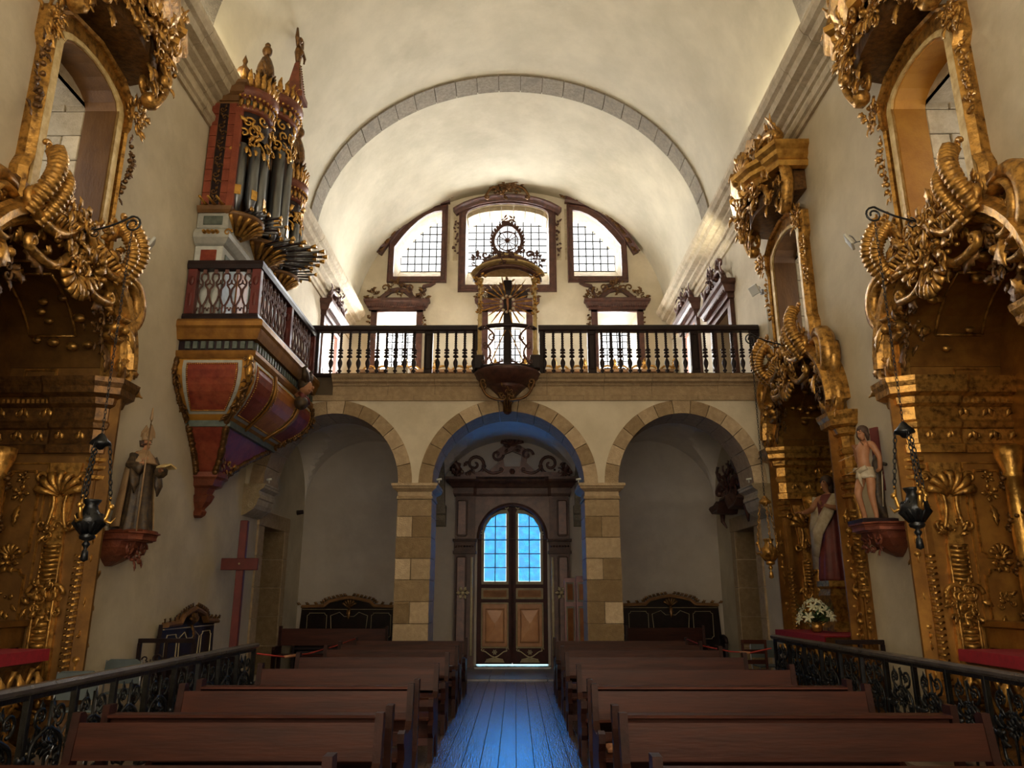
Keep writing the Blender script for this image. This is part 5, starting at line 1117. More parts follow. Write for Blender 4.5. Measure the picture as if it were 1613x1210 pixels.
mb = MB(); x = OX + .46; z = zt2 - .12; mb.loft([[(x - a, 13.15 - a, zz), (x + a, 13.15 - a, zz), (x + a, 13.15 + a, zz), (x - a, 13.15 + a, zz)] for a, zz in ((.2, z - .02), (.2, z + .1), (.15, z + .12), (.05, z + .85), (.03, z + .9))]); put(org, 'obelisk', mb, 'corbel_red')
mb = MB()
for k in range(14):
    f_ = k / 13
    for q in (-1, 1): mb.ball((x + .15 - .1 * f_, 13.15 + q * (.15 - .1 * f_), z + .14 + .7 * f_), .022, 5, 4)
z -= .05; mb.sweep([(x, 13.15, z + .95), (x, 13.15, z + 1.2), (x, 13.15, z + 1.38)], [.05, .09, .05]); mb.ball((x, 13.15, z + 1.48), .07, 8, 6)
for q in (-1, 1): mb.sweep([(x, 13.15 + q * .05, z + 1.3), (x, 13.15 + q * .17, z + 1.42), (x, 13.15 + q * .2, z + 1.62)], [.05, .045, .02]); mb.sweep([(x + .05, 13.15 + q * .04, z + 1.25), (x + .1, 13.15 + q * .1, z + 1.1), (x + .08, 13.15 + q * .12, z + 1.0)], [.035, .03, .02])
put(org, 'angel', mb, 'gold_dark', None, True)
for yc_, zz in ((11.72, 10.44), (12.66, 10.5), (13.7, 10.5), (14.6, 10.44)):
    mb = MB(); mb.lathe([(.1, zz), (.11, zz + .08), (.05, zz + .14), (.04, zz + .2), (.11, zz + .3), (.12, zz + .38), (.05, zz + .46), (.03, zz + .52), (.05, zz + .58), (.0, zz + .72)], (OX - .02, yc_, 0), 9); put(org, 'finial', mb, 'gold_dark')
# horizontal trumpets fanning out below the towers
for (yc_, n_, L0, z_) in ((12.12, 9, .42, 7.98), (13.15, 17, .80, 7.86), (14.2, 9, .42, 7.98)):
    for k in range(n_):
        f_ = k / (n_ - 1) * 2 - 1; a = f_ * 1.15; L_ = L0 * (1.0 - .25 * abs(f_)) * (1 + .25 * (k % 2)); x0 = OX + .34 * math.cos(a); y0 = yc_ + .38 * math.sin(a); dx, dy = math.cos(a * .45), math.sin(a * .45)
        mb = MB(); mb.sweep([(x0, y0, z_), (x0 + dx * L_ * .92, y0 + dy * L_ * .92, z_ + .02)], [.010, .026], n=7); pp = put(org, 'trumpet_pipe', mb, 'pipe_metal' if k % 3 else 'black_wood')
        mb = MB(); mb.sweep([(x0 + dx * L_ * .9, y0 + dy * L_ * .9, z_ + .02), (x0 + dx * L_, y0 + dy * L_, z_ + .02)], [.027, .046], n=8); put(org, 'bell', mb, 'gold_bright', parent=pp)
# ============================================================ ENTRANCE PORTAL AND DOOR
rd = random.Random(21)
Td = back(YN, DC)
pt = thing('portal', 'carved dark wooden portal with cresting framing the blue-lit entrance door', 'portal', (DC, YN, 0))
for q in (-1, 1):
    mb = MB(T=Td); a0, a1 = (q * .93, q * 1.42); xa, xb = sorted((a0, a1)); mb.box(xa, xb, 0, 4.12, 0, .16); put(pt, 'pilaster', mb, 'portal_wood')
    for z0, z1 in ((.35, 2.62), (3.12, 4.0)):
        mb = MB(T=Td); xm = (xa + xb) / 2; mb.mold(rect(xm + q * .08 - .12, xm + q * .08 + .12, z0, z1, .03), [(-.02, .16), (-.01, .2), (.012, .2), (.02, .16)], True); put(pt, 'pilaster_frame', mb, 'door_trim' if z0 < 1 and False else 'portal_wood')
        mb = MB(T=Td); mb.box(xm + q * .08 - .09, xm + q * .08 + .09, z0 + .04, z1 - .04, .155, .175); put(pt, 'pilaster_panel', mb, 'choir_frame')
    mb = MB(T=Td); mb.sweep([(q * .99, .3, .19), (q * .99, 2.6, .19)], .035, nrm=(0, 0, 1), n=6); put(pt, 'pilaster_rod', mb, 'door_trim')
    mb = MB(T=Td); mb.box(xa - .04, xb + .04, 2.68, 2.75, 0, .24); mb.box(xa - .02, xb + .02, 2.75, 2.98, 0, .2); mb.box(xa - .05, xb + .05, 2.98, 3.04, 0, .26)
    for k in range(7): mb.ball((xa + .03 + k * .07, 2.86, .22), .03, 5, 4)
    put(pt, 'impost_band', mb, 'portal_wood')
    mb = MB(T=Td); mb.rosette((q * 1.2, 1.75), .15, .2, 6); mb.ball((q * 1.2, 1.75, .23), .06); put(pt, 'roundel', mb, 'door_trim')
mb = MB(T=Td); mb.plate([(-.93, 3.04), (.93, 3.04), (.93, 4.12), (-.93, 4.12)], [arch_hole(0, .872, 2.9, 3.05, .865)[2:] + [(-.872, 3.041), (.872, 3.041)][:0] if False else [(.872, 3.045)] + arcpts(0, 3.05, .872, .865, 0, PI, 18) + [(-.872, 3.045)]], 0, .1); put(pt, 'spandrels', mb, 'portal_wood')
mb = MB(T=Td); mb.mold(arcpts(0, 3.05, .86, .86, 0, PI, 20), [(-.03, 0), (-.03, .12), (.02, .15), (.06, .12), (.06, 0)], flip=-1); put(pt, 'arch_moulding', mb, 'portal_wood')
mb = MB(T=Td); mb.mold([(-1.46, 0), (-1.46, .2), (-.98, .2), (-.9, .14), (.9, .14), (.98, .2), (1.46, .2), (1.46, 0)], [(-.14, 4.10), (0, 4.10), (.02, 4.16), (.02, 4.3), (.06, 4.32), (.12, 4.4), (.2, 4.46), (.22, 4.5), (.22, 4.56), (-.14, 4.58)], plane='uw', flip=-1); put(pt, 'entablature', mb, 'portal_wood')
mb = MB(T=Td); mb.plate([(-1.5, 4.56), (1.5, 4.56), (1.3, 4.7), (.6, 4.72), (.36, 4.95), (.42, 5.25), (.2, 5.4), (-.2, 5.4), (-.42, 5.25), (-.36, 4.95), (-.6, 4.72), (-1.3, 4.7)], [[(-.2, 4.85), (.2, 4.85), (.24, 5.15), (0, 5.25), (-.24, 5.15)]], .02, .16); put(pt, 'cresting_panel', mb, 'choir_frame')
mb = MB(T=Td)
for q in (-1, 1):
    mb.scroll((q * .95, 4.92), .27, -PI / 2, 1.6, .05, .12, dirn=-q, n=26); mb.cscroll((q * .3, 4.72), (q * .72, 4.8), -q * .08, .04, .16); mb.scroll((q * .38, 5.15), .16, 0, 1.3, .04, .16, dirn=q); mb.leaf((q * 1.35, 4.6), PI / 2, .5, .1, .1, side=-q); mb.leaf((q * 1.42, 4.6), PI / 2 - q * .4, .35, .08, .1); mb.foliage((q * 1.25, 4.75), .2, .15, 12, rd, .1, .16, .06)
mb.shell((0, 5.38), .3, PI * .12, PI * .88, 7, .14); mb.foliage((0, 5.35), .22, .1, 12, rd, .14, .14, .06); mb.ball((0, 4.72, .18), .08); put(pt, 'cresting', mb, 'choir_frame', None, True)
# double door: two leaves with five by two panes, panels and painted scrolls
dr = struct('door_1', MB().box(DC - .035, DC + .035, YN - .0, YN + .03, .13, 3.88), 'door_maroon')
for q in (-1, 1):
    def Xq(a): return DC + q * a
    def gl_out(g, zb, zt, top): # window outline (x from hinge side) within a leaf
        return None
    leaf_o = [(.003, .092), (.874, .092), (.874, 3.05)] + [(.874 * math.cos(a), 3.05 + .872 * math.sin(a)) for a in np.linspace(0, PI / 2 - .004, 10)][1:]
    W_in, W_out = .15, .70
    hole = [(W_in, 2.02), (W_out, 2.02), (W_out, 3.2), (W_out - .05, 3.38), (W_out - .17, 3.56), (W_in + .2, 3.66), (W_in, 3.68)]
    mb = MB(); mb.plate([(Xq(a), z) for a, z in leaf_o], [[(Xq(a), z) for a, z in hole]], YN + .03, YN + .10, 'xz'); lf = put(dr, 'door_leaf', mb, 'door_maroon')
    def sub(name, mb, m): return put(dr, name, mb, m, parent=lf)
    mb = MB(); O = [(W_in - .06, 1.95), (W_out + .06, 1.95), (W_out + .07, 3.1), (W_out + .05, 3.22), (W_out + .02, 3.42), (W_out - .14, 3.62), (W_in + .14, 3.76), (W_in - .02, 3.78), (W_in - .06, 3.7)]
    mb.plate([(Xq(a), z) for a, z in O], [[(Xq(a), z) for a, z in hole]], YN + .0, YN + .03, 'xz'); mb.T = back(YN, DC); mb.scroll((q * (W_in + .0), 3.84), .07, PI / 2, 1.2, .018, .02, dirn=q); mb.scroll((q * (W_out + .06), 3.2), .06, 0, 1.2, .018, .02, dirn=-q); sub('window_trim', mb, 'door_trim')
    holeX = [(Xq(a), z) for a, z in hole]; ar_ = sum(holeX[i - 1][0] * holeX[i][1] - holeX[i][0] * holeX[i - 1][1] for i in range(len(holeX))); C = holeX if ar_ > 0 else holeX[::-1]
    bars = MB()
    for i in range(2):
        for j in range(5):
            x0, x1 = sorted((Xq(W_in + .275 * i), Xq(W_in + .275 * (i + 1)))); z0 = 2.02 + .335 * j; rr_ = clip([(x0 + .008, z0 + .008), (x1 - .008, z0 + .008), (x1 - .008, z0 + .327), (x0 + .008, z0 + .327)], C)
            if len(rr_) > 2: m_ = MB(); m_.prism(rr_, YN + .055, YN + .062, 'xz'); sub('pane', m_, 'blue_glass')
    bars.box(Xq(W_in + .275) - .011, Xq(W_in + .275) + .011, YN + .045, YN + .075, 2.02, 3.62)
    for j in range(1, 5): x0, x1 = sorted((Xq(W_in), Xq(W_out))); bars.box(x0, x1 if j < 4 or True else x1, YN + .047, YN + .073, 2.02 + .335 * j - .011, 2.02 + .335 * j + .011)
    sub('glazing_bars', bars, 'door_maroon')
    x0, x1 = sorted((Xq(.09), Xq(.76)))
    mb = MB(); mb.bbox(x0, x1, YN - .0, YN + .03, 1.60, 1.86, .01); sub('panel_border', mb, 'door_trim'); mb = MB(); mb.bbox(x0 + .05, x1 - .05, YN - .02, YN + .0, 1.65, 1.81, .015); sub('middle_panel', mb, 'door_panel')
    mb = MB(); mb.bbox(x0, x1, YN - .0, YN + .03, .46, 1.52, .01); sub('panel_border', mb, 'door_trim')
    mb = MB(); mb.bbox(x0 + .035, x1 - .035, YN - .018, YN + .0, .495, 1.485, .008); sub('lower_panel', mb, 'door_panel')
    cx_ = (x0 + x1) / 2; mb = MB(); mb.loft([[(cx_ - a, y, .98 - b), (cx_ + a, y, .98 - b), (cx_ + a, y, .98 + b), (cx_ - a, y, .98 + b)] for a, b, y in ((.235, .40, YN - .018), (.225, .39, YN - .035), (.2, .36, YN - .035), (.09, .17, YN - .06), (.01, .06, YN - .075))]); sub('raised_panel', mb, 'door_panel')
    mb = MB(T=back(YN + .02, cx_))
    for e in (-1, 1): mb.sweep([(e * .30, .40, 0), (e * .22, .38, 0), (e * .08, .28, 0), (-e * .1, .22, 0), (-e * .2, .2, 0)], .014); mb.scroll((e * .3, .43), .04, 0, 1, .012, 0, dirn=e)
    mb.prism([(-.24, .135), (.24, .135), (.2, .2), (.1, .23), (-.1, .23), (-.2, .2)], -.02, .01); mb.rosette((0, .37), .06, .0); sub('painted_scroll', mb, 'door_trim')
# standing folding screen at the right of the door
scn = thing('folding_screen', 'painted folding screen with orange panels beside the right of the door', 'screen', (1.52, 18.0, .035))
for k in range(2):
    mb = MB(); x0 = 1.25 + k * .275; zt_ = 2.08 + .04 * k; y = 18.0 + .06 * k; mb.bbox(x0, x0 + .265, y, y + .04, .035, zt_, .006); lf = put(scn, 'screen_leaf', mb, 'red_paint')
    for z0, z1 in ((.3, 1.45), (1.55, 1.98)):
        mb = MB(); mb.bbox(x0 + .04, x0 + .225, y - .008, y, z0, z1, .003); put(scn, 'panel_edge', mb, 'grey_paint', parent=lf); mb = MB(); mb.bbox(x0 + .07, x0 + .195, y - .016, y - .007, z0 + .04, z1 - .04, .003); put(scn, 'panel', mb, 'orange_panel', parent=lf)
# carved settles
def settle(cx, y, w, H, lab, T=None, name='settle'):
    T = T or back(y, cx); loc = T[1]; st = thing(name, lab, 'bench', tuple(loc), 'carved settles')
    hw = w / 2; H0_ = H - .22
    O = [(-hw, .02), (hw, .02), (hw + .02, H0_ * .5), (hw - .02, H0_)] + [(hw * .52, H0_ + .02), (hw * .42, H0_ + .12), (hw * .2, H - .04), (0, H), (-hw * .2, H - .04), (-hw * .42, H0_ + .12), (-hw * .52, H0_ + .02)] + [(-hw + .02, H0_), (-hw - .02, H0_ * .5)]
    mb = MB(T=T); mb.plate(O, [], 0.01, .07); put(st, 'backrest', mb, 'black_wood')
    mb = MB(T=T); mb.mold(O[3:12], [(-.03, .05), (-.03, .14), (.01, .17), (.04, .16), (.05, .05)], flip=-1); 
    put(st, 'crest_rail', mb, 'brown_wood')
    mb = MB(T=T)
    for k in range(22):
        t = k / 21 * 8; i = min(7, int(t)); f_ = t - i; p = (O[3 + i][0] * (1 - f_) + O[4 + i][0] * f_, O[3 + i][1] * (1 - f_) + O[4 + i][1] * f_ + .03); mb.leaf(p, PI - .4 if p[0] < 0 else .4, .13, .035, .1, n=5)
    mb.shell((0, H - .26), .2, PI * .2, PI * .8, 6, .08); mb.leaf((0, H - .22), -PI / 2, .3, .06, .08); put(st, 'crest_carving', mb, 'gold_dark', None, True)
    for f in ([(-hw * .34, .65), (hw * .34, .65), (hw * .38, H0_ - .22), (hw * .2, H0_ - .14), (hw * .1, H0_ - .24), (-hw * .1, H0_ - .24), (-hw * .2, H0_ - .14), (-hw * .38, H0_ - .22)], rect(-hw * .86, -hw * .46, .65, H0_ - .16, .05), rect(hw * .46, hw * .86, .65, H0_ - .16, .05)):
        mb = MB(T=T); mb.mold(f, [(-.007, .07), (0, .084), (.007, .07)], True); put(st, 'panel_line', mb, 'door_trim')
    mb = MB(T=T); mb.box(-hw + .04, hw - .04, H0_ - .08, H0_ - .065, .07, .085); put(st, 'panel_line', mb, 'door_trim')
    mb = MB(T=T); mb.bbox(-hw + .03, hw - .03, .42, .48, .07, .5, .01); put(st, 'seat', mb, 'black_wood')
    mb = MB(T=T); mb.bbox(-hw + .06, hw - .06, .06, .4, .38, .42, .01); put(st, 'front_panel', mb, 'black_wood')
    for q in (-1, 1):
        mb = MB(T=T); mb.bbox(q * hw - .035, q * hw + .035, .0, .66, .06, .5, .01); mb.sweep([(q * hw, .7, .06), (q * hw, .72, .3), (q * hw, .68, .5), (q * hw, .58, .55)], .045, nrm=(1, 0, 0)); put(st, 'arm', mb, 'black_wood')
    return st
settle(-3.9, YN - .03, 2.36, 1.62, 'dark carved settle against the narthex wall in the left arch', back(YN - .03, -3.9, .035))
settle(3.9, YN - .03, 2.36, 1.66, 'dark carved settle against the narthex wall in the right arch', back(YN - .03, 3.9, .035))
settle(0, 0, 2.05, 1.50, 'dark carved settle with gilt crest against the left nave wall beside the cross', (np.array([[0, 0, 1], [1, 0, 0], [0, 1, 0]], float), V3(-5.17, 12.85, 0)))
# door crest in the right narthex
cr = thing('door_crest', 'dark carved overdoor crest above the right narthex doorway', 'carving', (WX, 17.1, 3.42))
T3 = frame(1, 17.1); mb = MB(T=T3); mb.mold([(-1.15, 3.75), (-.9, 3.62), (-.5, 3.6), (-.25, 3.85), (.25, 3.85), (.5, 3.6), (.9, 3.62), (1.15, 3.75)], [(-.12, 0), (-.1, .3), (0, .36), (.05, .44), (.1, .46), (.12, 0)], flip=1); put(cr, 'cornice', mb, 'portal_wood')
mb = MB(T=T3); mb.foliage((0, 4.2), .8, .35, 36, rd, .05, .26, .2)
for q in (-1, 1): mb.cscroll((q * .2, 4.0), (q * .9, 4.1), q * .15, .06, .25, tt=1.5); mb.leaf((q * .75, 4.1), PI / 2, .6, .12, .2, side=q); mb.sweep([(q * .95, 3.6, .2), (q * .98, 3.35, .2), (q * .85, 3.2, .15)], [.07, .05, .02])
put(cr, 'foliage', mb, 'choir_frame', None, True)

# ============================================================ PEWS
def make_pew(L, ledge):
    p = {}
    mb = MB(); mb.loft([[(x, .035, .67), (x, .065, .67), (x, .10, .89), (x, .075, .895)] for x in (.05, L - .05)]); p['backrest'] = [(mb, 'pew_wood')]
    mb = MB(); mb.loft([[(x, .00, .50), (x, .025, .50), (x, .033, .57), (x, .008, .57)] for x in (.05, L - .05)]); p['lower_slat'] = [(mb, 'pew_wood')]
    mb = MB(); mb.bbox(.05, L - .05, -.44, .02, .415, .45, .008); p['seat'] = [(mb, 'pew_wood')]
    mb = MB(); mb.bbox(.05, L - .05, -.02, .0, .12, .41, .004); mb2 = MB(); mb2.bbox(.05, L - .05, -.36, -.33, .16, .24, .004); p['apron'] = [(mb, 'pew_wood')]; p['stretcher'] = [(mb2, 'pew_end')]
    mb2 = MB(); ends = []
    for x in (0, L - .055):
        O = [(-.40, 0), (-.30, 0), (-.27, .22), (-.10, .26), (.0, .0), (.14, .0), (.11, .28), (.09, .52), (.16, .86), (.17, .93), (.14, .955), (.08, .955), (.07, .9), (.02, .66), (-.04, .60), (-.28, .60), (-.36, .645), (-.44, .63), (-.45, .56), (-.40, .50), (-.38, .42), (-.46, .38), (-.46, .30), (-.38, .24)]
        mb = MB(); mb.prism(O, x, x + .055, 'yz'); ends.append((mb, 'pew_end'))
    p['end_panel'] = ends
    if ledge:
        mb = MB(); mb.bbox(.05, L - .05, .44, .58, .865, .89, .006); p['book_ledge'] = [(mb, 'pew_wood')]
        mb = MB(); mb.bbox(.05, L - .05, .50, .52, .81, .865, .004); p['ledge_board'] = [(mb, 'pew_wood')]
        mb = MB(); mb.bbox(.05, L - .05, .30, .52, .16, .19, .006); p['kneeler'] = [(mb, 'pew_wood')]
        e2 = []
        for x in (-.0, L - .05):
            mb = MB(); mb.prism([(.14, 0), (.56, 0), (.54, .2), (.51, .3), (.53, .8), (.58, .86), (.58, .95), (.47, .95), (.46, .8), (.46, .34), (.3, .22), (.14, .2)], x, x + .05, 'yz'); e2.append((mb, 'pew_end'))
        p['ledge_post'] = e2
    return {k: [mesh_of(k, a, b) for a, b in v] for k, v in p.items()}
PM = {(s_, l_): make_pew(L, l_) for s_, L in (('L', 2.08), ('R', 2.46)) for l_ in (True, False)}
rows = [3.62, 5.40, 7.12, 9.08, 10.85, 12.20, 13.40, 14.6]
ordn = ['nearest the camera', 'second from the camera', 'third from the camera', 'fourth from the camera', 'fifth from the camera', 'third from the back', 'next to last before the arcade', 'last before the arcade']
ordw = ['cut off at the bottom of the picture', 'second from the front', 'third from the front', 'fourth from the front', 'fifth from the front', 'third from the back', 'next to last by the arcade', 'last by the arcade']
for s_ in 'LR':
    for k, y in enumerate(rows):
        lg = k < 3; x0 = (-2.84 if s_ == 'L' else .81) + .02 * (k % 2); z0 = 0
        wd = {'L': 'left', 'R': 'right'}[s_]
        p = thing('pew', 'reddish-brown wooden pew %s of the aisle, %s' % (wd, ordw[k]), 'pew', (x0, y + (.12 if s_ == 'L' and k in (3, 5) else 0), z0), 'wooden pews')
        for nm, ms in PM[(s_, lg)].items():
            for m_ in ms: link(nm, m_, p)
# small seat cushions left on the pews
for k, (x, y) in enumerate(((1.05, 6.98), (-2.3, 8.88), (1.9, 8.90), (1.04, 5.22), (-1.4, 6.95), (2.75, 8.88))):
    mb = MB(); mb.sqprof(-.15, .15, -.12, .12, [(-.02, 0), (0, .01), (0, .03), (-.03, .045)]); wh = ('on the third right pew by the aisle', 'at the outer end of the fourth left pew', 'on the middle of the fourth right pew', 'on the second right pew by the aisle', 'on the third left pew', 'at the outer end of the fourth right pew')[k]
    thing('seat_pad', 'small tan seat pad ' + wh, 'cushion', (x, y, .452), 'seat pads', mesh_of('seat_pad', mb, 'cushion'))
# wide bench standing in the narthex at the left
def bench(loc, L, lab, rz=0):
    b = thing('narthex_bench', lab, 'bench', loc, None); b.rotation_euler = (0, 0, rz)
    mb = MB(); mb.bbox(.04, L - .04, .30, .33, .62, .97, .006); link('backrest', mesh_of('backrest', mb, 'pew_wood'), b)
    mb = MB(); mb.bbox(.04, L - .04, -.1, .3, .42, .46, .006); link('seat', mesh_of('seat', mb, 'pew_wood'), b)
    for x in (0, L - .06):
        mb = MB(); mb.prism([(-.12, 0), (-.04, 0), (0, .4), (.26, .4), (.3, 0), (.38, 0), (.36, 1.02), (.28, 1.02), (.27, .62), (-.1, .62), (-.12, .56)], x, x + .06, 'yz'); link('end_panel', mesh_of('end_panel', mb, 'pew_end'), b)
bench((-4.95, 16.9, .035), 2.35, 'long reddish bench behind the left pews, under the left arch')
bench((2.55, 17.3, .035), 1.75, 'long reddish bench behind the right pews, in front of the right settle')

# ============================================================ IRON RAILS
def scroll_panel(L, H):
    mb = MB(T=(np.array([[1, 0, 0], [0, 0, 1], [0, 1, 0]], float), V3(0, 0, 0)))
    cx = L / 2
    for q in (-1, 1):
        mb.cscroll((cx + q * .03, .12), (cx + q * L * .34, .34), -q * .07, .017, 0, n=8, tt=.9); mb.cscroll((cx + q * L * .36, .34), (cx + q * .05, .58), -q * .07, .017, 0, n=8, tt=.9)
        mb.scroll((cx + q * L * .22, .68), L * .17, -PI / 2, 1.5, .015, 0, dirn=q, n=20); mb.scroll((cx + q * L * .26, .17), L * .14, 0, 1.4, .014, 0, dirn=-q, n=16)
        for a in (.3, 1.1, 2.2): mb.leaf((cx + q * L * .2, .44), PI / 2 - q * a, .15, .035, 0, side=q, n=6); mb.leaf((cx + q * .06, .74 - .2 * a), PI / 2 - q * (a * .5), .12, .028, 0, n=5)
    mb.sweep([(cx, .06, 0), (cx, .78, 0)], .014); mb.rosette((cx, .46), .08, .0, 7); mb.rosette((cx, .46), .08, -.03, 7); mb.rosette((cx - L * .22, .68), .05, .0, 5); mb.rosette((cx + L * .22, .68), .05, 0, 5)
    return mb
def iron_rail(loc, L, n, rz, lab, name='iron_railing'):
    r = thing(name, lab, 'railing', loc, 'ornate iron railings'); r.rotation_euler = (0, 0, rz)
    mb = MB(); pr = [(-.045, .94), (-.06, .96), (-.06, .985), (-.03, 1.005), (.03, 1.005), (.06, .985), (.06, .96), (.045, .94)]; mb.loft([[(x, a, z) for a, z in pr] for x in (-.04, L + .04)]); link('handrail', mesh_of('handrail', mb, 'rail_top'), r)
    mb = MB(); mb.bbox(0, L, -.02, .02, .10, .13, .004); mb.bbox(0, L, -.02, .02, .90, .94, .004); link('flat_bars', mesh_of('flat_bars', mb, 'iron'), r)
    pl = L / n; pm = mesh_of('scroll_panel', scroll_panel(pl - .1, .8), 'iron'); mb = MB(); mb.bbox(-.025, .025, -.025, .025, .0, .94, .005); mb.ball((0, 0, .5), .04, 6, 4); mb.sqprof(-.03, .03, -.03, .03, [(.02, 0), (.02, .04), (0, .07)]); po = mesh_of('post', mb, 'iron')
    for k in range(n + 1): o = link('post', po, r); o.location = (k * pl, 0, 0)
    for k in range(n): o = link('scroll_panel', pm, r); o.location = (k * pl + .05, 0, .08)
    return r
def kerb(x, y0, y1, lab):
    mb = MB(); mb.bbox(x - .2, x + .16, y0, y1, .0, .085, .012); return mb
KZ = .085
for x, y0, y1, nm in ((-3.36, 2.2, 10.75, 'left'), (4.32, 2.2, 12.95, 'right')):
    mb = kerb(x, y0 - .3, y1 + .12, ''); st_ = struct('trim_%d' % (10 if x < 0 else 11), mb, 'side_floor')
    iron_rail((x, y0, KZ), y1 - y0, 14 if x < 0 else 17, PI / 2, 'long wrought-iron railing with scrollwork beside the %s pews' % nm)
for x0, x1, y, nm in ((-5.15, -4.35, 11.25, 'left'), (4.5, 5.15, 10.95, 'right')):
    r = thing('gate_rail', 'short dark rail with pierced scroll ends against the %s nave wall' % nm, 'railing', (x0, y, 0), 'short side rails')
    L = x1 - x0; mb = MB(); mb.bbox(0, L, -.03, .03, 1.06, 1.12, .006); link('top_bar', mesh_of('top_bar', mb, 'black_wood'), r)
    mb = MB(); mb.bbox(.0, L, -.025, .025, .1, .16, .006); link('bottom_bar', mesh_of('bottom_bar', mb, 'black_wood'), r)
    for x in (.02, L / 2, L - .02): mb = MB(); mb.bbox(x - .025, x + .025, -.025, .025, 0, 1.06, .005); link('post', mesh_of('post', mb, 'black_wood'), r)
    mb = MB(T=(np.array([[1, 0, 0], [0, 0, 1], [0, 1, 0]], float), V3(0, 0, 0)))
    for q in (.25, .75):
        for e in (-1, 1): mb.cscroll((L * q + e * .02, .3), (L * q + e * .1, .62), -e * .05, .016, 0, n=7); mb.scroll((L * q + e * .08, .84), .08, 0, 1.3, .014, 0, dirn=e); mb.leaf((L * q, .7), PI / 2 - e * .6, .16, .03, 0)
    o = link('scrollwork', mesh_of('scrollwork', mb, 'black_wood'), r); o['kind'] = 'stuff'
# ============================================================ CHAIRS
def chair(loc, rz, lab):
    c = thing('chair', lab, 'chair', loc, 'grey metal chairs'); c.rotation_euler = (0, 0, rz)
    mb = MB(); mb.loft([[(-.2, y, .56), (.2, y, .56), (.215, y + .01, .70), (.2, y + .02, .80), (.15, y + .02, .83), (-.15, y + .02, .83), (-.2, y + .02, .80), (-.215, y + .01, .70)] for y in (.19, .215)]); link('backrest', mesh_of('backrest', mb, 'grey_chair'), c)
    mb = MB(); mb.bbox(-.2, .2, -.2, .2, .44, .465, .01); link('seat', mesh_of('seat', mb, 'grey_chair'), c)
    for q in (-1, 1):
        mb = MB(); mb.sweep([(q * .205, .21, .82), (q * .21, .21, .45), (q * .21, .18, .42), (q * .21, -.22, .0)], .012, nrm=(1, 0, 0)); link('leg', mesh_of('leg', mb, 'chair_metal'), c)
        mb = MB(); mb.sweep([(q * .19, -.18, .44), (q * .19, .26, .0)], .012, nrm=(1, 0, 0)); link('leg', mesh_of('leg', mb, 'chair_metal'), c)
chair((-4.9, 10.62, 0), PI, 'grey chair behind the left railing, in front of the short side rail')
chair((-4.62, 9.05, 0), PI, 'grey chair behind the left railing, right beside the altar base')
chair((4.62, 14.35, 0), 0, 'grey chair at the far end of the right railing')
for o in [o for o in COL.objects if o.name.startswith('chair') and o.parent is None]: o.scale = (1.1, 1.1, 1.1)
# wooden slat chair beside it
c = thing('wooden_chair', 'dark wooden ladder-back chair behind the grey chair at the right', 'chair', (4.3, 13.85, 0))
for x in (-.2, .2):
    for y in (-.2, .2): mb = MB(); mb.bbox(x - .02, x + .02, y - .02, y + .02, 0, .95 if y > 0 else .45, .004); put(c, 'leg', MB(T=(np.eye(3), V3(4.3, 13.85, 0))).add(np.vstack(mb.v), mb.f), 'pew_wood')
for z in (.55, .72, .88): mb = MB(); mb.bbox(4.12, 4.48, 14.04, 14.06, z, z + .07, .004); put(c, 'slat', mb, 'pew_wood')
mb = MB(); mb.bbox(4.08, 4.52, 13.63, 14.07, .44, .47, .006); put(c, 'seat', mb, 'pew_wood')
# ============================================================ LARGE WOODEN CROSS
cx0 = thing('wooden_cross', 'tall plain red-brown wooden cross standing near the left nave wall', 'cross', (-4.78, 14.0, 0))
mb = MB(); mb.bbox(-4.85, -4.71, 13.96, 14.05, 0, 3.01, .01); put(cx0, 'upright', mb, 'red_paint')
mb = MB(); mb.bbox(-5.11, -4.45, 13.91, 13.96, 2.13, 2.34, .01); put(cx0, 'crossbar', mb, 'red_paint')
mb = MB(); mb.ball((-4.78, 13.905, 2.24), .02); put(cx0, 'bolt', mb, 'door_trim')
# ============================================================ STATUES
import bmesh
def skin_body(name, chains, m, parent, M, rootfirst=True, sub=2):
    # chains: list of [(point, radius), ...]; a chain may start with the name of an earlier point
    bm = bmesh.new(); lay = bm.verts.layers.skin.verify(); named = {}
    for ch in chains:
        prev = None; first = True
        for it in ch:
            if isinstance(it, str): prev = named[it]; first = False; continue
            nm, p, r = it if len(it) == 3 else (None, it[0], it[1])
            q = M[0] @ V3(*p) + M[1]; v = bm.verts.new(q); v[lay].radius = (r * M[2], r * M[2])
            if first: v[lay].use_root = True; first = False
            if nm: named[nm] = v
            if prev is not None: bm.edges.new((prev, v))
            prev = v
    me = bpy.data.meshes.new(name); bm.to_mesh(me); bm.free(); me.materials.append(MATS[m])
    o = link(name, me, parent); md = o.modifiers.new('skin', 'SKIN'); md.use_smooth_shade = True; md.branch_smoothing = .6; s_ = o.modifiers.new('sub', 'SUBSURF'); s_.levels = sub; s_.render_levels = sub
    return o
def orient(fx, fy, k):  # local (side-left, forward, up) -> world, relative to the thing
    f = V3(fx, fy, 0); f /= np.linalg.norm(f); s_ = V3(-f[1], f[0], 0)
    return (np.array([[s_[0] * k, f[0] * k, 0], [s_[1] * k, f[1] * k, 0], [0, 0, k]]), V3(0, 0, 0), k)
def LM(M, mb_fn):
    mb = MB(T=(M[0], M[1])); mb_fn(mb); return mb
def child(t, name, mb, m, stuff=False):
    o = link(name, mesh_of(name, mb, m), t)
    if stuff: o['kind'] = 'stuff'
    return o
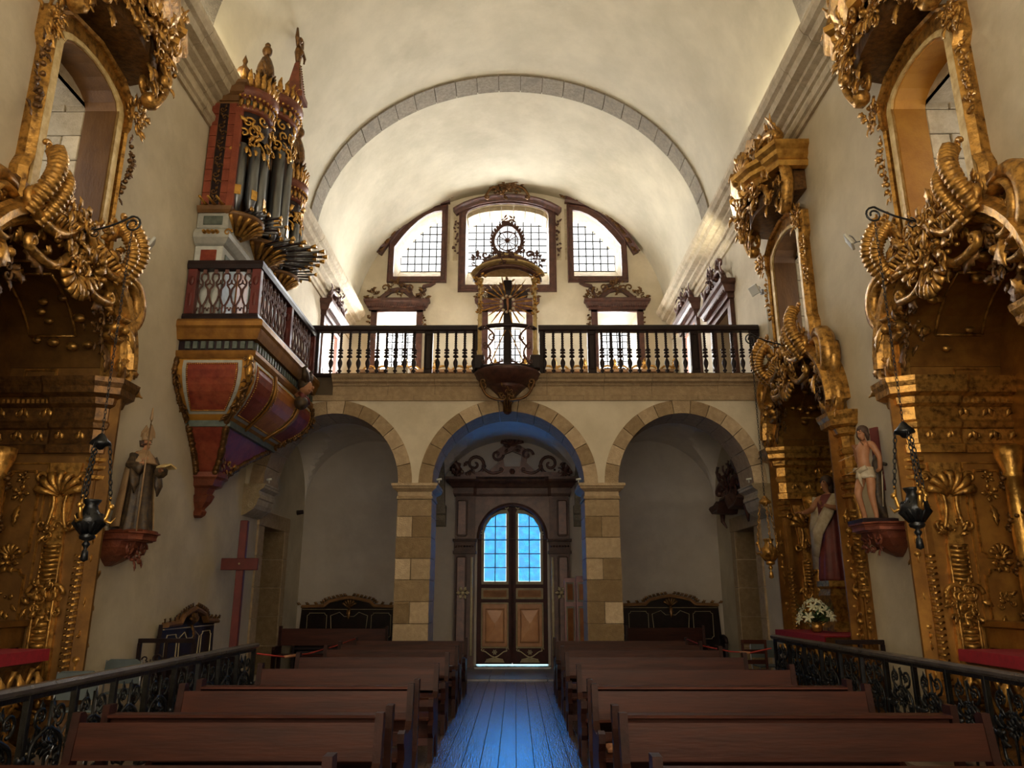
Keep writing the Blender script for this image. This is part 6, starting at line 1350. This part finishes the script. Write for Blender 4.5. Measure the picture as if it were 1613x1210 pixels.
def fingers(c, d, side, r=.011, L=.075, curl=-.3):
    out = []
    d = V3(*d) / np.linalg.norm(d); sd = V3(*side); nn = np.cross(d, sd)
    for k, f_ in enumerate((-.6, -.2, .2, .6)):
        b = V3(*c) + sd * f_ * .045; l = L * (.85, 1, .95, .75)[k]
        out.append([(tuple(b), r), (tuple(b + d * l * .5), r * .95), (tuple(b + d * l * .85 + nn * curl * l * .6), r * .85)])
    b = V3(*c) - sd * .04 - d * .03; out.append([(tuple(b), r * 1.1), (tuple(b - sd * .03 + d * .03), r), (tuple(b - sd * .035 + d * .06), r * .9)])
    return out
HEADC = lambda z, fwd=0: [('neck', (0, fwd * .4, z - .26), .055), ('jaw', (0, .025 + fwd, z - .165), .07), ('skull', (0, fwd, z - .085), .098), ('top', (0, -.01 + fwd, z - .03), .06)]
# --- bishop on the left wall
bk = {}
for sgn, y, nm, zt, mcol, wd in ((-1, 10.2, 'left', 2.50, 'corbel_red', 'under the bishop statue'), (1, 10.25, 'right', 2.62, 'corbel_red', 'under the arrow-pierced martyr')):
    Tb = frame(sgn, y); b = thing('statue_bracket', 'carved reddish console shelf on the %s wall %s' % (nm, wd), 'bracket', (sgn * WX, y, zt - .42), 'statue brackets')
    mb = MB(T=Tb); mb.mold([(-.34, 0), (-.34, .40), (-.2, .52), (.2, .52), (.34, .40), (.34, 0)], [(-.2, zt - .12), (-.04, zt - .12), (-.03, zt - .08), (.0, zt - .06), (.01, zt - .03), (.04, zt - .02), (.04, zt), (-.2, zt)], plane='uw', flip=-1); mb.prism([(-.34, 0), (-.34, .40), (-.2, .52), (.2, .52), (.34, .40), (.34, 0)], zt - .1, zt - .004, 'uw'); put(b, 'shelf', mb, mcol)
    mb = MB(T=Tb); mb.loft([[(-a, z, 0), (-a, z, d * .7), (-a * .5, z, d), (a * .5, z, d), (a, z, d * .7), (a, z, 0)] for z, a, d in ((zt - .12, .29, .42), (zt - .2, .28, .38), (zt - .3, .22, .28), (zt - .38, .13, .16), (zt - .43, .05, .06))]); put(b, 'console', mb, mcol)
    mb = MB(T=Tb)
    for q in (-1, 1): mb.scroll((q * .2, zt - .2), .09, 0, 1.4, .026, .36, dirn=q); mb.leaf((q * .1, zt - .34), PI / 2 + q * .8, .2, .05, .26)
    mb.foliage((0, zt - .26), .22, .12, 22, rd, .3, .12, .06); put(b, 'console_carving', mb, mcol, None, True)
t = thing('bishop_statue', 'carved statue of a bishop with mitre, gold cope, open book and staff', 'statue', (-4.9, 10.2, 2.505))
Mb = orient(.93, -.37, .74)
hd = [('pelvis', (0, 0, .95), .16), ('chest', (0, 0, 1.30), .17), ('nk', (0, .01, 1.46), .06), ('jaw', (0, .045, 1.55), .065), ('skull', (0, .03, 1.64), .092), ('top', (0, .02, 1.70), .06)]
ch = [hd, ['jaw', ((0, .10, 1.56), .028)], ['skull', ((0, .125, 1.60), .016)],
      ['chest', ((.17, 0, 1.38), .075), ((.27, .02, 1.18), .06), ((.20, .24, 1.12), .045), ((.12, .34, 1.16), .035)],
      ['chest', ((-.17, 0, 1.38), .075), ((-.30, .03, 1.18), .06), ((-.26, .22, 1.16), .045), ((-.24, .30, 1.22), .035)],
      ['pelvis', ((.09, 0, .8), .10), ((.09, .03, .5), .075), ((.09, 0, .1), .05), ((.09, .1, .05), .04)], ['pelvis', ((-.09, 0, .8), .10), ((-.09, .03, .5), .075), ((-.09, 0, .1), .05), ((-.09, .1, .05), .04)]]
ch += fingers((.12, .37, 1.17), (0, 1, .2), (0, 0, 1)) + fingers((-.24, .32, 1.25), (.3, .5, 1), (1, 0, 0))
bd = skin_body('body', ch, 'skin', t, Mb)
def robe(mb, segs, n=40, fold=.1, k=9, ph=0):
    secs = []
    for z, rx, ry, oy, fa in segs: secs.append([((rx * (1 + fa * fold * math.sin(k * a + ph + z * 1.5)) * math.cos(a)), oy + ry * (1 + fa * fold * math.sin(k * a + ph + z * 1.5)) * math.sin(a), z) for a in np.linspace(0, 2 * PI, n, endpoint=False)])
    v = [p for s_ in secs for p in s_]; f = [(i * n + j, i * n + (j + 1) % n, (i + 1) * n + (j + 1) % n, (i + 1) * n + j) for i in range(len(secs) - 1) for j in range(n)] + [tuple(range(n - 1, -1, -1)), tuple((len(secs) - 1) * n + j for j in range(n))]
    mb.add(v, f, True)
child(t, 'robe', LM(Mb, lambda mb: robe(mb, [(.0, .27, .24, .02, 1), (.04, .28, .25, .02, 1), (.3, .24, .21, .01, 1), (.7, .21, .18, 0, .8), (1.0, .2, .16, 0, .5), (1.25, .2, .155, 0, .3), (1.4, .17, .13, 0, .1), (1.47, .07, .07, .01, 0)])), 'robe_black')
def cope(mb):
    P = []
    for z, rx, ry in ((1.46, .12, .10), (1.36, .23, .18), (1.1, .29, .23), (.7, .33, .27), (.3, .38, .32), (.08, .40, .36)):
        P.append([(rx * math.cos(a), -.03 + ry * math.sin(a) * (1 + .05 * math.sin(7 * a)), z) for a in np.linspace(PI * .93, PI * 2.07, 22)] + [(rx * .93 * math.cos(a), -.03 + ry * .93 * math.sin(a), z) for a in np.linspace(PI * 2.07, PI * .93, 22)])
    mb.loft(P)
child(t, 'cope', LM(Mb, cope), 'robe_gold')
child(t, 'collar', LM(Mb, lambda mb: robe(mb, [(1.22, .25, .21, .02, .2), (1.24, .255, .215, .02, .2), (1.38, .19, .15, .01, .1), (1.48, .08, .08, .01, 0)], n=28)), 'robe_gold')
def sleeves(mb):
    for q in (-1, 1): mb.sweep([(q * .2, .0, 1.36), (q * .29, .03, 1.18), (q * .25, .18, 1.12), (q * .22, .24, 1.1)], [.09, .09, .10, .12], n=9); mb.sweep([(q * .26, .12, 1.1), (q * .27, .16, .85), (q * .26, .16, .66)], [.10, .09, .02], [.05, .05, .01], n=8)
child(t, 'sleeves', LM(Mb, sleeves), 'robe_black', True)
def mitre(mb):
    mb.loft([[(.085 * math.cos(a), .03 + .095 * math.sin(a), 1.665) for a in np.linspace(0, 2 * PI, 16, endpoint=False)], [(.10 * math.cos(a), .03 + .10 * math.sin(a), 1.78) for a in np.linspace(0, 2 * PI, 16, endpoint=False)], [(.10 * math.cos(a), .03 + .07 * math.sin(a), 1.80) for a in np.linspace(0, 2 * PI, 16, endpoint=False)]])
    for y in (-.035, .095): mb.loft([[(x, yy, z) for x, z in ((-.10, 1.72), (.10, 1.72), (.09, 1.82), (.0, 1.96), (-.09, 1.82))] for yy in (y, y + .02)])
child(t, 'mitre', LM(Mb, mitre), 'robe_gold')
child(t, 'eyes', LM(Mb, lambda mb: [mb.ball((q * .035, .112, 1.635), .012, 6, 4) for q in (-1, 1)]), 'hair', True)
child(t, 'hair', LM(Mb, lambda mb: mb.sweep([(0, -.05, 1.66), (0, -.06, 1.55)], [.08, .05], n=8)), 'hair')
child(t, 'staff', LM(Mb, lambda mb: mb.sweep([(-.25, .33, .0), (-.25, .34, 1.2), (-.24, .34, 1.9), (-.24, .34, 2.0), (-.24, .34, 2.2)], [.014, .014, .014, .03, .012], n=6)), 'robe_gold')
bkm = LM(Mb, lambda mb: (mb.prism([(.0, 1.14), (.14, 1.2), (.28, 1.14), (.28, 1.17), (.14, 1.23), (.0, 1.17)], .34, .54, 'xz')))
child(t, 'book', bkm, 'cream_gilt')
child(t, 'base', LM((np.eye(3), V3(0, 0, 0)), lambda mb: mb.sqprof(-.2, .2, -.2, .2, [(.02, -.004), (.02, .02), (0, .03)])), 'corbel_red')
# --- martyr tied to the tree, on the right wall
t = thing('martyr_statue', 'carved statue of a bare-chested bound martyr with arrows and white loincloth, on right bracket', 'statue', (4.88, 10.25, 2.625))
Ms = orient(-.9, -.44, .74)
ch = [[('pelvis', (.0, .02, .96), .125), ('waist', (-.01, .06, 1.10), .115), ('chest', (0, .04, 1.30), .145), ('cl', (0, .0, 1.43), .09), ('nk', (0, .01, 1.50), .052), ('jaw', (.015, .045, 1.585), .066), ('skull', (.01, .02, 1.67), .094), ('top', (.0, .0, 1.74), .06)],
      ['jaw', ((.02, .10, 1.575), .026)], ['skull', ((.02, .125, 1.635), .017)],
      ['cl', ((.17, -.02, 1.42), .072), ((.25, -.08, 1.17), .05), ((.20, -.12, .97), .04), ((.08, -.17, .93), .032)],
      ['cl', ((-.17, -.02, 1.41), .072), ((-.24, -.1, 1.17), .05), ((-.16, -.16, .98), .04), ((-.04, -.18, .93), .032)],
      ['pelvis', ((.095, .02, .84), .10), ((.11, .08, .50), .066), ((.10, .0, .12), .04), ((.10, .02, .05), .042), ((.10, .14, .03), .035), ((.10, .2, .025), .022)],
      ['pelvis', ((-.095, .03, .84), .10), ((-.08, .20, .52), .066), ((-.10, .06, .14), .04), ((-.10, .07, .05), .042), ((-.11, .2, .03), .035), ((-.11, .26, .025), .022)]]
ch += fingers((.05, -.18, .92), (-.4, -.2, -1), (0, 1, 0)) + fingers((-.08, -.2, .92), (.3, -.2, -1), (0, -1, 0))
skin_body('body', ch, 'skin', t, Ms)
def hair2(mb): mb.ball((.005, -.02, 1.70), .105, 12, 8, (1, 1.0, .95)); [mb.sweep([(q * .075, -.02, 1.70), (q * .09, -.03, 1.6), (q * .08, -.05, 1.5)], [.05, .045, .02]) for q in (-1, 1)]
child(t, 'hair', LM(Ms, hair2), 'hair'); child(t, 'eyes', LM(Ms, lambda mb: [mb.ball((.015 + q * .035, .108, 1.665), .012, 6, 4) for q in (-1, 1)]), 'hair', True)
def cloth2(mb):
    robe(mb, [(.80, .17, .15, .03, 1), (.84, .175, .155, .03, 1), (.95, .155, .14, .025, .6), (1.0, .15, .13, .03, .2)], n=26, k=6)
    mb.sweep([(.12, .14, .98), (0, .18, .93), (-.12, .15, .96)], .05, n=7); mb.sweep([(-.02, .18, .94), (.0, .19, .8), (.02, .17, .64)], [.05, .06, .02], [.03, .03, .01])
child(t, 'loincloth', LM(Ms, cloth2), 'linen')
child(t, 'tree_trunk', LM(Ms, lambda mb: (mb.sweep([(.02, -.24, 0), (.0, -.26, .5), (.04, -.25, 1.1), (.06, -.25, 1.25)], [.12, .10, .09, .05], n=8), mb.sweep([(.02, -.25, 1.0), (.14, -.28, 1.08), (.22, -.27, 1.05)], [.05, .04, .03]))), 'robe_black')
child(t, 'back_board', LM(Ms, lambda mb: mb.box(-.08, .08, -.36, -.31, .6, 1.78)), 'robe_red')
for a, b in (((-.1, .14, 1.25), (-.22, .42, 1.12)), ((.1, .12, 1.4), (.2, .34, 1.45)), ((.02, .16, 1.0), (-.06, .42, .86))): child(t, 'arrow', LM(Ms, lambda mb: mb.sweep([a, b], .008, n=5)), 'robe_gold')
child(t, 'rope', LM(Ms, lambda mb: [mb.sweep([(q * .1, -.3, .95 - k * .06), (q * .16, -.2, .93 - k * .1), (q * .1, -.2, .3)], .01, n=5) for q in (-1, 1) for k in (0, 1)]), 'linen', True)
child(t, 'base', LM((np.eye(3), V3(0, 0, 0)), lambda mb: mb.sqprof(-.23, .23, -.24, .24, [(.0, -.004), (.0, .04), (-.04, .055)])), 'black_wood')
# --- robed figure in the farther right altar
t = thing('altar_figure', 'carved robed figure in red and white standing in the niche of the farther right altar', 'statue', (5.42, 12.95, 1.93))
Mf = orient(-.8, -.5, .98)
ch = [[('pelvis', (0, 0, .95), .14), ('chest', (0, 0, 1.32), .15), ('nk', (0, .01, 1.48), .055), ('jaw', (0, .05, 1.57), .065), ('skull', (0, .03, 1.66), .094), ('top', (0, .0, 1.72), .06)], ['skull', ((0, .13, 1.62), .016)],
      ['chest', ((.17, 0, 1.40), .07), ((.27, .05, 1.18), .055), ((.2, .26, 1.2), .04), ((.14, .32, 1.24), .03)], ['chest', ((-.17, 0, 1.40), .07), ((-.3, .06, 1.2), .055), ((-.3, .28, 1.14), .04), ((-.3, .35, 1.14), .03)],
      ['pelvis', ((.09, 0, .7), .09), ((.09, .02, .1), .05)], ['pelvis', ((-.09, 0, .7), .09), ((-.09, .02, .1), .05)]] + fingers((.13, .35, 1.26), (-.3, 1, .3), (0, 0, 1)) + fingers((-.3, .38, 1.14), (0, 1, -.1), (1, 0, 0))
skin_body('body', ch, 'skin', t, Mf)
child(t, 'robe', LM(Mf, lambda mb: robe(mb, [(.0, .26, .22, .02, 1), (.04, .27, .23, .02, 1), (.5, .22, .19, .02, 1), (1.0, .18, .15, 0, .6), (1.3, .19, .15, 0, .3), (1.44, .1, .09, 0, 0)])), 'robe_red')
child(t, 'mantle', LM(Mf, lambda mb: (mb.sweep([(.2, .05, 1.42), (.1, .2, 1.1), (-.1, .24, .8), (-.2, .2, .4)], [.08, .12, .12, .06], [.03, .04, .04, .02], nrm=(0, 1, 0), n=8), mb.sweep([(-.22, .0, 1.42), (-.3, .0, .9), (-.28, .02, .2)], [.08, .12, .14], [.04, .06, .06], nrm=(0, 1, 0), n=8))), 'linen', True)
child(t, 'hair', LM(Mf, lambda mb: (mb.ball((0, -.015, 1.68), .105, 10, 7), mb.sweep([(0, -.06, 1.65), (0, -.09, 1.45)], [.09, .05]))), 'hair'); child(t, 'eyes', LM(Mf, lambda mb: [mb.ball((q * .035, .115, 1.655), .012, 6, 4) for q in (-1, 1)]), 'hair', True)
mb = MB(); mb.sqprof(5.24, 5.62, 12.75, 13.15, [(.04, 1.0), (.04, 1.2), (-.02, 1.3), (0, 1.5), (.05, 1.7), (.02, 1.8), (.06, 1.84), (.06, 1.93), (0, 1.93)]); far = [o for o in COL.objects if o.name.startswith('side_altar')][-1]; part('figure_pedestal', mb, 'gold', far)
# lilies
t = thing('lily_bouquet', 'white lily bouquet with green leaves standing on the red cloth of the farther right altar', 'flowers', (4.86, 12.55, 1.145))
mb = MB(T=(np.eye(3), V3(0, 0, 0))); mb.lathe([(.05, .0), (.09, .03), (.1, .1), (.07, .16)], n=10); child(t, 'vase', mb, 'gold')
for k in range(20):
    a = rd.random() * 6.3; q = math.sqrt(rd.random()); c = V3(.26 * q * math.cos(a), .32 * q * math.sin(a), .18 + .24 * (1 - q * q) + rd.uniform(-.03, .05)); ax = Vector((c[0], c[1], .12)).normalized(); Rm = np.array(ax.to_track_quat('Z', 'Y').to_matrix()); mb = MB(T=(Rm, c))
    for j in range(6): b = j * PI / 3; mb.sweep([(0, 0, 0), (.035 * math.cos(b), .035 * math.sin(b), .03), (.08 * math.cos(b), .08 * math.sin(b), .035), (.10 * math.cos(b), .10 * math.sin(b), .02)], [.008, .022, .016, .003], [.004, .005, .004, .002], nrm=(0, 0, 1), n=5)
    child(t, 'lily', mb, 'lily'); mb = MB(); mb.sweep([(0, 0, .1), tuple(c * .7), tuple(c)], .006, n=4); child(t, 'stem', mb, 'leaf_green')
mb = MB()
for k in range(34): a = rd.random() * 6.3; e = rd.uniform(.1, .4); mb.sweep([(0, 0, .12), (.14 * math.cos(a), .18 * math.sin(a), .12 + e * .5), (.27 * math.cos(a), .33 * math.sin(a), .06 + e)], [.01, .028, .004], .004, nrm=(0, 0, 1), n=5)
child(t, 'leaves', mb, 'leaf_green', True)
mb = MB(); mb.box(5.80, 5.81, 8.42, 8.60, 1.43, 1.60); single('altar_card', mb, 'card', 'small white printed card on the right-edge altar', 'card', (5.8, 8.5, 1.43))

# ============================================================ HANGING LAMPS, BRACKETS, SPOTLIGHTS, CORDS
def link_chain(p0, p1, n, r=.018, wire=.005):
    mb = MB(); p0, p1 = V3(*p0), V3(*p1)
    for k in range(n):
        c = p0 + (p1 - p0) * (k + .5) / n; h = np.linalg.norm(p1 - p0) / n * .62; q = k % 2; d = (p1 - p0) / np.linalg.norm(p1 - p0)
        s_ = V3(1, 0, 0) if q else V3(0, 1, 0)
        mb.sweep([tuple(c + d * h * math.cos(a) + s_ * r * math.sin(a)) for a in np.linspace(0, 2 * PI, 9)], wire, nrm=(.3, .3, .3), n=4, caps=False)
    return mb
LAMPS = [(-1, 8.05, 5.9, 2.28, 'iron', 'left altar'), (1, 8.05, 6.0, 2.40, 'iron', 'nearest right altar'), (1, 12.85, 6.1, 2.2, 'gold', 'farther right altar')]
for s_, y, zb, zl, m, wh in LAMPS:
    Tb = (np.array([[0, 0, -s_], [0, 1, 0], [0, 0, 0]], float), V3(0, 0, 0))
    # bracket: plane = (w, z)
    W = (np.array([[-s_, 0, 0], [0, 0, 1], [0, 1, 0]], float), V3(s_ * WX, y, 0))
    b = thing('lamp_bracket', 'wrought-iron scroll bracket projecting from the window sill of the ' + wh, 'bracket', (s_ * (WX - .16), y, zb - .2), 'lamp brackets')
    mb = MB(T=W); t_ = np.linspace(0, 1, 14); P = np.c_[.16 + .70 * t_, zb - .12 + .20 * t_ ** 2.2, 0 * t_]
    a = np.linspace(PI / 2, PI / 2 - 2 * PI * 1.3, 18); rr_ = .10 * (1 - .62 * np.linspace(0, 1, 18)); Pc = np.c_[.86 + .02 + rr_ * np.cos(a), zb + .08 - .10 + rr_ * np.sin(a), 0 * a]
    mb.sweep(np.vstack([P, Pc]), .013, n=5); mb.sweep([(.16, zb - .12, 0), (.16, zb - .3, 0)], .014, n=5); put(b, 'scroll_arm', mb, 'iron')
    mb = MB(T=W); mb.scroll((.46, zb - .13), .075, PI / 2, 1.4, .009, 0, n=16); mb.scroll((.30, zb - .14), .05, PI / 2, 1.3, .008, 0, dirn=-1, n=14); mb.sweep([(.16, zb - .28, 0), (.25, zb - .2, 0), (.4, zb - .1, 0)], .008, n=5); put(b, 'lower_scrolls', mb, 'iron', None, True)
    hx_ = s_ * (WX - .88); zt_ = zb - .12
    l = thing('sanctuary_lamp', '%s hanging lamp on a long chain before the %s' % ('gilded' if m == 'gold' else 'dark metal', wh), 'lamp', (hx_, y, zl))
    mb = link_chain((hx_, y, zt_), (hx_, y, zl + 1.1), int((zt_ - zl - 1.1) / .045), .013, .0045); put(l, 'chain', mb, 'iron', None, True)
    mb = MB(T=(np.eye(3), V3(hx_, y, zl))); mb.lathe([(.0, 1.12), (.03, 1.1), (.06, 1.06), (.1, 1.02), (.11, .99), (.05, .97), (.03, .94), (.0, .93)], n=10); put(l, 'crown_plate', mb, m)
    for k in range(3):
        a = 2 * PI * k / 3 + .4; mb = link_chain((hx_ + .09 * math.cos(a), y + .09 * math.sin(a), zl + 1.0), (hx_ + .17 * math.cos(a), y + .17 * math.sin(a), zl + .40), 11, .018, .007); put(l, 'suspension_chain', mb, m if m == 'gold' else 'iron', None, True)
        mb = MB(); ca, sa = math.cos(a), math.sin(a); q = lambda r_, z: (hx_ + r_ * ca, y + r_ * sa, zl + z)
        mb.sweep([q(.05, .16), q(.10, .14), q(.155, .22), q(.175, .32), q(.16, .40)], [.03, .026, .024, .02, .012], nrm=(-sa, ca, 0), n=6); mb.ball(q(.185, .33), .034, 7, 5); mb.ball(q(.165, .42), .02, 6, 4); mb.sweep([q(.12, .2), q(.2, .16), q(.24, .22)], [.02, .016, .004], nrm=(-sa, ca, 0), n=5); put(l, 'scroll_arm', mb, 'gold_bright' if m != 'gold' else 'gold')
    mb = MB(T=(np.eye(3), V3(hx_, y, zl))); mb.lathe([(0, -.24), (.04, -.22), (.03, -.13), (.012, -.11), (.03, -.08), (.04, -.06), (.02, -.03), (.07, -.01), (.08, .02), (.06, .05), (.11, .1), (.145, .16), (.14, .22), (.08, .28), (.06, .34), (.085, .38), (.09, .40), (.0, .40)], n=14)
    for k in range(10): a = 2 * PI * k / 10; mb.sweep([(.06 * math.cos(a), .06 * math.sin(a), .05), (.143 * math.cos(a), .143 * math.sin(a), .15), (.11 * math.cos(a), .11 * math.sin(a), .25)], .024, n=5)
    put(l, 'lamp_bowl', mb, m)
for loc, rz, wh in (((-5.08, 9.75, 6.45), .5, 'left wall between the altar window and the organ'), ((5.08, 10.1, 6.65), PI - .5, 'right wall beside the nearest altar window'), ((5.05, 14.35, 7.62), PI + .3, 'right wall above the end of the balustrade')):
    f = thing('floodlight', 'small flat grey floodlight on the ' + wh, 'floodlight', loc, 'wall floodlights'); f.rotation_euler = (0, 0, rz)
    mb = MB(); mb.bbox(.06, .10, -.13, .13, -.05, .15, .01); o = link('lamp_head', mesh_of('lamp_head', mb, 'lamp_white'), f); o.rotation_euler = (0, .5, 0)
    mb = MB(); mb.sweep([(-.06, 0, -.02), (.0, 0, -.02), (.04, .12, .02), (.08, .13, .05)], .009, n=5); mb.sweep([(.0, 0, -.02), (.04, -.12, .02), (.08, -.13, .05)], .009, n=5); mb.box(-.11, -.06, -.03, .03, -.06, .04); link('yoke', mesh_of('yoke', mb, 'chair_metal'), f)
mb = MB(); mb.sweep([(5.18, 14.35, 7.58), (5.185, 14.36, 6.9), (5.185, 14.4, 6.2)], .008, n=5); single('cable', mb, 'lamp_white', 'thin white cable running down from the far right floodlight', 'cable', (5.18, 14.35, 6.2))
for loc, wh in (((-4.7, 14.93, 3.84), 'left wall corbel'), ((-1.36, 14.95, 3.84), 'capital of the left pier'), ((1.38, 14.95, 3.84), 'capital of the right pier'), ((4.72, 14.93, 3.84), 'right wall corbel')):
    mb = MB(T=(np.eye(3), V3(*loc))); mb.sweep([(0, 0, -.018), (0, 0, .04)], .012, n=6); mb.sweep([(-.05, 0, .05), (.05, -.02, .06)], .022, n=8); single('mini_spotlight', mb, 'lamp_white', 'tiny white spotlight on the ' + wh, 'spotlight', loc, 'tiny spotlights')
def cord(pts, lab, loc): mb = MB(); mb.sweep(pts, .011, n=6); c = thing('barrier_cord', lab, 'cord', loc); put(c, 'cord', mb, 'rope_red'); mb = MB(); mb.sweep([tuple(V3(*pts[2]) * .5 + V3(*pts[3]) * .5), tuple(V3(*pts[3]))], .02, n=6); put(c, 'cord_sleeve', mb, 'cushion')
cord([(-2.8, 14.68, .93), (-2.95, 13.8, .86), (-3.1, 12.6, .82), (-3.22, 11.7, .84), (-3.33, 10.8, .95)], 'thin red barrier cord stretched from the last left pew to the left railing', (-2.8, 14.68, .9))
cord([(3.27, 14.7, .93), (3.4, 13.9, .85), (3.7, 13.4, .8), (3.95, 13.1, .8), (4.26, 12.97, .88)], 'thin red barrier cord stretched from the last right pew to the right railing', (3.27, 14.7, .9))
mb = MB(); mb.sweep([(-5.15, 18.6, 3.62), (-5.0, 18.6, 3.64)], [.06, .05], n=10); single('wall_speaker', mb, 'black_wood', 'small round dark fitting high in the left narthex corner', 'speaker', (-5.1, 18.6, 3.6))
